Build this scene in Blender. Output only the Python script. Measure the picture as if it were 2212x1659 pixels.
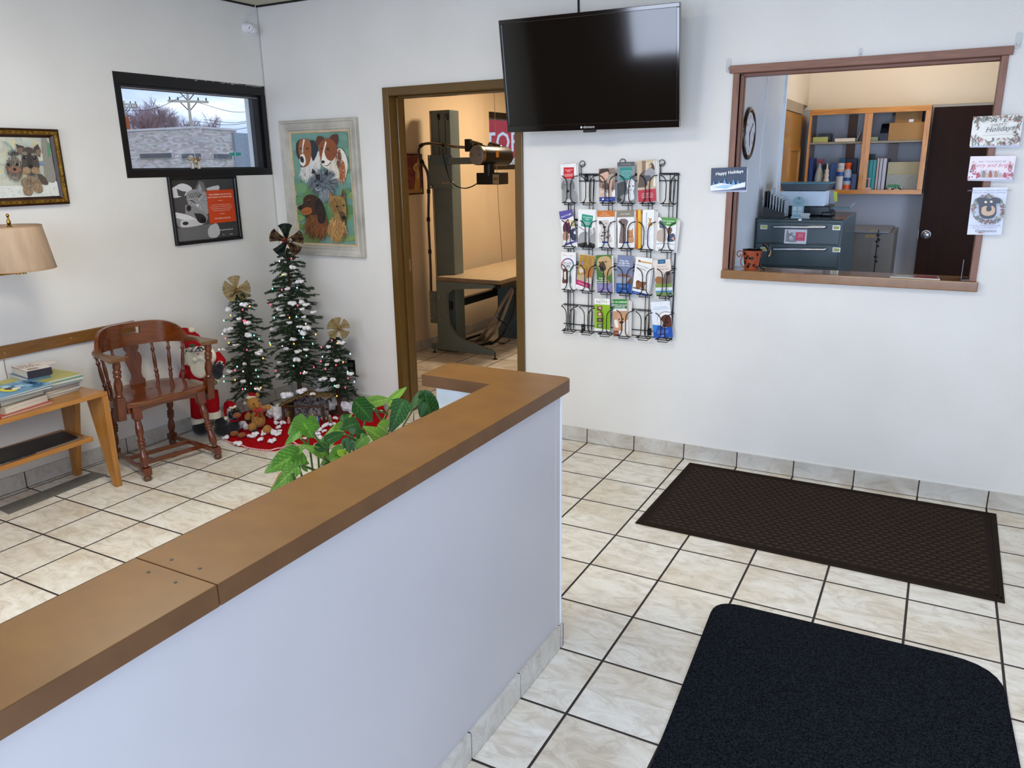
import bpy, bmesh, math, random
from mathutils import Vector, Matrix, Euler, noise
random.seed(7)
PI = math.pi
for o in list(bpy.data.objects):
    bpy.data.objects.remove(o)
SC = bpy.context.scene
COL = SC.collection
SC.view_settings.view_transform = 'Standard'
SC.view_settings.look = 'None'
SC.view_settings.gamma = 1.0
SC.view_settings.use_curve_mapping = False
SC.view_settings.exposure = 0.33

# ---------------------------------------------------------------- camera
T = 0.3048                                  # floor tile pitch, metres
IW, IH, FPX = 2212, 1659, 1679.15
YAW, PITCH, ROLL = -0.49999, -0.274396, -0.015138
CAM = Vector((1.77382, -4.21298, 1.66549))
_f = Vector((math.sin(YAW) * math.cos(PITCH), math.cos(YAW) * math.cos(PITCH), math.sin(PITCH)))
_r = Vector((math.cos(YAW), -math.sin(YAW), 0)); _u = _r.cross(_f)
_c, _s = math.cos(ROLL), math.sin(ROLL)
CR, CU, CF = _c * _r + _s * _u, -_s * _r + _c * _u, _f
cd = bpy.data.cameras.new('camera'); cam = bpy.data.objects.new('camera', cd); COL.objects.link(cam)
cd.sensor_width = 36.0; cd.sensor_fit = 'HORIZONTAL'; cd.lens = FPX / IW * 36.0
cd.clip_start = 0.02; cd.clip_end = 500
M3 = Matrix((CR, CU, -CF)).transposed()
cam.matrix_world = Matrix.Translation(CAM) @ M3.to_4x4()
SC.camera = cam

def at(u, v, ax, val):
    """where the sight line of a measured photo point meets the plane coordinate[ax] = val"""
    d = CF + CR * ((u - IW / 2) / FPX) + CU * ((IH / 2 - v) / FPX)
    t = (val - CAM[ax]) / d[ax]
    return CAM + d * t
def on_left(u, v, off=0.0):
    d = CF + CR * ((u - IW / 2) / FPX) + CU * ((IH / 2 - v) / FPX)
    n = Vector((1, -LSL, 0))
    return CAM + d * ((-2.438 + off - n.dot(CAM)) / n.dot(d))

# ---------------------------------------------------------------- sky and lights
def srgb(h):
    if isinstance(h, (tuple, list)): return tuple(h[:3]) + (1,)
    h = h.lstrip('#'); o = []
    for i in (0, 2, 4):
        c = int(h[i:i + 2], 16) / 255
        o.append(c / 12.92 if c <= .04045 else ((c + .055) / 1.055) ** 2.4)
    return tuple(o) + (1,)
wd = bpy.data.worlds.new('sky'); SC.world = wd; wd.use_nodes = True
nt = wd.node_tree; nt.nodes.clear()
_o = nt.nodes.new('ShaderNodeOutputWorld'); _b = nt.nodes.new('ShaderNodeBackground')
_tc = nt.nodes.new('ShaderNodeTexCoord'); _mp = nt.nodes.new('ShaderNodeMapping')
_mp.inputs['Scale'].default_value = (1.6, 1.6, 7.0)
_nz = nt.nodes.new('ShaderNodeTexNoise'); _nz.inputs['Scale'].default_value = 2.6; _nz.inputs['Detail'].default_value = 7; _nz.inputs['Roughness'].default_value = .55
_rp = nt.nodes.new('ShaderNodeValToRGB')
_rp.color_ramp.elements[0].position = .36; _rp.color_ramp.elements[0].color = srgb('#98a8cf')
_rp.color_ramp.elements[1].position = .64; _rp.color_ramp.elements[1].color = srgb('#f6f6fb')
_e = _rp.color_ramp.elements.new(.5); _e.color = srgb('#b9c6e4')
nt.links.new(_tc.outputs['Generated'], _mp.inputs[0]); nt.links.new(_mp.outputs[0], _nz.inputs[0])
nt.links.new(_nz.outputs[0], _rp.inputs[0]); nt.links.new(_rp.outputs[0], _b.inputs[0]); nt.links.new(_b.outputs[0], _o.inputs[0])
_b.inputs[1].default_value = 1.5

def area(name, loc, target, sx, sy, power, col, spread=PI):
    l = bpy.data.lights.new(name, 'AREA'); l.shape = 'RECTANGLE'; l.size = sx; l.size_y = sy
    l.energy = power; l.color = srgb(col)[:3]; l.spread = spread
    o = bpy.data.objects.new(name, l); COL.objects.link(o); o.location = loc
    o.rotation_euler = (Vector(target) - Vector(loc)).to_track_quat('-Z', 'Y').to_euler()
    return o
# daylight through the shop windows behind and to the right of the camera
area('daylight_front_right', (1.7, -5.46, 1.45), (1.7, 0, 1.2), 2.3, 2.1, 92, '#d2e0ff')
area('daylight_front_left', (-.78, -5.46, 1.72), (-.78, 0, 1.3), 1.1, 1.2, 40, '#e6ebff')
area('daylight_right', (3.16, -2.8, 1.5), (0, -2.8, 1.0), 2.8, 1.9, 6, '#dde4ff')
# ceiling lamps
area('lamp_front_room', (-.5, -2.5, 2.66), (-.5, -2.5, 0), 1.2, .6, 36, '#fff6e4')
area('lamp_front_room_two', (1.6, -2.0, 2.66), (1.6, -2.0, 0), 1.2, .6, 9, '#fff2dc')
area('lamp_xray_room', (-1.3, 2.4, 2.60), (-1.3, 2.4, 0), .5, .5, 34, '#ffe6c8')
area('lamp_reception', (1.5, 1.35, 2.66), (1.5, 2.3, 1.6), .6, .3, 8.0, '#ffecd2')
area('cool_fill_reception', (2.5, .9, 1.3), (.8, .9, 1.0), .8, 1.0, 17.0, '#ccdcff')  # cool fill added to brighten partition and cabinets, no window on this side

# ---------------------------------------------------------------- mesh helpers
class MB:
    def __init__(s): s.v = []; s.f = []; s.m = []; s.c = []; s.sm = []
    def add(s, vs, fs, mi=0, col=None, smooth=False):
        b = len(s.v); s.v += [Vector(q) for q in vs]
        for f in fs:
            s.f.append([b + i for i in f]); s.m.append(mi); s.c.append(col); s.sm.append(smooth)
        return s
    def box(s, x0, x1, y0, y1, z0, z1, mi=0, col=None, mat=None):
        vs = [Vector((x, y, z)) for z in (z0, z1) for y in (y0, y1) for x in (x0, x1)]
        if mat: vs = [mat @ q for q in vs]
        return s.add(vs, [(0, 2, 3, 1), (4, 5, 7, 6), (0, 1, 5, 4), (2, 6, 7, 3), (0, 4, 6, 2), (1, 3, 7, 5)], mi, col)
    def prism(s, pts, z0, z1, mi=0, col=None, mat=None, smooth=False):
        """pts: CCW outline in xy, extruded z0..z1"""
        n = len(pts)
        vs = [Vector((x, y, z0)) for x, y in pts] + [Vector((x, y, z1)) for x, y in pts]
        if mat: vs = [mat @ q for q in vs]
        s.add(vs, [tuple(range(n - 1, -1, -1)), tuple(range(n, 2 * n))], mi, col)
        b = len(s.v) - 2 * n
        for i in range(n):
            j = (i + 1) % n
            s.f.append([b + i, b + j, b + n + j, b + n + i]); s.m.append(mi); s.c.append(col); s.sm.append(smooth)
        return s
    def lathe(s, prof, org=(0, 0, 0), ax=(0, 0, 1), seg=16, mi=0, col=None, caps=True, smooth=True):
        org = Vector(org); q = Vector(ax).normalized().to_track_quat('Z', 'Y'); n = len(prof); vs = []
        for r, z in prof:
            for k in range(seg):
                a = 2 * PI * k / seg; vs.append(org + q @ Vector((r * math.cos(a), r * math.sin(a), z)))
        fs = []
        for i in range(n - 1):
            for k in range(seg):
                k2 = (k + 1) % seg; fs.append((i * seg + k, i * seg + k2, (i + 1) * seg + k2, (i + 1) * seg + k))
        s.add(vs, fs, mi, col, smooth)
        b = len(s.v) - len(vs)
        if caps:
            for ring, rev in ((0, True), (n - 1, False)):
                if prof[ring][0] > 1e-5:
                    f = [b + ring * seg + k for k in range(seg)]
                    s.f.append(f[::-1] if rev else f); s.m.append(mi); s.c.append(col); s.sm.append(False)
        return s
    def cyl(s, p0, p1, r0, r1=None, seg=14, mi=0, col=None):
        p0 = Vector(p0); p1 = Vector(p1); r1 = r0 if r1 is None else r1
        return s.lathe([(r0, 0), (r1, (p1 - p0).length)], p0, p1 - p0, seg, mi, col)
    def tube(s, pts, r, seg=8, mi=0, col=None, closed=False):
        pts = [Vector(p) for p in pts]; n = len(pts)
        rs = r if isinstance(r, (list, tuple)) else [r] * n
        vs = []; up = None
        for i, p in enumerate(pts):
            a = pts[i - 1] if i > 0 else (pts[-1] if closed else p); b = pts[(i + 1) % n] if (i < n - 1 or closed) else p
            d = (b - a)
            if d.length < 1e-9: d = Vector((0, 0, 1))
            d.normalize()
            if up is None: up = Vector((0, 0, 1)) if abs(d.z) < .9 else Vector((1, 0, 0))
            x = up.cross(d)
            if x.length < 1e-4: x = Vector((1, 0, 0)).cross(d)
            x.normalize(); y = d.cross(x); up = y
            for k in range(seg):
                t = 2 * PI * k / seg; vs.append(p + (x * math.cos(t) + y * math.sin(t)) * rs[i])
        fs = []
        for i in range(n if closed else n - 1):
            j = (i + 1) % n
            for k in range(seg):
                k2 = (k + 1) % seg; fs.append((i * seg + k, i * seg + k2, j * seg + k2, j * seg + k))
        if not closed: fs += [tuple(range(seg - 1, -1, -1)), tuple((n - 1) * seg + k for k in range(seg))]
        return s.add(vs, fs, mi, col, True)
    def ball(s, c, r, seg=14, ring=9, mi=0, col=None, mat=None, jit=0, seed=0):
        """ellipsoid; r is a number or (rx, ry, rz)"""
        r = (r, r, r) if isinstance(r, (int, float)) else r; c = Vector(c); vs = [Vector((0, 0, -1))]
        for i in range(1, ring):
            ph = -PI / 2 + PI * i / ring
            for k in range(seg):
                t = 2 * PI * k / seg; vs.append(Vector((math.cos(ph) * math.cos(t), math.cos(ph) * math.sin(t), math.sin(ph))))
        vs.append(Vector((0, 0, 1)))
        if jit: vs = [q * (1 + jit * noise.noise(q * 2.2 + Vector((seed * 3.1, seed, 0)))) for q in vs]
        vs = [Vector((q.x * r[0], q.y * r[1], q.z * r[2])) for q in vs]
        if mat: vs = [mat @ q for q in vs]
        vs = [q + c for q in vs]
        fs = [(0, 1 + (k + 1) % seg, 1 + k) for k in range(seg)]
        for i in range(ring - 2):
            for k in range(seg):
                a = 1 + i * seg; b = a + seg; k2 = (k + 1) % seg; fs.append((a + k, a + k2, b + k2, b + k))
        b = 1 + (ring - 2) * seg; fs += [(b + k, b + (k + 1) % seg, len(vs) - 1) for k in range(seg)]
        return s.add(vs, fs, mi, col, True)
    def xf(s, m, start=0):
        for i in range(start, len(s.v)): s.v[i] = m @ s.v[i]
        return s

def tag(o, label=None, cat=None, group=None, kind=None):
    if label: o['label'] = label
    if cat: o['category'] = cat
    if group: o['group'] = group
    if kind: o['kind'] = kind
    return o
def origin_of(o):
    p = Vector((0, 0, 0))
    while o: p = p + o.location; o = o.parent
    return p
def empty(name, loc, label=None, cat=None, group=None, rz=0):
    o = bpy.data.objects.new(name, None); COL.objects.link(o); o.location = loc; o.rotation_euler = (0, 0, rz)
    o.empty_display_size = .05
    return tag(o, label, cat, group)
def obj(name, mb, mats, parent=None, bevel=0, sharp=35, local=False, sub=0, label=None, cat=None, group=None, kind=None, subtype='SMOOTH'):
    if not isinstance(mats, (list, tuple)): mats = [mats]
    me = bpy.data.meshes.new(name)
    if local: off = Vector((0, 0, 0))
    elif parent is not None: off = origin_of(parent)
    else:
        xs = [q.x for q in mb.v]; ys = [q.y for q in mb.v]; zs = [q.z for q in mb.v]
        off = Vector(((min(xs) + max(xs)) / 2, (min(ys) + max(ys)) / 2, min(zs)))
    me.from_pydata([q - off for q in mb.v], [], mb.f)
    for m in mats: me.materials.append(m)
    me.polygons.foreach_set('material_index', mb.m)
    me.polygons.foreach_set('use_smooth', mb.sm)
    if any(c is not None for c in mb.c):
        ca = me.color_attributes.new('Col', 'FLOAT_COLOR', 'CORNER'); data = []
        for f, c in zip(mb.f, mb.c):
            c = c if c is not None else (.5, .5, .5, 1)
            data += list(c[:3]) * 0 + [x for _ in f for x in (c[0], c[1], c[2], 1)]
        ca.data.foreach_set('color', data)
    me.update()
    if any(mb.sm): me.set_sharp_from_angle(angle=math.radians(sharp + 25))
    o = bpy.data.objects.new(name, me); COL.objects.link(o)
    if parent is not None: o.parent = parent
    elif not local: o.location = off
    if bevel:
        b = o.modifiers.new('b', 'BEVEL'); b.width = bevel; b.segments = 2; b.limit_method = 'ANGLE'; b.angle_limit = math.radians(40); b.harden_normals = False
    if sub:
        b = o.modifiers.new('s', 'SUBSURF'); b.levels = sub; b.render_levels = sub
    return tag(o, label, cat, group, kind)
def bx(x0, x1, y0, y1, z0, z1): return MB().box(x0, x1, y0, y1, z0, z1)
def copy_tree(o, parent=None):
    c = o.copy(); COL.objects.link(c); c.parent = parent
    for ch in list(o.children): copy_tree(ch, c)
    return c
def frame(origin, xdir, zdir):
    """matrix: local x -> xdir, local y -> zdir(up in plane), local z -> outward normal"""
    x = Vector(xdir).normalized(); y = Vector(zdir).normalized(); z = x.cross(y)
    return Matrix.Translation(Vector(origin)) @ Matrix((x, y, z)).transposed().to_4x4()
def spline(pts, n=8):
    P = [Vector(p) for p in pts]; P = [P[0] * 2 - P[1]] + P + [P[-1] * 2 - P[-2]]; out = []
    for i in range(1, len(P) - 2):
        for k in range(n):
            t = k / n; a, b, c, d = P[i - 1:i + 3]
            out.append(.5 * ((2 * b) + (c - a) * t + (2 * a - 5 * b + 4 * c - d) * t * t + (3 * b - a - 3 * c + d) * t ** 3))
    out.append(P[-2]); return out
def rrect(w, h, r, n=5, cx=0, cy=0):
    o = []
    for sx, sy, a0 in ((1, -1, -PI / 2), (1, 1, 0), (-1, 1, PI / 2), (-1, -1, PI)):
        for k in range(n + 1):
            a = a0 + PI / 2 * k / n; o.append((cx + sx * (w / 2 - r) + r * math.cos(a), cy + sy * (h / 2 - r) + r * math.sin(a)))
    return o

# ---------------------------------------------------------------- materials
def pm(name, c1, c2=None, scale=12, rough=.5, metal=0, bump=0, bscale=None, stretch=(1, 1, 1), spec=.5, detail=4, coat=0, contrast=.25, trans=0, emit=None, es=0, sheen=0, coord='Object', wave=0, ior=1.45, alpha=1):
    m = bpy.data.materials.new(name); m.use_nodes = True; n = m.node_tree; L = n.links
    b = n.nodes['Principled BSDF']; c1 = srgb(c1); c2 = srgb(c2) if c2 else tuple(x * .86 for x in c1[:3]) + (1,)
    tc = n.nodes.new('ShaderNodeTexCoord'); mp = n.nodes.new('ShaderNodeMapping'); mp.inputs['Scale'].default_value = stretch
    nz = n.nodes.new('ShaderNodeTexNoise'); nz.inputs['Scale'].default_value = scale; nz.inputs['Detail'].default_value = detail
    if wave: nz.inputs['Distortion'].default_value = wave
    rp = n.nodes.new('ShaderNodeValToRGB'); rp.color_ramp.elements[0].position = .5 - contrast; rp.color_ramp.elements[1].position = .5 + contrast
    rp.color_ramp.elements[0].color = c2; rp.color_ramp.elements[1].color = c1
    L.new(tc.outputs[coord], mp.inputs[0]); L.new(mp.outputs[0], nz.inputs[0]); L.new(nz.outputs[0], rp.inputs[0]); L.new(rp.outputs[0], b.inputs['Base Color'])
    b.inputs['Roughness'].default_value = rough; b.inputs['Metallic'].default_value = metal
    b.inputs['Specular IOR Level'].default_value = spec; b.inputs['Coat Weight'].default_value = coat; b.inputs['Coat Roughness'].default_value = .08
    b.inputs['Transmission Weight'].default_value = trans; b.inputs['IOR'].default_value = ior; b.inputs['Alpha'].default_value = alpha
    if sheen: b.inputs['Sheen Weight'].default_value = sheen
    if emit: b.inputs['Emission Color'].default_value = srgb(emit); b.inputs['Emission Strength'].default_value = es
    if bump:
        bp = n.nodes.new('ShaderNodeBump'); bp.inputs['Strength'].default_value = bump; bp.inputs['Distance'].default_value = .01
        if bscale:
            n2 = n.nodes.new('ShaderNodeTexNoise'); n2.inputs['Scale'].default_value = bscale; n2.inputs['Detail'].default_value = 3
            L.new(mp.outputs[0], n2.inputs[0]); L.new(n2.outputs[0], bp.inputs['Height'])
        else: L.new(nz.outputs[0], bp.inputs['Height'])
        L.new(bp.outputs[0], b.inputs['Normal'])
    return m
def wood(name, c1, c2, axis='x', rough=.35, scale=3.0, coat=.2, bump=.05, contrast=.2):
    st = {'x': (1, 9, 9), 'y': (9, 1, 9), 'z': (9, 9, 1)}[axis]
    return pm(name, c1, c2, scale=scale, rough=rough, stretch=st, detail=7, coat=coat, bump=bump, contrast=contrast, wave=1.2)
def ink_material(name, rough=.55, coat=0, bump=0):
    m = bpy.data.materials.new(name); m.use_nodes = True; n = m.node_tree; L = n.links; b = n.nodes['Principled BSDF']
    a = n.nodes.new('ShaderNodeVertexColor'); a.layer_name = 'Col'
    nz = n.nodes.new('ShaderNodeTexNoise'); nz.inputs['Scale'].default_value = 60; tc = n.nodes.new('ShaderNodeTexCoord')
    hs = n.nodes.new('ShaderNodeHueSaturation'); mr = n.nodes.new('ShaderNodeMapRange'); mr.inputs[3].default_value = .9; mr.inputs[4].default_value = 1.1
    L.new(tc.outputs['Object'], nz.inputs[0]); L.new(nz.outputs[0], mr.inputs[0]); L.new(mr.outputs[0], hs.inputs['Value'])
    L.new(a.outputs[0], hs.inputs['Color']); L.new(hs.outputs[0], b.inputs['Base Color']); b.inputs['Roughness'].default_value = rough; b.inputs['Coat Weight'].default_value = coat
    return m
INK = ink_material('printed_ink', .6); INK_GLOSS = ink_material('glossy_print', .32); INK_OIL = ink_material('oil_paint', .5)

# ================================================================ the setting
LSL = .0207
SHL = Matrix(((1, LSL, 0, -2.438), (0, 1, 0, 0), (0, 0, 1, 0), (0, 0, 0, 1)))   # (off, y, z) on the left wall -> world
def LBX(o0, o1, y0, y1, z0, z1, mb=None): return (mb or MB()).box(o0, o1, y0, y1, z0, z1, mat=SHL)
CZ = 2.718
M_wall = pm('painted_wall', '#e7e6e1', '#dedcd6', scale=2, rough=.42, bump=.06, bscale=90, spec=.35)
M_tan = pm('tan_wall_paint', '#dbc6a6', '#d3bd9b', scale=2, rough=.5, bump=.04, bscale=60, spec=.3)
M_recwall = pm('grey_wall_paint', '#b9bdc2', '#b2b6bb', scale=2, rough=.5, bump=.04, bscale=60)
M_cream = pm('cream_wall_paint', '#e6d9c4', '#dfd2bc', scale=2, rough=.5, bump=.03, bscale=60)
M_ceil = pm('ceiling_board', '#c2beae', '#b8b3a3', scale=30, rough=.9, bump=.1)
M_black = pm('black_paint', '#0d0d0f', '#070708', scale=20, rough=.35, bump=.1)
M_blackm = pm('black_matt_metal', '#101012', '#0a0a0b', scale=30, rough=.45)
M_white = pm('white_plastic', '#eceef0', '#e4e6e8', scale=8, rough=.4)
M_chrome = pm('chrome', '#c9ccd0', '#b6b9bd', scale=8, rough=.18, metal=1)
M_steel = pm('brushed_steel', '#a9adb0', '#94989b', scale=14, rough=.35, metal=1, stretch=(1, 1, 8))

def tile_material(name, floor=True):
    m = bpy.data.materials.new(name); m.use_nodes = True; n = m.node_tree; L = n.links; b = n.nodes['Principled BSDF']
    N = lambda t, **k: n.nodes.new(t)
    tc = N('ShaderNodeTexCoord'); geo = N('ShaderNodeNewGeometry'); sx = N('ShaderNodeSeparateXYZ')
    L.new(geo.outputs['Position'], sx.inputs[0])
    def mth(op, a, bb=None, c=None):
        q = N('ShaderNodeMath'); q.operation = op
        for i, x in enumerate((a, bb, c)):
            if x is None: continue
            if isinstance(x, (int, float)): q.inputs[i].default_value = x
            else: L.new(x, q.inputs[i])
        return q.outputs[0]
    gx = mth('DIVIDE', sx.outputs[0], T); gy = mth('ADD', mth('DIVIDE', sx.outputs[1], T), .6033)
    fx = mth('FRACT', mth('ADD', gx, 100)); fy = mth('FRACT', mth('ADD', gy, 100))
    ex = mth('MINIMUM', fx, mth('SUBTRACT', 1, fx)); ey = mth('MINIMUM', fy, mth('SUBTRACT', 1, fy))
    e = mth('MINIMUM', ex, ey); ix = mth('FLOOR', mth('ADD', gx, 100)); iy = mth('FLOOR', mth('ADD', gy, 100))
    cx = N('ShaderNodeCombineXYZ'); L.new(ix, cx.inputs[0]); L.new(iy, cx.inputs[1])
    wn = N('ShaderNodeTexWhiteNoise'); wn.noise_dimensions = '3D'; L.new(cx.outputs[0], wn.inputs['Vector'])
    va = N('ShaderNodeVectorMath'); va.operation = 'MULTIPLY_ADD'; L.new(wn.outputs['Color'], va.inputs[0]); va.inputs[1].default_value = (20, 20, 20); L.new(geo.outputs['Position'], va.inputs[2])
    mp = N('ShaderNodeMapping'); mp.inputs['Scale'].default_value = (1, 2.0, 1.6); mp.inputs['Rotation'].default_value = (0, 0, .25); L.new(va.outputs[0], mp.inputs[0])
    nz = N('ShaderNodeTexNoise'); nz.inputs['Scale'].default_value = 7; nz.inputs['Detail'].default_value = 9; nz.inputs['Roughness'].default_value = .72; nz.inputs['Distortion'].default_value = 1.4
    L.new(mp.outputs[0], nz.inputs[0])
    rp = N('ShaderNodeValToRGB'); r = rp.color_ramp
    r.elements[0].position = .30; r.elements[0].color = srgb('#c2bcb0'); r.elements[1].position = .62; r.elements[1].color = srgb('#ece9df')
    q = r.elements.new(.43); q.color = srgb('#d9d2c4'); q = r.elements.new(.52); q.color = srgb('#e4e0d5')
    L.new(nz.outputs[0], rp.inputs[0])
    n2 = N('ShaderNodeTexNoise'); n2.inputs['Scale'].default_value = 3.4; n2.inputs['Detail'].default_value = 5; L.new(va.outputs[0], n2.inputs[0])
    mx = N('ShaderNodeMix'); mx.data_type = 'RGBA'; mx.blend_type = 'MULTIPLY'; L.new(rp.outputs[0], mx.inputs[6])
    r2 = N('ShaderNodeValToRGB'); r2.color_ramp.elements[0].position = .36; r2.color_ramp.elements[0].color = srgb('#e9ddcb'); r2.color_ramp.elements[1].position = .55; r2.color_ramp.elements[1].color = srgb('#ffffff')
    L.new(n2.outputs[0], r2.inputs[0]); L.new(r2.outputs[0], mx.inputs[7]); mx.inputs[0].default_value = .6
    if floor:
        g = mth('LESS_THAN', e, .0145)
        m2 = N('ShaderNodeMix'); m2.data_type = 'RGBA'; L.new(g, m2.inputs[0]); L.new(mx.outputs[2], m2.inputs[6]); m2.inputs[7].default_value = srgb('#2c231f')
        L.new(m2.outputs[2], b.inputs['Base Color'])
        rr = mth('MULTIPLY_ADD', g, .5, .22); L.new(rr, b.inputs['Roughness'])
        bp = N('ShaderNodeBump'); bp.inputs['Strength'].default_value = .5; bp.inputs['Distance'].default_value = .004
        h = N('ShaderNodeMapRange'); L.new(e, h.inputs[0]); h.inputs[1].default_value = .008; h.inputs[2].default_value = .022
        L.new(mth('ADD', h.outputs[0], mth('MULTIPLY', nz.outputs[0], .35)), bp.inputs['Height']); L.new(bp.outputs[0], b.inputs['Normal'])
    else:
        hs = N('ShaderNodeHueSaturation'); hs.inputs['Value'].default_value = .73; hs.inputs['Saturation'].default_value = .8; L.new(mx.outputs[2], hs.inputs['Color'])
        L.new(hs.outputs[0], b.inputs['Base Color']); b.inputs['Roughness'].default_value = .35
    return m
M_floor = tile_material('floor_tile'); M_btile = tile_material('baseboard_tile', False)
M_grout = pm('brown_grout', '#4a3d34', '#3b302a', scale=60, rough=.9)
def glass_material(name, tint='#f4f8fa', refl=.12):
    m = bpy.data.materials.new(name); m.use_nodes = True; n = m.node_tree; n.nodes.clear()
    o = n.nodes.new('ShaderNodeOutputMaterial'); t = n.nodes.new('ShaderNodeBsdfTransparent'); g = n.nodes.new('ShaderNodeBsdfGlossy'); x = n.nodes.new('ShaderNodeMixShader'); x.inputs[0].default_value = .05
    t.inputs[0].default_value = srgb(tint); g.inputs['Roughness'].default_value = .02
    n.links.new(t.outputs[0], x.inputs[1]); n.links.new(g.outputs[0], x.inputs[2]); n.links.new(x.outputs[0], o.inputs[0])
    return m
M_glass = glass_material('window_glass')

floor = obj('floor', bx(-2.7, 3.1, -5.4, 4.6, -.1, 0), M_floor, kind='structure')
obj('ceiling', bx(-2.7, 3.1, -5.4, 4.6, CZ, CZ + .1), M_ceil, kind='structure')
# back wall with the doorway and the reception opening; left wall with two high windows
def holed(x0, x1, z0, z1, holes, fn):
    """fn(x0,x1,z0,z1) adds a block; holes are (hx0,hx1,hz0,hz1), left to right"""
    x = x0
    for a, b, c, d in holes:
        fn(x, a, z0, z1)
        if c > z0: fn(a, b, z0, c)
        if d < z1: fn(a, b, d, z1)
        x = b
    fn(x, x1, z0, z1)
mb = MB()
holed(-2.43, 2.95, 0, CZ, [(-1.39, -.456, 0, 2.12), (.80, 1.925, 1.075, 2.10)], lambda a, b, c, d: mb.box(a, b, 0, .125, c, d))
obj('wall_back', mb, M_wall, kind='structure')
mb = MB()
holed(-5.35, 4.5, 0, CZ, [(-1.135, -.002, 1.625, 2.213), (2.975, 4.1, 1.622, 2.19)], lambda a, b, c, d: mb.box(-.2, 0, a, b, c, d, mat=SHL))
obj('wall_left', mb, M_wall, kind='structure')
mb = MB()
holed(-5.3, 4.5, 0, CZ, [(-4.3, -1.4, .5, 2.45)], lambda a, b, c, d: mb.box(2.95, 3.08, a, b, c, d))
obj('wall_right', mb, M_wall, kind='structure')
mb = MB()
holed(-2.6, 2.95, 0, CZ, [(-1.36, -.2, 1.1, 2.35), (.5, 2.9, .35, 2.5)], lambda a, b, c, d: mb.box(a, b, -5.4, -5.28, c, d))
obj('wall_front', mb, pm('front_wall_brick', '#7a5a4a', '#5d4338', scale=20, rough=.7), kind='structure')
obj('window_4', bx(-1.36, -.2, -5.35, -5.345, 1.1, 2.35), M_glass, kind='structure')
obj('window_5', bx(.5, 2.9, -5.35, -5.345, .35, 2.5), M_glass, kind='structure')
obj('window_3', bx(3.01, 3.015, -4.3, -1.4, .5, 2.45), M_glass, kind='structure')
# x-ray room: tan skins over its walls
tan = MB()
tan.box(-2.40, -1.46, .125, .13, 0, CZ); tan.box(-.39, .52, .125, .13, 0, CZ); tan.box(-1.46, -.39, .125, .13, 2.15, CZ)
tan.box(.52, .6, .125, 4.4, 0, CZ); tan.box(-2.4, .6, 4.4, 4.5, 0, CZ)
holed(.126, 4.4, .085, CZ, [(2.975, 4.1, 1.622, 2.19)], lambda a, b, c, d: tan.box(0.0005, .004, a, b, c, d, mat=SHL))
obj('wall_xray_room', tan, M_tan, kind='structure')
# reception: white partition on the left, cream above the cabinets
obj('wall_reception_left', bx(.72, .80, .125, 1.25, 0, CZ), pm('partition_paint', '#c9d3d8', '#c0cacf', scale=3, rough=.4), kind='structure')
obj('trim_4', bx(.775, .815, 1.235, 1.262, 0, CZ), pm('corner_guard', '#dfeaf2', '#d3dee6', rough=.3), kind='structure')
mb = MB(); mb.box(.70, .79, 1.262, 2.42, 2.06, CZ)
obj('wall_reception_side', mb, M_cream, kind='structure')
mb = MB(); mb.box(.6, 2.95, 2.30, 2.42, 0, 2.03); obj('wall_reception_back', mb, M_recwall, kind='structure')
obj('wall_reception_upper', bx(.6, 2.95, 2.298, 2.42, 2.031, CZ), M_cream, kind='structure')
obj('wall_reception_right', bx(2.55, 2.62, .125, 2.3, 0, CZ), M_cream, kind='structure')
# dark angle moulding where walls meet the ceiling
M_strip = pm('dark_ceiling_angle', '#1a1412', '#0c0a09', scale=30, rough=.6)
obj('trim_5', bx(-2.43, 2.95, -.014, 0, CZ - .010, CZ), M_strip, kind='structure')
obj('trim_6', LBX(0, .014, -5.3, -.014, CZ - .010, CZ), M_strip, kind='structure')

# half-height partition with laminate tops
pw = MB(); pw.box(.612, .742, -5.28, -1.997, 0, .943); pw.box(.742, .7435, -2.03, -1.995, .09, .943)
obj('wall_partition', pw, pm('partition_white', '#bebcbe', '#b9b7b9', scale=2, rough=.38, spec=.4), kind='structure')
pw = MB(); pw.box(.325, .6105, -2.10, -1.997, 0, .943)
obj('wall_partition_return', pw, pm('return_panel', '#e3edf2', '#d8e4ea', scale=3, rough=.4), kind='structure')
M_bead = pm('corner_bead', '#f0f2f8', '#e8eaf0', rough=.3)
obj('trim_7', bx(.737, .7455, -1.9985, -1.989, .092, .943), M_bead, kind='structure')

# baseboard tiles, each a tile with brown joint between
def base_run(name, p0, p1, joints, h=.092, th=.009, nrm=(0, -1)):
    """joints: sorted distances along the run where the brown joints sit"""
    p0 = Vector((p0[0], p0[1])); p1 = Vector((p1[0], p1[1])); d = (p1 - p0); Ln = d.length; d.normalize(); nn = Vector(nrm)
    root = None; edges = [0] + [j for j in joints if 0 < j < Ln] + [Ln]; mb = MB(); g = MB()
    def blk(m, a, b, z0, z1, t):
        q = [p0 + d * a, p0 + d * b, p0 + d * b + nn * t, p0 + d * a + nn * t]
        area2 = sum(q[i].x * q[(i + 1) % 4].y - q[(i + 1) % 4].x * q[i].y for i in range(4))
        if area2 < 0: q = q[::-1]
        m.prism([(w.x, w.y) for w in q], z0, z1)
    for a, b in zip(edges[:-1], edges[1:]):
        blk(mb, a + .003, b - .003, .003, h, th)
    blk(g, 0, Ln, 0, h - .002, th * .6)
    o = obj(name, mb, M_btile, kind='structure', bevel=.0012); obj('joint', g, M_grout, parent=o)
    return o
base_run('baseboard_back', (-.428, .0), (2.95, 0), [(-1 + k) * T + .428 for k in range(0, 12)])
base_run('baseboard_back_left', (-2.42, 0), (-1.42, 0), [2.42 - 8 * T + k * T + .0 for k in range(1, 5)])
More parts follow.
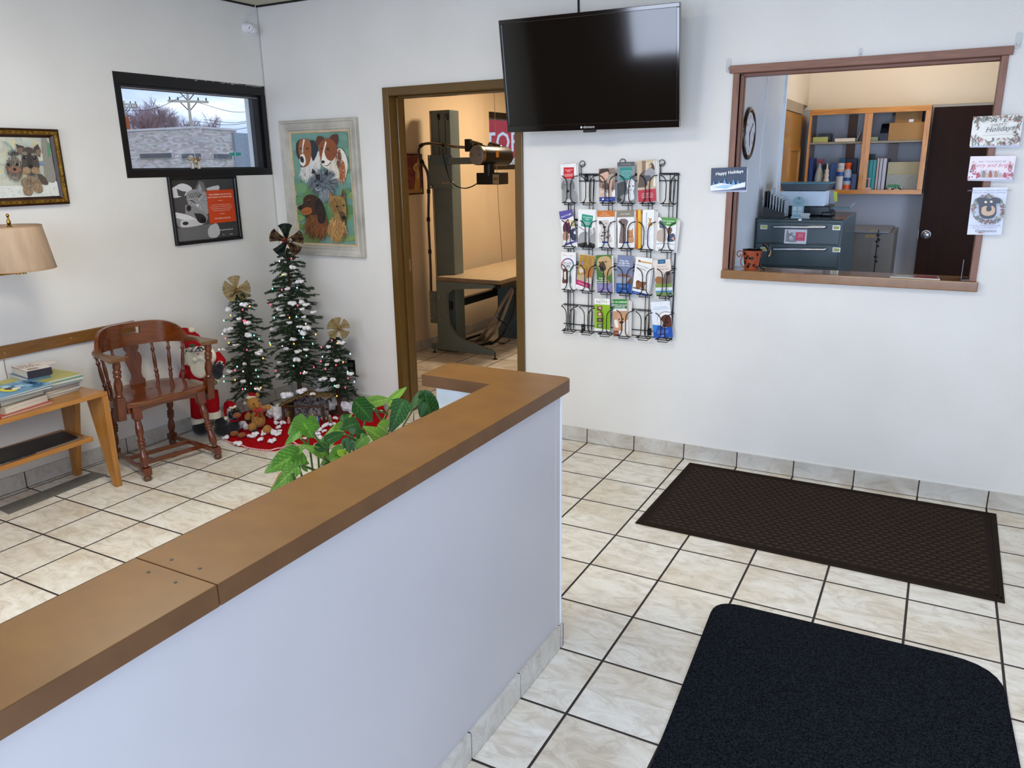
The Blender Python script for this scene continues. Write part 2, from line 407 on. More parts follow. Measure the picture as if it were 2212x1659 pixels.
base_run('baseboard_left', (SHL @ Vector((0, -.01, 0)))[:2], (SHL @ Vector((0, -5.25, 0)))[:2], [(.6033 + k) * T - .01 for k in range(0, 17)], nrm=(1, 0))
base_run('baseboard_partition', (.742, -5.25), (.742, -1.992), [5.25 - (.6033 + k) * T for k in range(16, 5, -1)], nrm=(1, 0), th=.0125)
base_run('baseboard_partition_end', (.60, -1.997), (.7545, -1.997), [], nrm=(0, 1))
base_run('baseboard_right', (2.95, -1.3), (2.95, -.01), [k * T for k in range(1, 4)], nrm=(-1, 0))
base_run('baseboard_xray_left', (SHL @ Vector((.004, .14, 0)))[:2], (SHL @ Vector((.004, 4.39, 0)))[:2], [k * T - .14 - .6033 * T for k in range(1, 16)], nrm=(1, 0))
base_run('baseboard_xray_back', (-2.35, 4.4), (.52, 4.4), [k * T for k in range(1, 10)], nrm=(0, -1))

# doorway casing (hollow metal frame with stop)
M_frame = pm('olive_brown_enamel', '#5f4517', '#573e14', scale=6, rough=.28, coat=.3, spec=.5)
df = MB()
for s, xo, xi in ((1, -1.420, -1.372), (-1, -.428, -.478)):
    a, b = min(xo, xi), max(xo, xi)
    df.box(a, b, -.018, .15, 0, 2.146)
    st = (xi, xi + s * .014); df.box(min(st), max(st), .055, .10, 0, 2.09)
df.box(-1.372, -.478, -.018, .15, 2.096, 2.146); df.box(-1.358, -.492, .055, .10, 2.082, 2.096)
fr = obj('door_1', df, M_frame, kind='structure', bevel=.003)
sp = MB(); sp.box(-1.3725, -1.3705, .104, .130, .98, 1.06); sp.box(-1.3722, -1.3700, .110, .122, 1.0, 1.04)
obj('strike_plate', sp, M_steel, parent=fr)

# reception opening: trims, jambs, head
M_rb = wood('reddish_brown_trim', '#8f6450', '#7b5342', 'z', rough=.45, scale=5, coat=.05)
M_rbx = wood('reddish_brown_head', '#8f6450', '#7b5342', 'x', rough=.45, scale=5, coat=.05)
ot = MB(); ot.box(.770, .800, -.012, .13, 1.112, 2.092); ot.box(.800, .813, .02, .045, 1.112, 2.085); ot.box(.800, .811, .075, .10, 1.112, 2.085)
o_ = obj('trim_1', ot, M_rb, kind='structure', bevel=.002)
ot = MB(); ot.box(1.920, 1.948, -.012, .13, 1.112, 2.092); obj('trim_2', ot, M_rb, kind='structure', bevel=.002)
ot = MB(); ot.box(.752, 1.962, -.022, .13, 2.092, 2.128); ot.box(.80, 1.92, .03, .09, 2.078, 2.092)
obj('trim_3', ot, M_rbx, kind='structure', bevel=.002)
M_lam = pm('sill_laminate', '#96704a', '#86613e', scale=14, rough=.16, coat=.4)
obj('window_sill_counter', bx(.770, 1.958, -.035, .165, 1.066, 1.112), M_lam, bevel=.004, label='long glossy brown laminate ledge across the bottom of the reception opening', cat='ledge')

# ceiling light fixtures over the three rooms
M_diff = pm('light_diffuser', '#fff8ea', '#fff4e0', rough=.6, emit='#fff3dc', es=1.5)
for x, y, w, l in ((-.3, -2.7, 1.2, .6), (1.6, -2.0, 1.2, .6), (-1.3, 2.4, .5, .5)):
    f = obj('ceiling_light', bx(x - w / 2 - .02, x + w / 2 + .02, y - l / 2 - .02, y + l / 2 + .02, CZ - .025, CZ), M_white, label='flat white ceiling lamp panel over the %s' % ('waiting area' if x == -.3 else 'entrance mats' if x > 0 else 'x-ray table'), cat='ceiling light')

# laminate tops
M_top = pm('tan_laminate', '#7c5829', '#6b4922', scale=9, rough=.34, detail=8, spec=.4, contrast=.3, stretch=(1, 1.6, 1), coat=.04)
M_edge_shade = pm('tan_laminate_edge_shaded', '#6b4a2e', '#5c3e24', scale=9, rough=.4, detail=8, stretch=(1, 1.6, 1))  # top laminate with the edge's shading mixed into its colour
SEAM = -3.417
def top_piece(pts, label):
    r = obj('countertop', MB().prism(pts, .9445, .985), M_top, label=label, cat='countertop', bevel=.0012)
    # strip of the same laminate, darkened for shade, following the outline
    e = MB(); n = len(pts)
    for i in range(n):
        a = Vector(pts[i]); b = Vector(pts[(i + 1) % n]); d = (b - a).normalized(); nn = Vector((d.y, -d.x))
        e.add([(a.x + nn.x * .0008, a.y + nn.y * .0008, .9435), (b.x + nn.x * .0008, b.y + nn.y * .0008, .9435), (b.x + nn.x * .0008, b.y + nn.y * .0008, .984), (a.x + nn.x * .0008, a.y + nn.y * .0008, .984)], [(0, 1, 2, 3)])
    obj('shaded_edge_band', e, M_edge_shade, parent=r); return r
arc = [(.760 - .035 + .035 * math.cos(a), -1.935 - .035 + .035 * math.sin(a)) for a in [PI / 2 * k / 6 for k in range(7)]]
arc2 = [(.275 + .02 - .02 * math.cos(a), -1.935 - .02 + .02 * math.sin(a)) for a in [PI / 2 * k / 3 for k in range(4)]][::-1]
P1 = [(.760, SEAM + .0012)] + arc + arc2 + [(.278, -2.115), (.550, -2.121), (.550, SEAM + .0012)]
t1 = top_piece(P1, 'tan laminate counter top with rounded corner and short return, far side of the seam')
P2 = [(.550, -5.27), (.760, -5.27), (.760, SEAM - .0012), (.550, SEAM - .0012)]
t2 = top_piece(P2, 'tan laminate counter top running out of frame, near side of the seam')
for par, pts in ((t1, [at(371, 1209, 2, .985), at(432, 1228, 2, .985)]), (t2, [at(321, 1236, 2, .985), at(379, 1258, 2, .985)])):
    for q in pts: obj('screw_hole', MB().cyl((q.x, q.y, .984), (q.x, q.y, .9856), .0035, seg=8), M_black, parent=par)

# ================================================================ printed pictures and lettering
import numpy as np
_tc_cache = {}
def text_geo(s, size=1.0, align='LEFT', shear=0.0, bold=0.0):
    k = (s, align, shear, bold)
    if k not in _tc_cache:
        c = bpy.data.curves.new('t', 'FONT'); c.body = s; c.size = 1; c.align_x = align; c.resolution_u = 2; c.shear = shear; c.offset = bold
        o = bpy.data.objects.new('t', c); COL.objects.link(o); bpy.context.view_layer.update()
        me = bpy.data.meshes.new_from_object(o.evaluated_get(bpy.context.evaluated_depsgraph_get()))
        vs = [v.co.copy() for v in me.vertices]; fs = [tuple(p.vertices) for p in me.polygons]
        bpy.data.objects.remove(o); bpy.data.curves.remove(c); bpy.data.meshes.remove(me)
        _tc_cache[k] = (vs, fs)
    vs, fs = _tc_cache[k]
    return [v * size for v in vs], fs
def homog(src, dst):
    A = []; b = []
    for (x, y), (u, v) in zip(src, dst):
        A += [[x, y, 1, 0, 0, 0, -u * x, -u * y], [0, 0, 0, x, y, 1, -v * x, -v * y]]; b += [u, v]
    h = np.linalg.solve(np.array(A, float), np.array(b, float)); return np.append(h, 1).reshape(3, 3)
class Art:
    """flat print of size W x H on frame M; shapes are laid over each other in thin layers.
    quad: the picture's four corners (top left, top right, bottom right, bottom left) in sketch units"""
    def __init__(s, M, W, H, quad=None, back='#ffffff', dz=.00012):
        s.M = M; s.W = W; s.H = H; s.mb = MB(); s.z = .0004; s.dz = dz
        s.h = homog(quad, [(0, H), (W, H), (W, 0), (0, 0)]) if quad else None
        if back: s.raw([(0, 0), (W, 0), (W, H), (0, H)], back)
    def xy(s, p):
        if s.h is None: return p
        q = s.h @ np.array([p[0], p[1], 1.0]); return (q[0] / q[2], q[1] / q[2])
    def raw(s, pts, col, up=True):
        n = len(pts); a = sum(pts[i][0] * pts[(i + 1) % n][1] - pts[(i + 1) % n][0] * pts[i][1] for i in range(n))
        if a < 0: pts = pts[::-1]
        e = .0002
        pts = [(min(max(x, 0), s.W), min(max(y, 0), s.H)) for x, y in pts]
        s.mb.add([s.M @ Vector((x, y, s.z)) for x, y in pts], [tuple(range(n))], 0, srgb(col))
        if up: s.z += s.dz
    def poly(s, pts, col, smooth=0):
        if smooth:
            P = spline([(x, y, 0) for x, y in pts] + [(pts[0][0], pts[0][1], 0)], smooth); pts = [(p.x, p.y) for p in P[:-1]]
        s.raw([s.xy(p) for p in pts], col)
    def rect(s, x0, y0, x1, y1, col): s.poly([(x0, y0), (x1, y0), (x1, y1), (x0, y1)], col)
    def ell(s, cx, cy, rx, ry, col, rot=0, n=18):
        c, sn = math.cos(rot), math.sin(rot)
        s.poly([(cx + rx * math.cos(a) * c - ry * math.sin(a) * sn, cy + rx * math.cos(a) * sn + ry * math.sin(a) * c) for a in [2 * PI * k / n for k in range(n)]], col)
    def line(s, pts, w, col):
        for a, b in zip(pts[:-1], pts[1:]):
            d = Vector((b[0] - a[0], b[1] - a[1])); 
            if d.length < 1e-9: continue
            d.normalize(); q = Vector((-d.y, d.x)) * w / 2
            s.raw([s.xy(p) for p in ((a[0] - q.x, a[1] - q.y), (b[0] - q.x, b[1] - q.y), (b[0] + q.x, b[1] + q.y), (a[0] + q.x, a[1] + q.y))], col, False)
        s.z += s.dz
    def fur(s, cx, cy, rx, ry, n, ln, cols, ang=None, w=3, seed=0):
        """many small strokes; ang None = away from the centre, else a fixed direction in radians"""
        R = random.Random(seed); n = int(n * 1.6); w *= .6; C_ = [srgb(c) for c in cols]; mn = [sum(c[i] for c in C_) / len(C_) for i in range(3)]; cols = [tuple(c[i] * .62 + mn[i] * .38 for i in range(3)) for c in C_]
        for i in range(n):
            a = R.uniform(0, 2 * PI); r = math.sqrt(R.random()); x = cx + rx * r * math.cos(a); y = cy + ry * r * math.sin(a)
            t = (math.atan2(y - cy, x - cx) if ang is None else ang) + R.uniform(-.4, .4); L_ = ln * R.uniform(.6, 1.3)
            dx, dy = math.cos(t), math.sin(t)
            s.raw([s.xy(p) for p in ((x - dy * w / 2, y + dx * w / 2), (x + dy * w / 2, y - dx * w / 2), (x + dx * L_, y + dy * L_))], R.choice(cols), False)
            s.z += s.dz * .04
        s.z += s.dz
    def text(s, st, x, y, size, col, align='CENTER', shear=0, bold=0, rot=0, wide=1.0):
        """x, y and size in sketch units (baseline at y)"""
        vs, fs = text_geo(st, 1.0, align, shear, bold); p0 = s.xy((x, y))
        sc = abs(s.xy((x, y - size))[1] - p0[1]) if s.h is not None else size
        c, sn = math.cos(rot), math.sin(rot)
        s.mb.add([s.M @ Vector((p0[0] + (v.x * wide * c - v.y * sn) * sc, p0[1] + (v.x * wide * sn + v.y * c) * sc, s.z)) for v in vs], fs, 0, srgb(col)); s.z += s.dz
    def done(s, name, parent, mat=None, **k): return obj(name, s.mb, mat or INK, parent=parent, **k)

def moulding(M, W, H, prof, mb=None):
    """picture frame: (inset from the outer edge, height off the wall) swept round a W x H rectangle"""
    mb = mb or MB(); vs = []
    for d, h in prof:
        vs += [M @ Vector(q) for q in ((d, d, h), (W - d, d, h), (W - d, H - d, h), (d, H - d, h))]
    fs = []
    for i in range(len(prof) - 1):
        for k in range(4):
            k2 = (k + 1) % 4; fs.append((i * 4 + k, i * 4 + k2, (i + 1) * 4 + k2, (i + 1) * 4 + k))
    return mb.add(vs, fs)
def LM(y, z, off=0.0):
    """frame on the left wall whose local x runs towards the corner, y up, z into the room"""
    return frame(SHL @ Vector((off, y, z)), (LSL, 1, 0), (0, 0, 1))
def BM(x, z, y=0.0): return frame((x, y, z), (1, 0, 0), (0, 0, 1))

# ---- oil painting of five dogs
W_, H_ = .672, .905
Mx = BM(-2.308, 1.074)
pt = empty('framed_painting', (-1.972, 0, 1.074), 'large whitewashed wood frame with an oil painting of five dog heads on green', 'painting')
M_ww = pm('whitewashed_wood', '#c9c6ba', '#99958a', scale=6, rough=.55, stretch=(1, 1, 1), detail=8, contrast=.22, bump=.15, bscale=40)
M_lin = pm('tan_liner', '#d8c09a', '#c2a67c', scale=30, rough=.6)
obj('frame', moulding(Mx, W_, H_, [(0, .001), (0, .03), (.006, .036), (.016, .034), (.022, .026), (.046, .020), (.052, .024), (.062, .022), (.068, .014), (.075, .012)]), M_ww, parent=pt, sharp=10)
obj('liner', moulding(Mx, W_, H_, [(.074, .011), (.074, .015), (.083, .013), (.086, .006)]), M_lin, parent=pt)
A = Art(Mx @ Matrix.Translation((.084, .084, .005)), W_ - .168, H_ - .168, [(200, 245), (803, 220), (903, 1472), (300, 1450)], '#6f9a8c')
for k in range(90):
    R = random.Random(k); x = R.uniform(220, 890); y = R.uniform(240, 1460); A.ell(x, y, R.uniform(40, 90), R.uniform(30, 60), R.choice(['#6c9889', '#7aa391', '#66907c', '#739c84'] if y < 800 else ['#66905f', '#6f9a6a', '#5f8a58', '#7b9a5f'] if y < 1250 else ['#78935a', '#6a8a50', '#829a5e']), R.uniform(-.6, .6), 12)
A.dz = .00008
white = ['#e8e4da', '#d6d2ca', '#b9b8b4', '#f4f0e6', '#a5a8a6']
A.fur(400, 640, 90, 90, 160, 70, white, PI / 2, 14, 1); A.fur(500, 520, 40, 100, 60, 60, white, PI / 2, 14, 2)
A.poly([(300, 520), (330, 600), (380, 700), (430, 640), (520, 600), (500, 440), (440, 480)], '#dcd8ce')
A.fur(420, 600, 90, 60, 90, 55, white, PI / 2, 10, 3)
A.poly([(268, 350), (290, 320), (330, 305), (310, 400), (300, 520), (280, 490), (266, 430)], '#2c2119', 4)
A.poly([(395, 318), (450, 318), (485, 370), (494, 440), (470, 510), (445, 540), (425, 470), (410, 400)], '#26262c', 4)
A.poly([(300, 330), (340, 298), (400, 310), (425, 370), (428, 480), (400, 580), (350, 606), (318, 580), (305, 500), (292, 400)], '#9a5a2a', 4)
A.poly([(345, 306), (360, 310), (345, 380), (342, 450), (330, 452), (332, 380)], '#efe9dc'); A.fur(370, 400, 40, 60, 50, 26, ['#7d4420', '#b06c36', '#8f5226'], PI / 2, 6, 4)
A.ell(318, 405, 12, 9, '#1c130e'); A.ell(385, 405, 13, 9, '#1c130e'); A.poly([(318, 470), (345, 462), (365, 500), (370, 560), (345, 600), (318, 580), (308, 520)], '#e7e0d4', 4); A.poly([(308, 500), (330, 488), (350, 520), (345, 560), (318, 545)], '#1d1b1c', 4); A.poly([(310, 578), (345, 600), (372, 592), (350, 610), (322, 604)], '#3b2a22')
A.poly([(560, 600), (620, 520), (720, 400), (790, 470), (815, 600), (780, 760), (700, 740), (640, 660)], '#e4ddcc', 3); A.fur(700, 600, 90, 130, 200, 90, ['#eee7d6', '#d9d0bc', '#c6bda8', '#f6f0e2'], PI / 2, 12, 5)
A.fur(760, 640, 30, 110, 80, 80, ['#a2572a', '#7e3d1c', '#c27a3c'], PI / 2 + .15, 10, 6); A.fur(720, 500, 25, 100, 50, 70, ['#3b2a22', '#6b3a1e', '#a2572a'], PI / 2, 9, 7)
A.poly([(476, 330), (495, 275), (540, 275), (560, 310), (520, 360), (490, 370)], '#5b3018', 3); A.poly([(622, 290), (650, 258), (708, 254), (710, 330), (690, 370), (650, 330)], '#5a2c14', 3)
A.poly([(505, 370), (560, 310), (630, 295), (690, 360), (705, 440), (670, 520), (600, 560), (560, 600), (545, 580), (520, 470)], '#8b4a22', 3)
A.poly([(580, 325), (592, 345), (570, 440), (600, 520), (640, 545), (600, 590), (560, 600), (543, 560), (545, 480)], '#f0e8d8', 3); A.fur(650, 430, 40, 60, 60, 28, ['#8b4a22', '#a25c2e', '#6e3718'], PI / 2, 7, 8)
A.ell(607, 412, 13, 15, '#3a2415'); A.ell(607, 412, 6, 7, '#0c0808'); A.ell(541, 405, 8, 12, '#2c1a10'); A.ell(558, 550, 18, 17, '#101216'); A.line([(560, 585), (600, 592), (640, 552)], 6, '#3a2620')
A.fur(560, 780, 130, 120, 330, 60, ['#5a646c', '#7f8a90', '#39424a', '#a9b2b6', '#1f262d'], None, 12, 9); A.fur(590, 900, 70, 60, 120, 70, ['#7f8a90', '#a9b2b6', '#596269'], PI / 2, 11, 10)
A.poly([(437, 680), (450, 620), (485, 665)], '#191d22'); A.poly([(568, 690), (608, 625), (615, 700)], '#191d22'); A.ell(520, 780, 80, 85, '#4c565f'); A.fur(520, 780, 80, 85, 170, 34, ['#2c333a', '#6c767d', '#899299', '#20252a', '#95a0a6'], None, 8, 11)
A.poly([(480, 690), (530, 685), (530, 770), (505, 740), (490, 760)], '#16181c'); A.ell(482, 762, 12, 10, '#0d0d10'); A.ell(548, 762, 12, 10, '#0d0d10'); A.ell(502, 808, 14, 13, '#0d0d10'); A.line([(480, 840), (505, 866), (545, 845)], 6, '#c9cdcf')
A.fur(470, 1200, 80, 130, 220, 130, ['#6d3f1e', '#8c5527', '#3d2415', '#a66a30', '#28170e'], PI / 2 + .1, 15, 12); A.fur(560, 1230, 50, 120, 120, 120, ['#7a4420', '#965a2a', '#4a2b18'], PI / 2 + .2, 13, 13)
A.poly([(355, 950), (400, 912), (470, 915), (520, 960), (560, 1060), (500, 1130), (420, 1140), (390, 1180), (372, 1140), (330, 1100), (298, 1052), (320, 1030), (350, 1010)], '#3a2517', 4)
A.poly([(330, 1085), (380, 1050), (440, 1060), (445, 1110), (400, 1135), (345, 1125)], '#a45e28', 3); A.ell(322, 1056, 24, 22, '#14100e'); A.ell(418, 990, 16, 11, '#120d0a'); A.line([(400, 972), (430, 965)], 6, '#9a5c2c'); A.line([(335, 1110), (400, 1100), (430, 1080)], 4, '#2a170d')
A.poly([(475, 990), (520, 950), (560, 1010), (592, 1120), (588, 1200), (560, 1232), (520, 1215), (500, 1120)], '#201612', 4); A.fur(540, 1100, 36, 100, 70, 44, ['#33241c', '#171010', '#4a342a'], PI / 2, 8, 14)
A.fur(720, 1250, 90, 110, 260, 110, ['#b9854a', '#8f6a3a', '#cf9a58', '#6a4c2a', '#d8b07a'], PI / 2, 14, 15)
A.poly([(632, 960), (640, 862), (665, 890), (690, 940)], '#7b5c34'); A.poly([(640, 940), (645, 890), (668, 930)], '#a97a48'); A.poly([(752, 940), (775, 836), (800, 900), (805, 980)], '#7b5c34'); A.poly([(765, 930), (777, 862), (792, 920)], '#3f2d1c')
A.poly([(632, 940), (700, 920), (760, 935), (808, 990), (820, 1100), (818, 1180), (800, 1210), (760, 1200), (690, 1140), (650, 1060)], '#9b7a45', 3)
A.fur(715, 1020, 75, 80, 150, 36, ['#5c4526', '#b28c50', '#8b6a3a', '#3b2c1a'], PI / 2 + .2, 7, 16); A.poly([(735, 1090), (790, 1100), (818, 1160), (806, 1208), (770, 1195)], '#54422a', 3)
A.ell(720, 1037, 14, 11, '#14100c'); A.ell(792, 1027, 11, 10, '#14100c'); A.ell(795, 1163, 24, 20, '#0e0c0c'); A.text('R. Canell', 800, 1395, 22, '#3e5132')
A.done('canvas', pt, INK_OIL)

# ---- puppy picture, running out of frame on the left
W_, H_ = .50, .388
y0 = -1.520 - W_
pt = empty('framed_painting', SHL @ Vector((0, y0 + W_ / 2, 1.497)), 'dark wood and ornate gold framed picture of two schnauzer puppies on a blanket', 'painting')
Mp = LM(y0, 1.497, .001)
M_dkw = pm('dark_frame_wood', '#3a1d14', '#28120c', scale=12, rough=.35); M_gold = pm('aged_gold', '#a07a2e', '#5f4312', scale=40, rough=.35, metal=.75, bump=.4, bscale=60)
obj('frame', moulding(Mp, W_, H_, [(0, 0), (0, .026), (.006, .030), (.009, .024)]), M_dkw, parent=pt)
obj('gold_moulding', moulding(Mp, W_, H_, [(.008, .022), (.010, .031), (.018, .035), (.028, .031), (.031, .022)]), M_gold, parent=pt)
obj('inner_slip', moulding(Mp, W_, H_, [(.030, .023), (.034, .020), (.043, .010), (.044, .004)]), M_dkw, parent=pt)
lv = MB()
def leafs(n, fn):
    for k in range(n):
        for s_ in (-1, 1):
            a, b = fn((k + .5) / n), fn((k + .9) / n)
            d = Vector((b[0] - a[0], b[1] - a[1])).normalized(); q = Matrix.Rotation(math.atan2(d.y, d.x) + s_ * .55, 4, 'Z')
            lv.ball(Mp @ Vector((a[0], a[1], .032)), (.012, .0045, .004), 8, 5, mat=Mp.to_3x3().to_4x4() @ q)
leafs(16, lambda t: (.02 + t * (W_ - .04), H_ - .0195)); leafs(16, lambda t: (.02 + t * (W_ - .04), .0195)); leafs(12, lambda t: (W_ - .0195, .02 + t * (H_ - .04)))
obj('carved_leaves', lv, M_gold, parent=pt)
A = Art(Mp @ Matrix.Translation((.044, .044, .004)), W_ - .088, H_ - .088, [(-800, 255), (910, 262), (1055, 1335), (-800, 1400)], '#c9cbb9')
for k in range(60):
    R = random.Random(k + 50); A.ell(R.uniform(-700, 700), R.uniform(250, 1000), R.uniform(50, 120), R.uniform(40, 90), R.choice(['#c6cab8', '#d3d2bd', '#bcc4bb', '#cfc9a6', '#c2bfae']), R.uniform(-.6, .6), 12)
for k in range(5): A.line([(-60 + 30 * k, 330 + 35 * k), (60 + 12 * k, 380 + 30 * k), (130 + 8 * k, 480 + 12 * k)], 9, '#6aa0ae')
A.poly([(735, 270), (830, 262), (910, 500), (1000, 1070), (800, 1090), (740, 700)], '#8d8c82', 3); A.poly([(830, 340), (900, 360), (905, 560), (860, 590), (840, 450)], '#5f8f6a', 3); A.ell(700, 715, 70, 22, '#6f93b4')
A.poly([(-800, 1150), (180, 1130), (640, 1120), (830, 1065), (925, 1080), (1010, 1050), (1060, 1340), (-800, 1410)], '#d9dcd4', 3)
for k in range(26):
    R = random.Random(k); A.ell(R.uniform(-600, 1000), R.uniform(1170, 1340), 12, 7, R.choice(['#6f93b4', '#7aa59a', '#b4938a', '#6aa0ae']))
A.fur(430, 1050, 230, 120, 240, 80, ['#a98b6b', '#8a6a4c', '#c7b08e', '#6a5340', '#4a3c34'], PI / 2 + .1, 16, 21); A.poly([(560, 900), (660, 910), (760, 1000), (800, 1100), (700, 1110), (620, 1020)], '#54493f', 3)
A.ell(330, 1240, 110, 90, '#5c4c3c'); A.fur(330, 1220, 120, 90, 120, 50, ['#a98b6b', '#6a5340', '#c7b08e'], PI / 2, 14, 22); A.ell(570, 1200, 100, 80, '#6a543e'); A.fur(560, 1170, 110, 90, 120, 50, ['#a98b6b', '#7a5c42', '#c7b08e'], PI / 2, 14, 23)
A.poly([(160, 365), (210, 390), (330, 410), (320, 520), (210, 500)], '#3f3a38'); A.poly([(215, 430), (310, 440), (290, 530), (160, 540)], '#7d6455'); A.poly([(530, 440), (625, 365), (680, 470), (660, 600), (570, 540)], '#4a3f3b'); A.poly([(570, 480), (660, 450), (665, 560), (600, 560)], '#8b6a5c')
A.poly([(330, 440), (430, 425), (530, 470), (600, 600), (625, 780), (540, 920), (400, 930), (270, 860), (250, 700), (280, 520)], '#4c4640', 4)
A.fur(330, 540, 60, 25, 40, 30, ['#a8a290', '#8d8775'], -.5, 9, 24); A.fur(520, 545, 60, 25, 40, 30, ['#a8a290', '#8d8775'], .5, 9, 25)
A.fur(340, 830, 90, 60, 120, 60, ['#a98b6b', '#8a6a4c', '#c7b08e', '#b99c78'], PI / 2 + .5, 12, 26); A.fur(520, 830, 90, 60, 120, 60, ['#a98b6b', '#8a6a4c', '#c7b08e'], PI / 2 - .5, 12, 27)
A.poly([(400, 540), (450, 540), (480, 760), (420, 800), (370, 770)], '#3a3532', 3); A.ell(320, 610, 34, 30, '#15110f'); A.ell(525, 612, 32, 32, '#15110f'); A.ell(336, 604, 6, 7, '#ffffff'); A.ell(518, 606, 6, 7, '#ffffff'); A.ell(425, 765, 42, 32, '#171312')
A.fur(60, 800, 190, 220, 260, 60, ['#3a3230', '#5a4a42', '#8a6a55', '#2a2422'], PI / 2, 16, 28); A.fur(70, 560, 120, 40, 70, 60, ['#231f1f', '#3a3434'], -PI / 2, 12, 29); A.ell(60, 830, 150, 60, '#8b6652'); A.ell(130, 735, 34, 28, '#120f0e'); A.ell(62, 822, 36, 28, '#161211'); A.ell(-60, 735, 34, 28, '#120f0e')
A.done('picture', pt, INK_OIL)

# ---- poster of a cat and a dog with the orange notice
W_, H_ = .530, .422
Mc = LM(-.872, 1.206, .002)
pt = empty('framed_poster', SHL @ Vector((0, -.60, 1.206)), 'black framed grey poster of a cat and dog with orange notice under the window', 'poster')
obj('frame', moulding(Mc, W_, H_, [(0, 0), (0, .018), (.003, .021), (.016, .021), (.021, .014), (.022, .003)]), M_black, parent=pt)
A = Art(Mc @ Matrix.Translation((.022, .022, .003)), W_ - .044, H_ - .044, [(1335, 1018), (1800, 1022), (1830, 1475), (1380, 1495)], '#4a4a4a', dz=.0001)
A.poly([(1335, 1018), (1560, 1018), (1500, 1100), (1350, 1110)], '#333333'); A.poly([(1345, 1080), (1420, 1045), (1490, 1080), (1470, 1130), (1345, 1155)], '#d8d8d8', 3); A.poly([(1590, 1030), (1800, 1030), (1805, 1120), (1600, 1110)], '#3f3f3f'); A.poly([(1600, 1090), (1690, 1070), (1690, 1110), (1610, 1108)], '#c4c4c4', 2)
A.poly([(1370, 1390), (1620, 1370), (1640, 1490), (1385, 1492)], '#6a6a6a'); A.poly([(1640, 1370), (1820, 1360), (1830, 1480), (1640, 1488)], '#3c3c3c'); A.poly([(1620, 1380), (1670, 1370), (1690, 1440), (1660, 1478), (1610, 1470), (1600, 1420)], '#b9b9b9', 3)
A.poly([(1380, 1085), (1420, 1105), (1450, 1110), (1430, 1150), (1390, 1140)], '#4d4d4d'); A.poly([(1510, 1110), (1545, 1025), (1580, 1050), (1600, 1130), (1560, 1140)], '#6f6f6f'); A.poly([(1530, 1110), (1548, 1050), (1568, 1100)], '#a5a5a5')
A.poly([(1450, 1120), (1500, 1095), (1590, 1120), (1610, 1200), (1605, 1290), (1560, 1290), (1500, 1250), (1455, 1190)], '#9b9b9b', 3); A.fur(1530, 1180, 66, 60, 140, 30, ['#c0c0c0', '#5a5a5a', '#7a7a7a', '#d9d9d9'], None, 5, 31)
for k in range(7): A.line([(1462 + 12 * k, 1128 - 3 * k), (1480 + 12 * k, 1165 - 2 * k)], 4, '#4a4a4a')
A.line([(1475, 1178), (1500, 1190), (1512, 1205)], 6, '#1f1f1f'); A.line([(1535, 1160), (1552, 1140), (1565, 1135)], 6, '#1f1f1f'); A.poly([(1510, 1215), (1545, 1210), (1530, 1235)], '#d9cfcf'); A.line([(1490, 1215), (1470, 1225)], 2, '#f0f0f0')
A.poly([(1435, 1215), (1490, 1220), (1590, 1290), (1595, 1340), (1550, 1375), (1400, 1385), (1370, 1340), (1365, 1270), (1430, 1290)], '#8d8d8d', 3); A.poly([(1365, 1265), (1450, 1290), (1520, 1330), (1500, 1345), (1370, 1310)], '#dedede', 3); A.poly([(1400, 1330), (1540, 1335), (1560, 1370), (1410, 1385)], '#c8c8c8', 3)
A.ell(1463, 1240, 17, 24, '#1a1a1a'); A.ell(1435, 1355, 22, 14, '#2a2a2a'); A.poly([(1500, 1280), (1560, 1290), (1588, 1330), (1575, 1360), (1530, 1350)], '#262626', 3); A.ell(1566, 1340, 22, 22, '#0c0c0c')
A.text('VaccinateYourPet.net', 1730, 1425, 17, '#e8e8e8'); A.text('Elite', 1715, 1462, 11, '#e8e8e8'); A.text('MERIAL', 1772, 1460, 11, '#e8e8e8')
A.poly([(1594, 1108), (1797, 1106), (1812, 1358), (1614, 1368)], '#c9431a')
for i, (t, sz) in enumerate((('THEY DEPEND ON US TO DO', 17), ("WHAT'S MAGIC, NOT WHAT'S EASY.", 15))): A.text(t, 1698, 1148 + 20 * i, sz, '#f3dccb', bold=.01)
A.line([(1680, 1190), (1715, 1190)], 2, '#f3dccb')
for i, t in enumerate(('A vaccinated and caring day out is the best,', 'the heart has known. Guards the cat. Pet, I thrive,', 'she buys, but calls him out, hours who get hurt.', 'I just like our vaccination to the minds.')): A.text(t, 1704, 1226 + 15 * i, 11, '#f3dccb')
A.line([(1690, 1294), (1725, 1294)], 2, '#f3dccb'); A.text('VACCINATE YOUR PET.', 1712, 1334, 15, '#f3dccb', bold=.01)
A.done('poster', pt, INK_GLOSS)

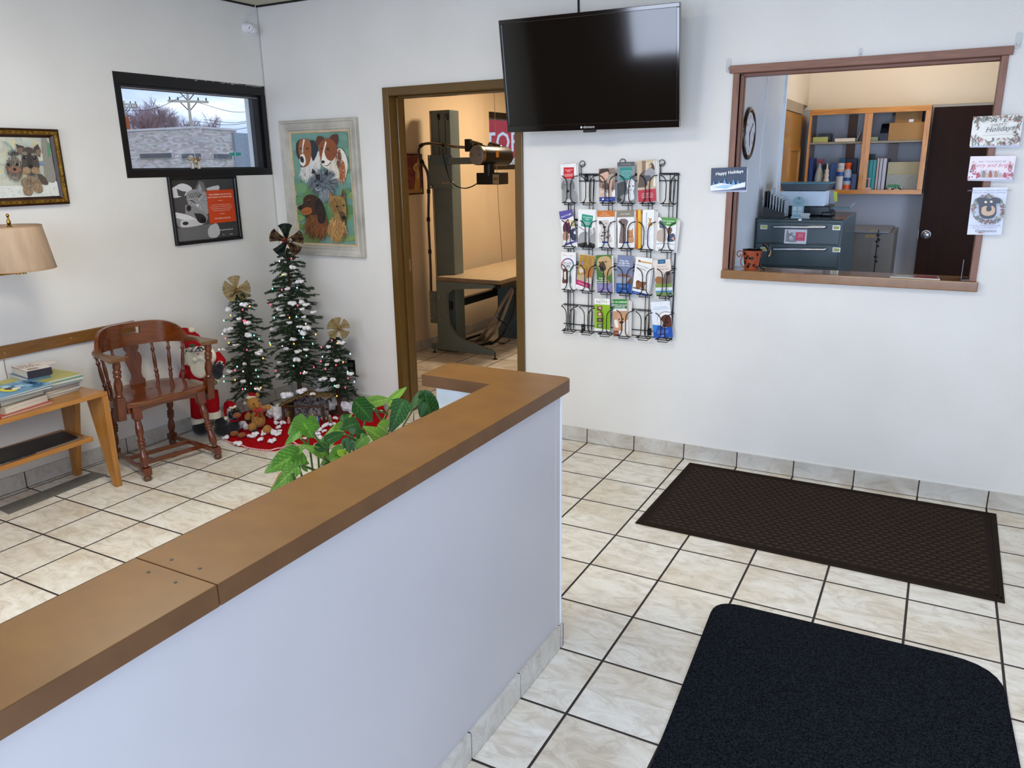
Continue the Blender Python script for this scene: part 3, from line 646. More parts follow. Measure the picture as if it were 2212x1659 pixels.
# ================================================================ left wall: window, lamp, rail
wf = MB()
yA, yB, zA, zB = -1.135, -.002, 1.625, 2.213
LBX(-.06, .004, yA, yB, 2.150, zB, wf); LBX(-.06, .004, yA, yB, zA, 1.672, wf); LBX(-.06, .004, yA, yA + .040, 1.672, 2.150, wf)
LBX(-.06, .004, yB - .038, yB, 1.672, 2.150, wf)
win = obj('window_1', wf, M_black, kind='structure', bevel=.002)
sa = MB(); LBX(-.055, -.02, yA + .04, yB - .055, 2.128, 2.150, sa); LBX(-.055, -.02, yB - .100, yB - .058, 1.672, 2.150, sa); LBX(-.055, -.02, yA + .04, yB - .1, 1.672, 1.680, sa)
obj('sash', sa, pm('dark_bronze_sash', '#25262b', '#1c1d21', scale=20, rough=.3), parent=win)
sl = MB(); LBX(-.050, -.048, yB - .058, yB - .050, 1.672, 2.150, sl); LBX(-.019, -.017, yA + .04, yB - .055, 2.131, 2.134, sl); obj('sash_trim', sl, pm('aluminium_bead', '#c8ccd4', rough=.3, metal=.6), parent=win)
obj('pane', LBX(-.046, -.042, yA + .04, yB - .05, 1.672, 2.150), M_glass, parent=win)
ch = MB(); R = random.Random(5)
for k in range(60):
    y = yB - .01 - abs(R.gauss(0, .22)); w = R.uniform(.004, .022); z = zB - R.uniform(.000, .008); LBX(.004, .0046, y - w, y, z - R.uniform(.001, .004), z, ch)
for k in range(22):
    z = R.uniform(1.65, 2.19); LBX(.004, .0046, yB - R.uniform(.001, .006), yB, z, z + R.uniform(.004, .02), ch)
obj('chipped_paint', ch, pm('chipped_plaster', '#b9b6ab', '#8d8a80', scale=60, rough=.8), parent=win)
# x-ray room window
wf = MB(); yA, yB, zA, zB = 2.975, 4.1, 1.622, 2.19
LBX(-.06, .006, yA, yB, 2.135, zB, wf); LBX(-.06, .006, yA, yB, zA, 1.672, wf); LBX(-.06, -.002, yB - .04, yB, 1.672, 2.135, wf)
w2 = obj('window_2', wf, M_black, kind='structure', bevel=.002)
sl = MB(); LBX(-.05, -.02, yA, yB - .04, 2.118, 2.135, sl); obj('sash_trim', sl, pm('aluminium_bead_two', '#7d7f88', rough=.3, metal=.5), parent=w2)
obj('pane', LBX(-.046, -.042, yA, yB - .04, 1.672, 2.118), M_glass, parent=w2)

# little dog figurine on the window ledge
fq = on_left(421, 363, -.012); fg = empty('dog_figurine', (fq.x, fq.y, 1.673), 'tiny white and tan spaniel figurine standing on the high window ledge', 'figurine')
M_cer = pm('glazed_cream', '#cfc6b4', '#9a8c74', scale=60, rough=.25, contrast=.1); M_cert = pm('glazed_tan', '#9c6a33', '#6f4720', scale=60, rough=.25)
b_ = MB(); z = 1.673
b_.ball((fq.x, fq.y + .006, z + .033), (.011, .025, .013)); b_.ball((fq.x + .004, fq.y - .018, z + .047), (.012, .013, .013)); b_.ball((fq.x + .010, fq.y - .026, z + .043), (.007, .008, .006)); b_.cyl((fq.x, fq.y - .012, z + .03), (fq.x + .003, fq.y - .018, z + .045), .009, .008)
for dx, dy in ((-.006, -.012), (.006, -.014), (-.006, .022), (.006, .022)): b_.cyl((fq.x + dx, fq.y + dy, z), (fq.x + dx, fq.y + dy * .9, z + .03), .0045, .006)
b_.tube([(fq.x, fq.y + .028, z + .037), (fq.x, fq.y + .036, z + .045), (fq.x, fq.y + .035, z + .056)], [.003, .0025, .0015], 6)
obj('body', b_, M_cer, parent=fg)
b_ = MB(); b_.ball((fq.x + .010, fq.y - .010, z + .044), (.004, .006, .011)); b_.ball((fq.x - .006, fq.y - .020, z + .044), (.004, .006, .011)); b_.ball((fq.x + .003, fq.y + .014, z + .039), (.0105, .014, .009)); b_.ball((fq.x + .0165, fq.y - .028, z + .044), .002)
obj('patch', b_, M_cert, parent=fg); fg.scale = (1.4, 1.4, 1.4)

# security camera near the corner
c0 = on_left(531, 60, 0); se = empty('security_camera', (c0.x, c0.y, c0.z), 'small white dome security camera mounted high by the ceiling corner', 'camera')
n_ = Vector((1, 0, 0)); b_ = MB(); b_.lathe([(.036, 0), (.036, .012), (.030, .028)], c0, n_, 20); b_.ball(c0 + Vector((.034, 0, -.002)), .030); hd = c0 + Vector((.052, .004, -.020)); dr = (CAM - hd).normalized(); b_.lathe([(.026, -.035), (.027, 0), (.025, .004), (.022, .004)], hd, dr, 20)
obj('housing', b_, M_white, parent=se)
b_ = MB(); b_.lathe([(.0215, 0), (.0215, .0045), (.017, .0035)], hd, dr, 20); obj('lens', b_, M_black, parent=se)
b_ = MB()
for k in range(10):
    a = 2 * PI * k / 10; q = dr.to_track_quat('Z', 'Y'); b_.ball(hd + q @ Vector((.0145 * math.cos(a), .0145 * math.sin(a), .0045)), .0022, 6, 4)
b_.ball(hd + dr * .0045, .005, 8, 5); obj('infrared_led', b_, M_steel, parent=se)
b_ = MB(); b_.tube(spline([hd + Vector((.0, -.028, .006)) + dr * .004, hd + Vector((0, -.012, .028)) + dr * .004, hd + Vector((0, .012, .028)) + dr * .004, hd + Vector((0, .028, .004)) + dr * .004], 5), .0018, 6); obj('visor_gap', b_, M_black, parent=se)
c1 = on_left(552, 14, .02); obj('camera_cable', MB().tube(spline([c0 + Vector((.006, -.012, .03)), c0 + Vector((.012, .015, .075)), (c0.x + .01, c1.y - .02, 2.66), (c1.x, c1.y, CZ - .002)], 6), .0022, 6), M_white, label='thin white cable from the security camera up to the ceiling', cat='cable')

# chair rail board on the wall
M_oakd = wood('oak_rail', '#8a5f2e', '#70491f', 'y', rough=.45, scale=5, contrast=.2)
r1 = LBX(.0, .018, -2.6, -1.236, .728, .794)
rl = obj('chair_rail', r1, M_oakd, bevel=.002, label='long flat brown wooden rail screwed to the left wall behind the armchair', cat='rail')
for u, v in ((10, 763), (153, 730)):
    q = on_left(u, v, .018); sc_ = MB(); sc_.cyl((q.x - .001, q.y, q.z), (q.x + .0008, q.y, q.z), .005, seg=10)
    obj('screw_cap', sc_, pm('screw_plug', '#a58a5c', rough=.5), parent=rl)
cr = MB(); cr.tube([on_left(8, 776, .001), on_left(12, 800, .001), on_left(19, 828, .0012), on_left(17, 860, .001)], .0018, 5)
obj('lamp_cord', cr, pm('tan_cord', '#8a6a40', rough=.6), label='thin tan cord hanging down the left wall behind the magazines', cat='cord')

# swing arm wall lamp, its centre out of frame on the left
lc = on_left(28, 530, .33); lx, ly = lc.x, lc.y
sb, st_ = at(28, 583, 0, lx).z, at(28, 487, 0, lx).z
lp = empty('wall_lamp', (lx, ly, sb), 'beige pleated drum shade on a brass swing arm at the left edge', 'lamp')
dist = (Vector((lx, ly, sb)) - CAM).length
eb = at(114, 565, 0, lx); rb = (Vector((eb.x, eb.y, 0)) - Vector((lx, ly, 0))).length * .93; rt = rb * .80
sh = MB(); sh.lathe([(rb, 0), (rb + .0015, .003), (rt + .0015, st_ - sb - .003), (rt, st_ - sb)], (lx, ly, sb), seg=48, caps=False)
sh.lathe([(rt - .002, st_ - sb - .001), (rb - .002, .001)], (lx, ly, sb), seg=48, caps=False)
M_shade = pm('beige_fabric_shade', '#b59c82', '#9f876e', scale=5, rough=.7, stretch=(5, 5, .3), bump=.15, bscale=14, trans=0, contrast=.2)
obj('lamp_shade', sh, M_shade, parent=lp)
M_tape = pm('shade_tape', '#a98a6c', rough=.7)
sh = MB(); sh.lathe([(rt + .002, st_ - sb - .006), (rt + .003, st_ - sb), (rt - .002, st_ - sb + .001)], (lx, ly, sb), seg=48, caps=False); obj('shade_trim', sh, M_tape, parent=lp)
sh = MB(); sh.lathe([(rb + .002, .006), (rb + .003, 0), (rb - .002, -.001)], (lx, ly, sb), seg=48, caps=False)
obj('shade_trim', sh, M_tape, parent=lp)
M_brass = pm('brass', '#b08a3e', '#94712c', scale=20, rough=.25, metal=1)
fz = st_ - .004; fn = MB(); fn.lathe([(.012, 0), (.012, .003), (.006, .006), (.008, .012), (.010, .022), (.005, .036), (.004, .044), (.007, .048), (.008, .053), (.005, .059), (0, .061)], (lx, ly, fz), seg=14)
obj('finial', fn, M_brass, parent=lp)
sp_ = MB()
for k in range(3):
    a = 2 * PI * k / 3 + .6; sp_.tube([(lx, ly, fz - .002), (lx + .9 * rt * math.cos(a), ly + .9 * rt * math.sin(a), fz - .006), (lx + (rt - .003) * math.cos(a), ly + (rt - .003) * math.sin(a), fz)], .002, 6)
sp_.cyl((lx, ly, sb - .0), (lx, ly, fz), .004); obj('shade_spider', sp_, M_brass, parent=lp)
ar = MB(); za = sb - .016; ar.cyl((lx, ly, za - .008), (lx, ly, sb + .09), .011); ar.cyl((lx + .0, ly + .03, za - .009), (lx, ly + .03, za + .012), .010)
wl = SHL @ Vector((0.002, ly - .38, za)); ar.cyl((lx, ly + .03, za), (lx - .02, ly - .30, za), .0055); ar.cyl((lx - .02, ly - .30, za - .01), (lx - .02, ly - .30, za + .01), .009); ar.cyl((lx - .02, ly - .30, za), wl + Vector((.01, 0, 0)), .0055)
ar.lathe([(.045, 0), (.045, .008), (.02, .016)], wl, (1, 0, 0), 20); obj('swing_arm', ar, M_brass, parent=lp)

# ================================================================ side table
TZ = .540
M_maple = wood('honey_maple', '#b57c35', '#99642a', 'y', rough=.32, scale=3, coat=.25, contrast=.22); M_maplez = wood('honey_maple_leg', '#b57c35', '#99642a', 'z', rough=.32, scale=3, coat=.25, contrast=.22)
tb = empty('side_table', (-2.2, -2.25, 0), 'honey maple two tier side table with tapered slab legs', 'table')
X0, X1, Y0, Y1 = -2.415, -2.02, -3.05, -1.755
obj('tabletop', bx(X0, X1, Y0, Y1, TZ - .022, TZ), M_maple, parent=tb, bevel=.003)
obj('shelf', bx(X0 + .03, X1 - .085, Y0 + .05, -1.822, .268, .292), M_maple, parent=tb, bevel=.003)
for sx, xo in ((1, X1), (-1, X0)):
    for sy, yo in ((1, Y1), (-1, Y0)):
        w0, w1 = .155, .036
        m_ = Matrix(((1, 0, 0, 0), (0, 0, 1, 0), (0, 1, 0, 0), (0, 0, 0, 1)))
        top_in = xo - sx * w0; ft = xo - sx * w1
        yy = (yo - .032, yo) if sy > 0 else (yo, yo + .032)
        pts = [(xo, TZ - .0225), (top_in, TZ - .0225), (ft - sx * .0, .0), (xo - 0, 0)]
        ar2 = sum(pts[i][0] * pts[(i + 1) % 4][1] - pts[(i + 1) % 4][0] * pts[i][1] for i in range(4))
        if ar2 > 0: pts = pts[::-1]
        lg = MB(); n0 = 0; lg.prism(pts, yy[0], yy[1], mat=m_); obj('leg', lg, M_maplez, parent=tb, bevel=.002)

# books and magazines: a stack = list of (w, d, h, rot, colour, page colour, label, art)
M_page = pm('page_block', '#d9d2c2', '#c0b8a6', scale=3, rough=.8, stretch=(1, 1, 120), contrast=.12)
def sheet_mat(col, r=.35): return pm('cover_' + col.strip('#'), col, rough=r, scale=20)
def booklet(name, c, w, d, h, rot, col, label, cat, art=None, group=None, spine='#cccccc', thick_cover=.0016):
    """w along local x, d along local y; spine at -y side... pages block between covers"""
    x, y, z = c; t = empty(name, (x, y, z), label, cat, group, rz=rot)
    m = sheet_mat(col)
    pg = MB().box(-w / 2 + .002, w / 2 - .002, -d / 2 + .003, d / 2 - .002, thick_cover, h - thick_cover); obj('pages', pg, M_page, parent=t, local=True)
    cv = MB().box(-w / 2, w / 2, -d / 2, d / 2, 0, thick_cover).box(-w / 2, w / 2, -d / 2, d / 2, h - thick_cover, h).box(-w / 2, w / 2, -d / 2, -d / 2 + .0025, thick_cover, h - thick_cover)
    obj('cover', cv, m, parent=t, local=True)
    if art:
        A = Art(Matrix.Translation((-w / 2, -d / 2, h - .0003)), w, d, None, col); art(A, w, d); obj('cover_print', A.mb, INK_GLOSS, parent=t, local=True)
    return t
def art_lines(cols, n=9, seed=0):
    def f(A, w, d):
        R = random.Random(seed)
        for k in range(n):
            x = R.uniform(.05, .7) * w; y = R.uniform(.05, .85) * d; A.raw([(x, y), (x + R.uniform(.1, .3) * w, y), (x + R.uniform(.1, .3) * w, y + R.uniform(.04, .2) * d), (x, y + .08 * d)], R.choice(cols))
    return f
SH = (-2.29, -1.90)           # back stack near the wall
def stackz(base, specs, name_cat):
    z = base; kf = name_cat or 1
    for s in specs:
        s = s[:4] + (s[4] * kf,) + s[5:]
        booklet('magazine' if s[8] == 'magazine' else 'book', (s[0], s[1], z + .0002), s[2], s[3], s[4], s[5], s[6], s[7], s[8], s[9] if len(s) > 9 else None, group=s[10] if len(s) > 10 else None); z += s[4] + .0004
    return z
px, py = -2.285, -1.945
z1 = stackz(TZ, [
    (px, py - .01, .225, .29, .007, .10, '#8f949a', 'grey covered magazine at the bottom of the tall back stack', 'magazine'),
    (px + .004, py, .22, .285, .006, .05, '#c7c2b8', 'pale magazine second from the bottom of the tall back stack', 'magazine'),
    (px, py - .004, .225, .285, .006, .13, '#b9b1a6', 'beige magazine third from the bottom of the tall back stack', 'magazine'),
    (px, py + .002, .222, .29, .007, .04, '#9c6d62', 'dull red brown magazine in the middle of the tall back stack', 'magazine'),
    (px + .01, py + .01, .23, .29, .006, -.02, '#2f7fa8', 'bright blue magazine under the teal one in the tall back stack', 'magazine'),
    (px + .012, py + .012, .235, .30, .008, -.05, '#3f9a9b', 'teal magazine under the yellow green book in the tall back stack', 'magazine'),
    (px - .002, py - .004, .24, .31, .007, .02, '#b4b05a', 'yellow green edged picture book on top of the magazines in the back stack', 'book')], 1.9)
def art_paper(A, w, d):
    A.raw([(0, 0), (w, 0), (w, d), (0, d)], '#e6e1d8')
    for k, t in enumerate(('DOG', 'CARE')): A.text(t, w * .5, d * (.5 - .32 * k), .05, '#8a2f2f')
    A.raw([(.1 * w, .85 * d), (.9 * w, .85 * d), (.9 * w, .95 * d), (.1 * w, .95 * d)], '#3b4a66')
z2 = stackz(z1, [(px - .045, py - .02, .115, .19, .014, 1.48, '#6d90a8', 'blue white paperback under the thick dark book in the back stack', 'book')], 1.3)
def art_thick(A, w, d):
    A.raw([(0, 0), (w, 0), (w, d), (0, d)], '#e5ddd4'); A.text('HELLO', w * .5, d * .66, .045, '#7d2a26', bold=.01); A.text('FRIEND', w * .5, d * .45, .04, '#7d2a26', bold=.01); A.raw([(.15 * w, .1 * d), (.6 * w, .1 * d), (.6 * w, .3 * d), (.15 * w, .3 * d)], '#9a8d86')
z3 = stackz(z2, [(px - .035, py - .012, .118, .20, .034, 1.42, '#2b2735', 'thick dark spined paperback on top of the back stack', 'book', art_thick)], 1.15)
tl = obj('paper_leaflet', MB().prism([(px - .12, py + .02), (px + .02, py + .045), (px + .0, py + .11), (px - .09, py + .09)], z3 + .0006, z3 + .0016), pm('cream_leaflet', '#e2d8cf', rough=.6), label='cream folded leaflet lying on the thick dark paperback', cat='leaflet')
sq = MB(); 
# front stack
qx, qy = -2.165, -2.155
def art_blue(A, w, d):
    for k in range(14):
        R = random.Random(k); A.ell(R.uniform(0, w), R.uniform(0, d), .03, .02, R.choice(['#7fb0cf', '#5b8fb5', '#a9cade', '#3e6f96']), 0, 10)
    A.ell(w * .55, d * .40, .055, .03, '#d9cf3a'); A.ell(w * .5, d * .45, .028, .018, '#2c2c2c'); A.ell(w * .62, d * .52, .02, .02, '#e9e4d8'); A.text('FAMILY', w * .5, d * .82, .045, '#12355c', bold=.01)
za = stackz(TZ, [
    (qx, qy - .01, .21, .275, .005, .12, '#b4452f', 'thin red edged magazine at the bottom of the front stack', 'magazine'),
    (qx, qy + .0, .17, .24, .019, .18, '#b9a98e', 'thick tan paperback low in the front magazine stack', 'book'),
    (qx - .01, qy - .005, .165, .235, .017, .14, '#4b4a48', 'thick dark edged paperback under the blue magazines in the front stack', 'book'),
    (qx, qy, .21, .275, .006, .06, '#2e5f80', 'dark blue magazine under the top one in the front stack', 'magazine'),
    (qx, qy + .003, .215, .28, .005, .10, '#5e93b5', 'light blue magazine with a yellow picture on top of the front stack', 'magazine', art_blue)], 1.9)
wx, wy = -2.17, -2.47
stackz(TZ, [(wx - .0, wy + .02, .2, .27, .006, .05, '#a0a4a8', 'grey magazine at the bottom of the stack at the left frame edge', 'magazine'),
    (wx, wy + .03, .16, .23, .026, .02, '#3d4f52', 'thick cream paged book in the stack at the left frame edge', 'book'),
    (wx, wy + .03, .21, .28, .005, -.03, '#5d7478', 'grey teal magazine on top of the stack at the left frame edge', 'magazine')], 1.8)
# shelf: black folder over papers
fo = MB(); cz = .2925
fo.prism([(-2.335, -2.30), (-2.125, -2.33), (-2.14, -1.885), (-2.30, -1.86)], cz + .008, cz + .014)
obj('folder', fo, pm('black_folder', '#141317', '#0d0c10', scale=30, rough=.4), bevel=.001, label='black folder lying on the lower shelf of the side table', cat='folder')
obj('magazine', MB().prism([(-2.33, -2.46), (-2.11, -2.44), (-2.125, -2.13), (-2.345, -2.15)], cz + .0002, cz + .0075), pm('grey_mag', '#7c7874', '#3a3a3d', scale=25, rough=.4, contrast=.05), label='glossy grey magazine under the black folder on the lower shelf', cat='magazine')
pp = obj('paper_sheet', MB().prism([(-2.30, -2.10), (-2.115, -2.12), (-2.125, -1.86), (-2.31, -1.85)], cz + .0002, cz + .003), pm('brown_paper', '#8a7a6c', rough=.6), label='thin brownish paper sheet under the far end of the black folder', cat='paper')

# floor register
vq = [(-2.331, -2.25), (-2.205, -2.262), (-2.235, -1.70), (-2.349, -1.705)]
M_reg = pm('grey_register', '#807f77', '#706f67', scale=30, rough=.5, metal=.3)
vr = obj('floor_register', MB().prism(vq, 0, .004), M_reg, label='long grey metal floor vent register beside the baseboard', cat='vent', bevel=.001)
g = MB()
for k in range(26):
    t = (k + 1.5) / 28; y = -2.25 + .54 * t; x0 = -2.325 - .012 * t; g.box(x0 + .018, x0 + .097, y, y + .004, .0041, .0052)
obj('louvre', g, pm('dark_louvre', '#72716a', rough=.6), parent=vr)

# ================================================================ armchair
M_mahz = wood('mahogany_turned', '#6c3011', '#47200a', 'z', rough=.22, scale=4, coat=.5, contrast=.25)
M_mah = wood('mahogany_board', '#773812', '#51270b', 'y', rough=.2, scale=3, coat=.6, contrast=.25)
M_worn = pm('worn_wood_edge', '#94652f', '#74461d', scale=30, rough=.35, coat=.2)
ac = empty('armchair', (-2.14, -1.391, 0), 'reddish brown wooden captain armchair with turned legs, beside the magazine table', 'chair', rz=-.199)
def loc(name, mb, m, parent=ac, **k): return obj(name, mb, m, parent=parent, local=True, **k)
# seat: rounded outline, dished top, shaped front
def seat_out(n=56):
    o = []
    for k in range(n):
        a = 2 * PI * k / n; ca, sa = math.cos(a), math.sin(a)
        e = .42 if ca > 0 else .75
        x = (abs(ca) ** e) * (1 if ca > 0 else -1); y = (abs(sa) ** (.5 if ca > 0 else .62)) * (1 if sa > 0 else -1)
        X = x * .198 if x > 0 else x * .235
        o.append((X - .005 + (0 if x > 0 else 0), y * (.270 if x > -.1 else .270 - .05 * (-x))))
    return o
so_ = seat_out(); n = len(so_); vs = []; fs = []
rings = [1, .97, .8, .6, .4, .2]
def seat_z(x, y):
    d = .012 * math.exp(-((abs(y) - .11) / .08) ** 2) * math.exp(-((x + .02) / .12) ** 2)
    f = max(0, (x - .08) / .11); sc = .012 * f * (math.cos(y / .268 * PI * 2) * -.5 + .3)
    return .441 - d - max(0, sc) * .9
for r in rings:
    for x, y in so_: vs.append((x * r, y * r, seat_z(x * r, y * r) - (.004 if r == 1 else 0)))
for x, y in so_: vs.append((x * .985, y * .985, .412))
for i in range(len(rings) - 1):
    for k in range(n): k2 = (k + 1) % n; fs.append((i * n + k, i * n + k2, (i + 1) * n + k2, (i + 1) * n + k))
fs.append(tuple((len(rings) - 1) * n + k for k in range(n))); b0 = len(rings) * n
for k in range(n): k2 = (k + 1) % n; fs.append((b0 + k, b0 + k2, k2, k))
fs.append(tuple(b0 + k for k in range(n))[::-1])
seat = loc('seat', MB().add(vs, fs, smooth=True), M_mah, sharp=10)
ev = []
for k in range(n):
    x, y = so_[k]
    if x > .17: ev.append((x + .0005, y, seat_z(x, y) - .003))
ev.sort(key=lambda q: q[1]); loc('worn_edge', MB().tube(ev, .0022, 6), M_worn, parent=ac)
# aprons
apn = MB(); apn.prism([(-.20, .405), (-.20, .377), (-.13, .386), (-.05, .392), (.05, .392), (.13, .386), (.20, .377), (.20, .405)][::-1], .150, .168, mat=Matrix(((0, 0, 1, 0), (1, 0, 0, 0), (0, 1, 0, 0), (0, 0, 0, 1))))
loc('apron', apn, M_mah)
loc('apron', MB().box(-.20, .15, -.228, -.212, .375, .412), M_mah); loc('apron', MB().box(-.20, .15, .212, .228, .375, .412), M_mah); loc('apron', MB().box(-.205, -.190, -.19, .19, .375, .412), M_mah)
# legs: block, turned shaft, block, bun foot
def leg(top, foot):
    top = Vector(top); foot = Vector(foot); d = foot - top; L = d.length; q = d.normalized()
    P = lambda t: top + d * t
    mb = MB()
    def blk(t0, t1, w0, w1):
        a, b = P(t0), P(t1); vs = [Vector((a.x + sx * w0, a.y + sy * w0, a.z)) for sx, sy in ((-1, -1), (1, -1), (1, 1), (-1, 1))] + [Vector((b.x + sx * w1, b.y + sy * w1, b.z)) for sx, sy in ((-1, -1), (1, -1), (1, 1), (-1, 1))]
        mb.add(vs, [(0, 1, 2, 3), (7, 6, 5, 4), (0, 4, 5, 1), (1, 5, 6, 2), (2, 6, 7, 3), (3, 7, 4, 0)])
    blk(0, .17, .023, .022)
    prof = [(.012, .165), (.019, .17), (.019, .19), (.0145, .20), (.018, .24), (.021, .30), (.020, .36), (.014, .41), (.012, .43), (.020, .44), (.020, .47), (.014, .48), (.021, .49), (.021, .51), (.014, .52), (.020, .53), (.019, .555), (.012, .57), (.015, .60), (.021, .67), (.022, .72), (.016, .78), (.013, .80), (.019, .81), (.012, .825)]
    mb.lathe([(r, t * L) for r, t in prof], top, d, 16)
    blk(.82, .925, .0235, .021)
    l = loc('leg', mb, M_mahz, bevel=.002)
    f = MB().lathe([(.010, .915 * L), (.016, .93 * L), (.0215, .95 * L), (.0215, .975 * L), (.017, L - .0005)], top, d, 16)
    loc('foot', f, pm('worn_bun_foot', '#6d4a30', '#3d281a', scale=40, rough=.4), parent=l)
    return P(.875)
fl = leg((.150, -.185, .412), (.237, -.214, 0)); fr_ = leg((.150, .185, .412), (.237, .214, 0)); rl_ = leg((-.165, -.165, .412), (-.246, -.178, 0)); rr_ = leg((-.165, .165, .412), (-.246, .178, 0))
def bar(a, b, h=.012, w=.009):
    a = Vector(a); b = Vector(b); d = (b - a); L = d.length; m_ = frame(a, d, (0, 0, 1)); return MB().box(0, L, -h, h, -w, w, mat=m_)
loc('stretcher', bar(fl, rl_), M_mah, bevel=.002); loc('stretcher', bar(fr_, rr_), M_mah, bevel=.002)
for t in (.30, .62): loc('stretcher', bar(fl.lerp(rl_, t), fr_.lerp(rr_, t)), M_mah, bevel=.002)
# horseshoe arm rail
railpts = [(.214, -.262), (.13, -.272), (.03, -.276), (-.07, -.262), (-.15, -.215), (-.205, -.13), (-.226, 0), (-.205, .13), (-.15, .215), (-.07, .262), (.03, .276), (.13, .272), (.214, .262)]
cl = spline([(x, y, 0) for x, y in railpts], 8)
M_arm = wood('worn_arm_wood', '#7d5a35', '#54321a', 'x', rough=.35, scale=6, coat=.2)
def arm(sgn):
    pts = [p for p in cl if p.y * sgn > .13]; pts.sort(key=lambda p: -p.x if True else 0); mb = MB(); vs = []; N_ = len(pts)
    for i, p in enumerate(pts):
        t = i / (N_ - 1); w = .034 * (1 - min(1, t * 3)) + .019; d = (pts[min(i + 1, N_ - 1)] - pts[max(i - 1, 0)]).normalized(); q = Vector((-d.y, d.x, 0))
        if i == 0: w *= .8
        w = w if p.x > -.06 else .011
        for s_, h in ((-1, .687), (1, .687), (1, .709), (-1, .709)): vs.append(Vector((p.x, p.y, h)) + q * s_ * w)
    fs = [(i * 4 + k, i * 4 + (k + 1) % 4, (i + 1) * 4 + (k + 1) % 4, (i + 1) * 4 + k) for i in range(N_ - 1) for k in range(4)] + [(3, 2, 1, 0), tuple((N_ - 1) * 4 + k for k in range(4))]
    a = loc('armrest', mb.add(vs, fs), M_arm, bevel=.004)
    e = MB(); ed = []
    for i in range(0, 14):
        p = pts[i]; d = (pts[i + 1] - pts[max(i - 1, 0)]).normalized(); q = Vector((-d.y, d.x, 0)); t = i / (N_ - 1); w = .034 * (1 - min(1, t * 3)) + .019
        ed.append(Vector((p.x, p.y, .7035)) + q * (w) * (1 if sgn < 0 else -1) * (-1))
    loc('worn_edge', MB().tube(ed, .003, 6), M_worn, parent=a)
arm(-1); arm(1)
# crest with hand slot
cp = [p for p in cl if p.x < -.035]; Lc = [0]
for a, b in zip(cp[:-1], cp[1:]): Lc.append(Lc[-1] + (b - a).length)
tot = Lc[-1]
def cpt(s):
    d = (s + 1) / 2 * tot
    for i in range(len(Lc) - 1):
        if d <= Lc[i + 1] + 1e-9:
            t = (d - Lc[i]) / (Lc[i + 1] - Lc[i]); p = cp[i].lerp(cp[i + 1], t); dd = (cp[i + 1] - cp[i]).normalized(); return p, Vector((dd.y, -dd.x, 0))
NS = 60; rows = [0, .46, .50, .78, .84, 1]; vs = []; idx = {}
for i in range(NS + 1):
    s_ = -1 + 2 * i / NS; p, nn = cpt(s_); h = .036 + .104 * max(0, 1 - abs(s_) ** 4.5)
    for j, r in enumerate(rows):
        z_ = .672 + h * r; th = .0135 * (1 - .25 * r); lean = nn * (.016 * r * h / .1)
        for k_, sg in enumerate((-1, 1)): idx[i, j, k_] = len(vs); vs.append(Vector((p.x, p.y, z_)) + lean + nn * sg * th)
slot = lambda i, j: j == 2 and abs(-1 + (2 * i + 1) / NS) < .17
fs = []
for i in range(NS):
    for j in range(len(rows) - 1):
        if slot(i, j): continue
        fs.append((idx[i, j, 1], idx[i + 1, j, 1], idx[i + 1, j + 1, 1], idx[i, j + 1, 1])); fs.append((idx[i, j, 0], idx[i, j + 1, 0], idx[i + 1, j + 1, 0], idx[i + 1, j, 0]))
    for j, fl_ in ((0, 0), (len(rows) - 1, 1)): f = (idx[i, j, 0], idx[i + 1, j, 0], idx[i + 1, j, 1], idx[i, j, 1]); fs.append(f if not fl_ else f[::-1])
    if slot(i, 2):
        for j in (2, 3): f = (idx[i, j, 0], idx[i + 1, j, 0], idx[i + 1, j, 1], idx[i, j, 1]); fs.append(f[::-1] if j == 2 else f)
        for e_, ii in ((not slot(i - 1, 2), i), (not slot(i + 1, 2), i + 1)):
            if e_: fs.append((idx[ii, 2, 0], idx[ii, 3, 0], idx[ii, 3, 1], idx[ii, 2, 1]))
for ii in (0, NS): fs += [(idx[ii, j, 0], idx[ii, j + 1, 0], idx[ii, j + 1, 1], idx[ii, j, 1]) for j in range(len(rows) - 1)]
loc('crest_rail', MB().add(vs, fs, smooth=True), M_mah, sharp=5)
# spindles, splat and arm posts
def spindle(a, b):
    a = Vector(a); b = Vector(b); L = (b - a).length
    prof = [(.007, 0), (.0085, .04), (.011, .10), (.012, .16), (.008, .21), (.0115, .23), (.013, .26), (.0115, .29), (.008, .31), (.0095, .36), (.0115, .50), (.0105, .62), (.0075, .74), (.0075, .76), (.0125, .79), (.0125, .82), (.0075, .85), (.008, .93), (.007, 1)]
    loc('spindle', MB().lathe([(r, t * L) for r, t in prof], a, b - a, 12), M_mahz)
for s_, sx, sy in ((-.34, -.185, -.115), (-.60, -.15, -.18), (-.86, -.09, -.225), (.34, -.185, .115), (.60, -.15, .18), (.86, -.09, .225)):
    p, nn = cpt(s_); spindle((sx, sy, .436), (p.x, p.y, .678))
p, nn = cpt(0); m_ = frame((-.197, 0, .436), (0, 1, 0), (p.x + .197, 0, .68 - .436))
half = [(.044, 0), (.046, .03), (.034, .045), (.030, .07), (.036, .11), (.046, .15), (.050, .18), (.044, .205), (.030, .222), (.040, .235), (.046, .25), (.040, .272)]
loc('splat', MB().prism([(x, y * .9) for x, y in half] + [(-x, y * .9) for x, y in half[::-1]], -.006, .006, mat=m_), M_mahz, bevel=.002)
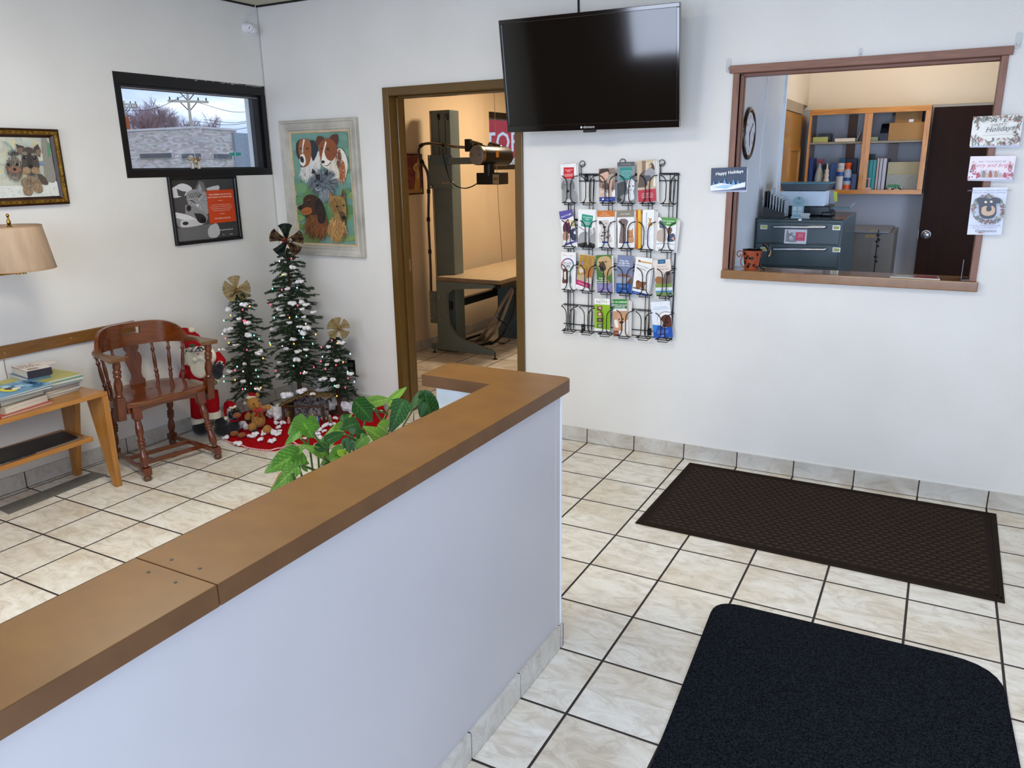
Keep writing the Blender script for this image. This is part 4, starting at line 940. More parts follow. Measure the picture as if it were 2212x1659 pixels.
for sg in (-1, 1):
    mb = MB(); a = Vector((.135, sg * .262, .395)); b = Vector((.185, sg * .264, .688)); L = (b - a).length; m_ = frame(a, (1, 0, 0), b - a)
    mb.add([a + Vector((x, y, z)) for z in (-.05, .085) for x, y in ((-.026 + z * .17, -.022), (.026 + z * .17, -.022), (.026 + z * .17, .022), (-.026 + z * .17, .022))], [(3, 2, 1, 0), (4, 5, 6, 7), (0, 1, 5, 4), (1, 2, 6, 5), (2, 3, 7, 6), (3, 0, 4, 7)])
    mb.lathe([(r, t * L) for r, t in ((.014, .27), (.021, .30), (.021, .33), (.015, .35), (.019, .42), (.023, .50), (.021, .58), (.014, .67), (.021, .69), (.021, .73), (.015, .75), (.022, .77), (.022, .82), (.015, .84), (.020, .88), (.020, .95), (.016, 1.0))], a, b - a, 16)
    loc('arm_post', mb, M_mahz, bevel=.002)

# ================================================================ holiday corner
M_redfelt = pm('red_felt', '#b00a14', '#94060f', scale=50, rough=.9, spec=.1, bump=.1)
M_cot = pm('cotton_wool', '#f2f0f0', '#dfdde2', scale=40, rough=.95, sheen=.5, bump=.35, bscale=120)
ol = [(468, 925), (480, 945), (500, 957), (540, 968), (590, 973), (612, 966), (628, 957), (650, 962), (680, 966), (720, 964), (760, 952), (800, 932), (836, 905), (842, 880), (800, 862), (740, 857), (690, 862), (640, 868), (590, 876), (545, 885), (500, 905)]
pf = [at(u, v, 2, .006) for u, v in ol]
for p in pf:
    p.y = min(p.y, -.02); p.x = max(p.x, -2.40 + .0207 * p.y)
sp2 = spline(pf + [pf[0]], 6)[:-1]; cen = sum(pf, Vector()) / len(pf)
vs = []; fs = []; n = len(sp2); RR = [1, .9, .7, .45, .2]
for r in RR:
    for k, p in enumerate(sp2):
        rip = .010 * max(0, math.sin(k * .55)) * (r ** 6) * (1 if p.y < -.4 else 0); vs.append((cen.x + (p.x - cen.x) * r, cen.y + (p.y - cen.y) * r, .006 + rip))
for i in range(len(RR) - 1):
    for k in range(n): k2 = (k + 1) % n; fs.append((i * n + k, i * n + k2, (i + 1) * n + k2, (i + 1) * n + k))
fs.append(tuple((len(RR) - 1) * n + k for k in range(n)))
for k, p in enumerate(sp2): vs.append((p.x, p.y, .0005))
for k in range(n): k2 = (k + 1) % n; fs.append((len(RR) * n + k, len(RR) * n + k2, k2, k))
sk = obj('tree_skirt', MB().add(vs, fs, smooth=True), M_redfelt, label='red felt tree skirt with twisted white edging spread on the tile floor', cat='tree skirt')
cd2 = MB(); cd3 = MB(); L_ = 0
for k in range(0, n): 
    a = Vector(vs[k]); b = Vector(vs[(k + 1) % n]); m = 4
    for j in range(m):
        q = a.lerp(b, (j + .5) / m); (cd2 if j % 2 else cd3).ball(q, (.0055, .0055, .0045), 6, 4)
obj('white_edging', cd2, pm('white_cord', '#e8dede', rough=.8), parent=sk); obj('red_edging', cd3, pm('pink_cord', '#cf6a70', rough=.8), parent=sk)
floor2 = .0065
# stray cotton
protos = []
for s_ in range(5):
    R = random.Random(40 + s_); mb = MB()
    for k in range(6): mb.ball((R.uniform(-.014, .014), R.uniform(-.011, .011), R.uniform(.006, .012)), (R.uniform(.008, .014), R.uniform(.008, .012), R.uniform(.006, .010)), 10, 7, jit=.5, seed=s_ * 9 + k)
    z0 = min(q.z for q in mb.v); mb.v = [q - Vector((0, 0, z0)) for q in mb.v]
    me = obj('cotton_tuft', mb, M_cot, local=True); protos.append(me.data); bpy.data.objects.remove(me)
def tuft(p, sc, label, group, k, cat='cotton'):
    o = bpy.data.objects.new('cotton_tuft', protos[k % 5]); COL.objects.link(o); o.location = p; o.scale = (sc, sc, sc * random.uniform(.8, 1.1)); o.rotation_euler = (random.uniform(-.2, .2) * 0, 0, random.uniform(0, 6.28))
    return tag(o, label, cat, group)
g_ = 0
for x, y, s_ in ((355, 905, 1.15), (185, 815, 1.2), (550, 790, 1.25), (600, 770, 1.2), (680, 840, 1.1), (830, 870, 1.2), (865, 845, .9), (700, 760, 1.0), (740, 720, 1.2), (790, 735, 1.2), (850, 750, 1.2), (905, 770, 1.2), (925, 725, .9), (925, 668, .9), (890, 608, 1.1), (985, 612, 1.1), (1440, 720, 1.2), (1510, 705, 1.2), (1480, 760, 1.0), (1560, 720, .8), (1490, 820, 1.0), (1560, 550, 1.1), (1620, 640, 1.2), (1680, 625, 1.0), (1725, 540, .9), (1290, 818, .6), (1480, 905, .9), (130, 745, 1.1), (1560, 650, .9), (1100, 755, .8)):
    q = at(460 + x * .1537, 820 + (y + 22) * .1537, 2, floor2); tuft((q.x, q.y, floor2 + .0003), s_ * 1.05, 'white cotton tuft lying loose on the red tree skirt', 'cotton tufts on the tree skirt', g_); g_ += 1
def bank(px, lab, sx, sy, sz, seed):
    mb = MB(); R = random.Random(seed)
    for k in range(11): mb.ball((px[0] + R.uniform(-1, 1) * sx, px[1] + R.uniform(-1, 1) * sy, floor2 + R.uniform(.3, .9) * sz), (R.uniform(.5, .8) * sx, R.uniform(.6, 1) * sy, R.uniform(.4, .7) * sz), 12, 8, jit=.6, seed=seed * 7 + k)
    z0 = min(q.z for q in mb.v)
    mb.v = [Vector((q.x, q.y, max(q.z, floor2 + .0003))) for q in mb.v]
    o = obj('cotton_bank', mb, M_cot, label=lab, cat='cotton'); m = o.modifiers.new('r', 'REMESH'); m.mode = 'VOXEL'; m.voxel_size = .006; m.use_smooth_shade = True
    return o
bp_ = at(460 + 870 * .1537, 820 + 560 * .1537, 2, floor2); bank((bp_.x - .01, bp_.y + .03), 'big white cotton drift between the teddy bear and the toy stable', .05, .035, .07, 3)
bp_ = at(460 + 1850 * .1537, 820 + 470 * .1537, 2, floor2); bank((bp_.x, bp_.y + .04), 'long white cotton drift round the trunk of the shortest tree', .10, .03, .06, 4)
bp_ = at(460 + 1560 * .1537, 820 + 460 * .1537, 2, floor2); bank((bp_.x + .01, bp_.y + .04), 'small white cotton drift just right of the toy stable', .03, .02, .05, 5)
bp_ = at(460 + 150 * .1537, 820 + 620 * .1537, 2, floor2); bank((-2.245, -.80), 'white cotton drift piled behind the black plush dog', .035, .03, .09, 6)
bank((-2.135, -.775), 'small white cotton drift between the plush dog and the teddy bear', .025, .02, .04, 8)
bank((-2.02, -.16), 'grey white cotton drift against the wall behind the toy stable', .11, .03, .10, 7)

# trees
M_needle = pm('fir_needles', '#2c4128', '#182b19', scale=30, rough=.6, contrast=.3); M_needle2 = pm('fir_needles_light', '#475a38', '#2e4229', scale=30, rough=.6)
M_bark = pm('tree_trunk_bark', '#5a3426', '#3a2018', scale=14, rough=.9, stretch=(6, 6, 1), bump=.5)
M_bulb = {}
for nm, c, e in (('red', '#d8223a', '#ff5068'), ('green', '#2f9e7a', '#7ff0cf'), ('amber', '#e8941e', '#ffb44a'), ('blue', '#5aa9d6', '#a8ddff'), ('pink', '#f2a6b0', '#ffd0d4')):
    M_bulb[nm] = pm('bulb_' + nm, c, rough=.2, emit=e, es=2.2)
M_wire = pm('green_wire', '#10251c', rough=.5)
def tree(x, y, z0, z1, zt, prof, seed, label, nb, lab_l, yoff):
    """prof(t) radius at t in 0..1 between z0 and z1"""
    R = random.Random(seed); t_ = empty('holiday_tree', (x, y, floor2), label, 'christmas tree')
    tr = MB(); tr.tube(spline([(x, y, floor2 + .001), (x + .005, y, z0 * .6), (x - .004, y, (z0 + z1) / 2), (x, y, z1)], 5), [.022 - .016 * i / 15 for i in range(16)], 10); obj('trunk', tr, M_bark, parent=t_)
    st = MB(); st.lathe([(.075, 0), (.075, .012), (.03, .016), (.026, .05)], (x, y, floor2 + .0005), seg=16); obj('tree_stand', st, M_bark, parent=t_)
    A1, A2 = MB(), MB(); ends = []
    for i in range(nb):
        t = (i + .5) / nb; z = z0 + .05 + (z1 - z0 - .03) * t; a = i * 2.399963 + R.uniform(-.4, .4); L = prof(t) * R.uniform(.8, 1.12)
        d = Vector((math.cos(a), math.sin(a), 0)); xmin = -2.40 + LSL * y + .02
        dr = R.uniform(-.22, .12) - .12 * (1 - t); tip = Vector((x, y, z)) + d * L + Vector((0, 0, L * dr + R.uniform(-.01, .01)))
        tip.x = max(tip.x, xmin); tip.y = min(tip.y, -.03); mid = Vector((x, y, z)).lerp(tip, .5) + Vector((0, 0, .015))
        pts = spline([(x, y, z), mid, tip], 4); A1.tube(pts, [.0025] * (len(pts) - 1) + [.001], 4); ends.append(tip)
        twigs = [pts]
        for j in range(3 if L > .09 else 2):
            p = pts[2 + j * 2 if 2 + j * 2 < len(pts) else -2]; sd = Vector((-d.y, d.x, 0)) * (1 if (i + j) % 2 else -1); e = p + (d * .8 + sd * .9 + Vector((0, 0, -.12))).normalized() * L * R.uniform(.34, .5); e.y = min(e.y, -.03); e.x = max(e.x, xmin); twigs.append([p, p.lerp(e, .5) + Vector((0, 0, .004)), e])
        for tw in twigs:
            ln = sum((tw[k + 1] - tw[k]).length for k in range(len(tw) - 1)); m = max(8, int(ln / .0034))
            for k in range(m):
                f = k / m * (len(tw) - 1); q = tw[int(f)].lerp(tw[min(int(f) + 1, len(tw) - 1)], f - int(f)); ax = (tw[-1] - tw[0]).normalized()
                for _ in range(4):
                    s_ = Vector((R.gauss(0, 1), R.gauss(0, 1), R.gauss(0, 1))).normalized(); dd = (ax * .55 + s_ * .8).normalized(); nl = R.uniform(.011, .018); w = dd.cross(s_)
                    if w.length < 1e-4: continue
                    w = w.normalized() * .0023; tgt = A2 if R.random() < .25 else A1
                    e2 = q + dd * nl; e2.y = min(e2.y, -.012); tgt.add([q - w, q + w, e2], [(0, 1, 2)])
    obj('foliage', A1, M_needle, parent=t_); obj('foliage', A2, M_needle2, parent=t_)
    return t_
def px3(X, Y): return 460 + X * .31336, 480 + Y * .31336
def P3(X, Y, yp): u, v = px3(X, Y); return at(u, v, 1, yp)
TL = Vector((-2.225, -.60)); TM = Vector((-2.065, -.31)); TR = Vector((-1.800, -.21))
zz = lambda v, y, u: at(u, v, 1, y).z
tree(TL.x, TL.y, .14, zz(640, TL.y, 515), 0, lambda t: .135 * (1 - t) ** .35 * (.82 + .18 * math.sin(t * 22)) + .03, 11, 'medium height slim artificial fir with gold bow, left of the tallest tree', 92, '', 0)
tree(TM.x, TM.y, .19, zz(548, TM.y, 622), 0, lambda t: .185 * min(1, (1 - t) * 1.6 + .34) * (.84 + .16 * math.sin(t * 30)) + .01, 12, 'tallest slim artificial fir with dark patterned bow, in the room corner', 150, '', 0)
tree(TR.x, TR.y, .075, zz(738, TR.y, 732), 0, lambda t: .125 * (1 - t) ** .35 * (.85 + .15 * math.sin(t * 18)) + .035, 13, 'shortest slim artificial fir with gold bow, right of the tallest tree', 66, '', 0)
# cotton caught in the branches and the light strings
groups = ((TM, 'tallest', ((550, 305), (495, 350), (590, 400), (515, 450), (465, 495), (548, 558), (640, 560), (455, 595), (615, 590), (480, 632), (625, 640), (528, 683), (597, 708), (620, 762), (480, 800), (555, 800), (505, 862), (590, 885), (640, 870), (455, 955), (580, 945), (455, 1055), (628, 1027), (405, 730), (645, 725), (690, 610), (610, 545)),
    ((540, 250, 'red'), (458, 268, 'pink'), (478, 362, 'amber'), (410, 460, 'green'), (580, 452, 'blue'), (397, 566, 'red'), (584, 575, 'red'), (422, 658, 'green'), (528, 658, 'amber'), (594, 748, 'blue'), (640, 700, 'pink'), (708, 773, 'amber'), (392, 832, 'green'), (396, 846, 'amber'), (558, 838, 'amber'), (688, 838, 'green'), (478, 852, 'pink'), (645, 920, 'green'), (556, 990, 'green'), (434, 1023, 'red'), (696, 1000, 'red'), (604, 1040, 'red'), (630, 1030, 'pink'), (575, 650, 'green'), (622, 795, 'green'), (475, 465, 'red'))),
    (TL, 'medium', ((215, 565), (105, 600), (185, 655), (240, 690), (125, 725), (100, 745), (245, 775), (155, 835), (75, 875), (310, 895), (325, 880), (215, 970), (115, 1020), (210, 1090), (310, 1140)),
    ((253, 580, 'amber'), (205, 603, 'red'), (122, 642, 'amber'), (75, 678, 'green'), (210, 678, 'red'), (222, 678, 'red'), (65, 770, 'blue'), (85, 800, 'red'), (110, 832, 'amber'), (284, 780, 'green'), (318, 805, 'green'), (234, 880, 'red'), (42, 878, 'pink'), (345, 938, 'amber'), (167, 995, 'blue'), (152, 1020, 'red'), (208, 1028, 'pink'), (296, 1020, 'green'), (74, 1062, 'green'), (76, 1098, 'green'), (152, 1088, 'amber'), (262, 1112, 'green'), (312, 1064, 'green'), (204, 1150, 'red'), (222, 1150, 'green'), (330, 1140, 'amber'), (290, 1148, 'pink'), (196, 560, 'blue'))),
    (TR, 'shortest', ((795, 850), (855, 945), (780, 970), (945, 1040), (755, 1075), (825, 1080), (858, 1125), (885, 820)),
    ((746, 862, 'red'), (820, 815, 'red'), (857, 835, 'amber'), (755, 928, 'blue'), (946, 908, 'blue'), (744, 958, 'red'), (897, 965, 'amber'), (848, 985, 'red'), (776, 1012, 'red'), (930, 1076, 'red'), (974, 1100, 'blue'), (838, 1128, 'green'), (912, 1140, 'red'), (854, 1198, 'amber'), (928, 1030, 'green'))))
for c, nm, tf, bl in groups:
    for k, (X, Y) in enumerate(tf):
        q = P3(X, Y + 8, c.y - .11); tuft(q - Vector((0, 0, .012)), random.uniform(.8, 1.35), 'white cotton tuft caught in the branches of the %s tree' % nm, 'cotton tufts in the %s tree' % nm, k)
    q0 = P3(bl[0][0], bl[0][1], c.y - .1); sl = empty('string_lights', q0, 'string of small coloured bulbs wound through the %s tree' % nm, 'string lights')
    path = []
    for X, Y, cc in sorted(bl, key=lambda b: b[1]):
        q = P3(X, Y, c.y - .135); path.append(q + Vector((0, .008, 0)))
        b_ = MB(); b_.ball(q, (.0042, .0042, .006), 8, 6); obj('bulb', b_, M_bulb[cc], parent=sl)
    wp = []
    for a, b in zip(path[:-1], path[1:]):
        m = (a + b) / 2; wp += [a, Vector((m.x * .3 + c.x * .7, m.y + .05, m.z - .01))]
    wp.append(path[-1]); obj('wire', MB().tube(spline(wp, 5), .0018, 4), M_wire, parent=sl)
# loose cord from the medium tree to the doll side
q1 = P3(42, 878, TL.y - .12); obj('light_cord', MB().tube(spline([q1 + Vector((0, .01, 0)), P3(20, 930, -.7), P3(5, 975, -.7), P3(40, 990, -.7), P3(110, 1010, -.62)], 6), .0018, 5), M_wire, label='dark green light cord looping out left of the medium tree', cat='cord')

# bows on top
M_goldnet = pm('gold_mesh_ribbon', '#c9b274', '#9b8346', scale=160, rough=.45, metal=.3, alpha=.62, contrast=.05); M_goldw = pm('gold_wire_edge', '#b59248', rough=.3, metal=.8)
M_berry = pm('gold_berry', '#8a5a2a', rough=.25, metal=.5)
def bow(c, r, label, loops, mats, edge, seed, berries):
    t = empty('tree_bow', c, label, 'bow'); R = random.Random(seed); c = Vector(c)
    vd = (CAM - c).normalized(); rx = Vector((0, 0, 1)).cross(vd).normalized(); ry = vd.cross(rx)
    for k in range(loops):
        a = 2 * PI * k / loops + R.uniform(-.22, .22) + .3; d = rx * math.cos(a) + ry * math.sin(a); sd = rx * -math.sin(a) + ry * math.cos(a); w = r * (.72 if r > .1 else .84); n = 9; vs = []; e1, e2 = [], []
        for i in range(n):
            th = PI * i / (n - 1); out = math.sin(th) ** .7; lift = math.cos(th) * .22 * r; ww = w * (.18 + .95 * math.sin(th))
            p = c + d * r * out + vd * (lift + .05 * r * math.sin(3 * th + k))
            for j in range(5): s_ = -1 + j / 2; vs.append(p + sd * ww * .5 * s_ + vd * .24 * r * math.sin(j * 2.2 + i * 1.3 + k) + d * (-.13 * r * s_ * s_ * out))
            e1.append(vs[-5]); e2.append(vs[-1])
        fs = [(i * 5 + j, i * 5 + j + 1, (i + 1) * 5 + j + 1, (i + 1) * 5 + j) for i in range(n - 1) for j in range(4)]
        l = obj('ribbon_loop', MB().add(vs, fs, smooth=True), mats[k % len(mats)], parent=t)
        obj('ribbon_edge', MB().tube(e1, .0012, 4).tube(e2, .0012, 4), edge, parent=l)
    for m_, cnt, off in berries:
        for k in range(cnt):
            q = c + vd * (.25 * r + R.uniform(0, .012)) + rx * (off + R.uniform(-.013, .013)) + ry * R.uniform(-.014, .012); obj('berry', MB().ball(q, R.uniform(.0045, .006), 8, 6), m_, parent=t)
b1 = at(511, 624, 1, TL.y - .02); bow(b1, .088, 'gold mesh ribbon bow on top of the medium height tree', 5, [M_goldnet], M_goldw, 1, [(M_berry, 6, 0)])
b1 = at(731, 710, 1, TR.y - .02); bow(b1, .078, 'gold mesh ribbon bow on top of the shortest tree', 5, [M_goldnet], M_goldw, 2, [(M_berry, 6, .006)])
M_navy = pm('navy_print_ribbon', '#7a5a34', '#0b0e1a', scale=38, rough=.6, contrast=.12); M_navy2 = pm('dark_green_print_ribbon', '#233c2a', '#161420', scale=40, rough=.6, contrast=.08)
b1 = at(619, 519, 1, TM.y - .03); bow(b1, .112, 'dark patterned ribbon bow with red and white berries on the tallest tree', 5, [M_navy, M_navy2], M_goldw, 3, [(pm('red_berry', '#b01424', rough=.25), 9, -.014), (pm('white_berry', '#d8d2c8', rough=.3), 7, .018)])

# black outlet plate and plug on the back wall
oq = at(761, 795, 1, 0); ou = obj('outlet', MB().box(oq.x - .040, oq.x + .030, -.006, 0, oq.z - .058, oq.z + .062), M_blackm, bevel=.002, label='black wall outlet plate low on the back wall beside the shortest tree', cat='outlet')
for dz in (-.022, .024): obj('socket', MB().lathe([(.0165, 0), (.0165, .0015), (.014, .002)], (oq.x - .006, -.006, oq.z + dz), (0, -1, 0), 16), pm('dark_grey_socket', '#6f6a66', rough=.4), parent=ou)

# ---------------------------------------------------------------- plush figures
M_plred = pm('red_plush', '#a80d18', '#880812', scale=60, rough=.9, spec=.15, bump=.2); M_fleece = pm('cream_fleece', '#e6dfc4', '#d2caae', scale=70, rough=.95, sheen=.5, bump=.35)
M_blkp = pm('black_plush', '#121218', '#09090c', scale=60, rough=.9, sheen=.3); M_skin = pm('doll_skin', '#d9a087', '#cf9279', rough=.7)
def fused(name, mb, m, parent, vox=.006, **k):
    o = obj(name, mb, m, parent=parent, **k); r = o.modifiers.new('r', 'REMESH'); r.mode = 'VOXEL'; r.voxel_size = vox; r.use_smooth_shade = True
    s_ = o.modifiers.new('s', 'SMOOTH'); s_.iterations = 3; s_.factor = .6
    return o
def D(u, v, y): return at(u, v, 1, y)
yd = -.955
base = D(440, 940, yd); dl = empty('plush_doll', (base.x, yd, 0), 'plush white bearded doll in red suit and hat standing behind the armchair', 'doll')
S = 1 / 272.0                                            # metres per photo pixel here
def pz(X, Y): return D(380 + X * .1627, 690 + Y * .1627, yd)     # crop sketch coordinates
b_ = MB(); c = pz(310, 860); b_.ball(c, (.085, .065, .10)); c2 = pz(300, 720); b_.ball(c2, (.085, .06, .09))
b_.tube([pz(150, 640), pz(120, 760), pz(150, 870)], [.034, .038, .034], 12); b_.tube([pz(520, 480), pz(590, 560), pz(570, 640)], [.038, .036, .03], 12)
b_.tube([pz(300, 950), pz(300, 1080), pz(300, 1290)], [.055, .052, .048], 14); b_.tube([pz(450, 950), pz(480, 1080), pz(490, 1240)], [.05, .045, .04], 14); fused('body', b_, M_plred, dl)
b_ = MB(); b_.ball(pz(290, 430) + Vector((0, -.005, 0)), (.068, .055, .062)); fused('head', b_, M_skin, dl)
b_ = MB(); f = Vector((.0557, -.045, .0162)); b_.ball(pz(330, 560) + f, (.105, .030, .085), jit=.15); b_.ball(pz(300, 660) + f, (.07, .026, .06)); b_.ball(pz(440, 480) + f, (.055, .03, .055)); b_.ball(pz(200, 520) + f, (.042, .03, .055)); fused('beard', b_, M_fleece, dl)
b_ = MB(); b_.tube(spline([pz(225, 505) + f * 1.6, pz(270, 535) + f * 1.75, pz(330, 500) + f * 1.8, pz(390, 535) + f * 1.75, pz(470, 470) + f * 1.6], 6), [.008, .011, .014, .016, .017, .016, .014, .010, .008, .010, .014, .016, .017, .016, .014, .011, .010, .010, .010, .010, .009, .008, .007, .006, .005], 10); obj('moustache', b_, M_fleece, parent=dl)
b_ = MB(); b_.ball(pz(270, 425) + f * 1.3, .0065, 10, 6); b_.ball(pz(350, 425) + f * 1.3, .0065, 10, 6)
obj('eyes', b_, M_black, parent=dl); obj('nose', MB().ball(pz(300, 465) + f * 1.45, (.011, .010, .010), 10, 7), pm('nose_pink', '#d8765e', rough=.7), parent=dl)
b_ = MB(); b_.ball(pz(250, 330), (.075, .055, .055)); b_.ball(pz(180, 240), (.065, .045, .05)); b_.ball(pz(120, 190), (.05, .035, .04)); b_.ball(pz(230, 250), (.05, .04, .04)); fused('hat', b_, M_plred, dl)
M_spot = pm('spotted_fur', '#e0dac8', '#1a1714', scale=75, rough=.95, contrast=.04)
b_ = MB(); b_.tube([pz(130, 430) + f * .5, pz(200, 400) + f * 1.3, pz(290, 392) + f * 1.6, pz(380, 392) + f * 1.2], .016, 10); obj('fur_trim', b_, M_spot, parent=dl)
b_ = MB(); b_.ball(pz(585, 595) + f * .5, (.024, .022, .022)); obj('fur_cuff', b_, M_spot, parent=dl)
b_ = MB(); b_.ball(pz(225, 350) + f * 1.2, (.028, .01, .012)); obj('holly_leaf', b_, pm('holly', '#1d4a2c', rough=.6), parent=dl); obj('holly_berry', MB().ball(pz(262, 366) + f * 1.55, .009, 8, 6), M_plred, parent=dl)
b_ = MB(); b_.ball(pz(210, 145), .019, 12, 8, jit=.3); obj('pompom', b_, M_fleece, parent=dl)
b_ = MB(); b_.ball(pz(540, 690) + f, (.045, .03, .05)); b_.ball(pz(575, 640) + f, (.03, .025, .03)); fused('mitten', b_, M_blkp, dl)
b_ = MB(); b_.prism([(0, 0), (.05, .055), (.04, .085), (-.01, .035), (-.06, -.0), (-.06, -.03)], -.006, .006, mat=frame(pz(530, 860) + f, (1, 0, 0), (0, 0, 1))); obj('green_cloth', b_, pm('sage_cloth', '#7f9a6a', rough=.8), parent=dl)
b_ = MB(); b_.ball(pz(500, 800) + f, (.03, .016, .018)); b_.ball(pz(545, 805) + f, (.016, .014, .016)); obj('toy_bundle', b_, M_spot, parent=dl)
b_ = MB(); b_.lathe([(.052, 0), (.056, .02), (.053, .044)], pz(330, 1385), seg=20); obj('boot_cuff', b_, M_fleece, parent=dl)
b_ = MB(); b_.lathe([(.044, 0), (.048, .02), (.044, .042)], pz(510, 1300), seg=20); obj('boot_cuff', b_, M_fleece, parent=dl)
b_ = MB(); c = pz(350, 1400); b_.ball((c.x, c.y - .01, .048), (.062, .058, .050)); b_.ball((c.x, c.y, .085), (.046, .045, .03)); fused('boot', b_, M_blkp, dl)
b_ = MB(); c = pz(560, 1400); c.y += .03; b_.ball((c.x, c.y - .0, .045), (.055, .055, .044)); b_.ball((c.x - .02, c.y + .01, .085), (.040, .04, .04)); fused('boot', b_, M_blkp, dl)

# black and tan plush dog in a red hat
yq = -.875; 
def pc(X, Y, y): return at(460 + X * .1537, 820 + Y * .1537, 1, y)
q = pc(290, 790, yq); dg = empty('plush_dog', (q.x, yq, floor2), 'black and tan plush dog in a red and white holiday hat', 'plush toy')
M_tanp = pm('tan_plush', '#94541d', '#7a4215', scale=60, rough=.9, sheen=.3, bump=.2)
zf = floor2 + .001
def fl_(p, dz): return Vector((p.x, p.y, zf + dz))
b_ = MB(); b_.ball(pc(290, 660, yq), (.040, .038, .048)); b_.ball(pc(300, 600, yq - .004), (.030, .028, .032)); b_.ball(pc(320, 460, yq - .01), (.033, .034, .034)); b_.ball(pc(250, 500, yq), (.014, .02, .03)); fused('body', b_, M_blkp, dg, .004)
b_ = MB(); b_.ball(pc(340, 500, yq - .045), (.022, .028, .017)); fused('muzzle', b_, M_tanp, dg, .004)
obj('nose', MB().ball(pc(385, 470, yq - .068), (.006, .005, .0045), 8, 6), M_black, parent=dg)
for X, Y in ((275, 430), (330, 415)): obj('eyebrow', MB().ball(pc(X, Y, yq - .040), (.006, .004, .003), 8, 6), pm('gold_felt', '#b98a2e', rough=.8), parent=dg)
obj('eyes', MB().ball(pc(285, 465, yq - .043), .0045, 8, 6).ball(pc(338, 450, yq - .043), .0045, 8, 6), M_black, parent=dg)
b_ = MB(); b_.tube([pc(240, 575, yq - .02), pc(285, 590, yq - .035), pc(340, 572, yq - .025)], .006, 8); obj('collar', b_, M_plred, parent=dg)
for X, Y, rx_ in ((300, 770, .026), (400, 735, .022), (190, 690, .017), (200, 770, .016)):
    p = pc(X, Y, yq - .03 if X > 250 else yq - .005); h = .016 if X != 190 else .024
    obj('paw', MB().ball(fl_(p, h if X != 190 else .03), (rx_, .028 if X > 250 else .018, h)), M_tanp, parent=dg)
b_ = MB(); b_.ball(pc(265, 370, yq - .005), (.028, .028, .022)); b_.tube(spline([pc(260, 350, yq), pc(195, 340, yq), pc(170, 420, yq - .01), pc(185, 530, yq - .015)], 5), [.024, .023, .022, .020, .019, .018, .016, .015, .014, .013, .012, .011, .010, .009, .008, .007], 10); fused('hat', b_, M_plred, dg, .004)
b_ = MB(); b_.tube([pc(240, 395, yq - .03), pc(285, 395, yq - .045), pc(325, 370, yq - .03)], .0075, 10); obj('hat_brim', b_, M_fleece, parent=dg); obj('pompom', MB().ball(pc(185, 545, yq - .018), .0145, 12, 8, jit=.2), M_fleece, parent=dg)

# teddy bear
yb = -.735; q = pc(640, 670, yb); br = empty('teddy_bear', (q.x, yb, floor2), 'golden brown teddy bear with a red satin bow sitting on the skirt', 'plush toy')
M_bear = pm('golden_plush', '#b07c30', '#94662a', scale=70, rough=.9, sheen=.2, bump=.3)
b_ = MB(); b_.ball(pc(640, 570, yb), (.050, .042, .050)); b_.ball(pc(625, 500, yb), (.040, .036, .036)); b_.ball(pc(575, 345, yb - .012), (.050, .044, .046)); b_.ball(pc(640, 365, yb - .046), (.021, .022, .018)); b_.ball(pc(480, 285, yb + .004), (.018, .010, .018)); b_.ball(pc(625, 215, yb + .004), (.017, .010, .017))
b_.tube([pc(525, 470, yb - .01), pc(490, 520, yb - .02), pc(492, 560, yb - .022)], [.020, .023, .020], 10); b_.tube([pc(690, 430, yb - .01), pc(730, 395, yb - .028), pc(790, 385, yb - .035)], [.018, .019, .018], 10); fused('body', b_, M_bear, br, .004)
c = pc(550, 640, yb - .055); obj('foot', MB().ball((c.x, c.y, zf + .030), (.027, .030, .030)), M_bear, parent=br); c = pc(750, 570, yb - .045); obj('foot', MB().ball((c.x, c.y, zf + .030), (.027, .030, .030)), M_bear, parent=br)
obj('nose', MB().ball(pc(653, 352, yb - .069), (.0065, .005, .005), 10, 6), pm('brown_nose', '#4a2413', rough=.4), parent=br)
obj('eyes', MB().ball(pc(570, 343, yb - .058), .005, 10, 6).ball(pc(645, 300, yb - .055), .005, 10, 6), M_black, parent=br)
M_satin = pm('red_satin', '#cf1a1e', '#a81015', scale=20, rough=.35, sheen=.2)
b_ = MB(); c = pc(632, 435, yb - .055)
for sg, dx, dz in ((-1, -.030, -.006), (1, .030, .010)): b_.ball(c + Vector((dx * .75, 0, dz)), (.021, .008, .014), 12, 8)
for sg, dx in ((-1, -.022), (1, .022)): b_.add([c + Vector((0, -.004, 0)), c + Vector((dx - .012, -.006, -.045)), c + Vector((dx + .012, -.006, -.038))], [(0, 1, 2), (2, 1, 0)])
b_.ball(c + Vector((0, -.006, 0)), (.008, .007, .009), 10, 7); obj('bow', b_, M_satin, parent=br)
b_ = MB(); b_.ball(pc(530, 250, yb + .0), (.034, .026, .014), jit=.3); obj('santa_cap_trim', b_, M_fleece, parent=br); b_ = MB(); b_.ball(pc(545, 215, yb + .012), (.026, .022, .016)); obj('cap', b_, M_plred, parent=br); obj('pompom', MB().ball(pc(450, 335, yb + .02), .013, 10, 7, jit=.3), M_fleece, parent=br)
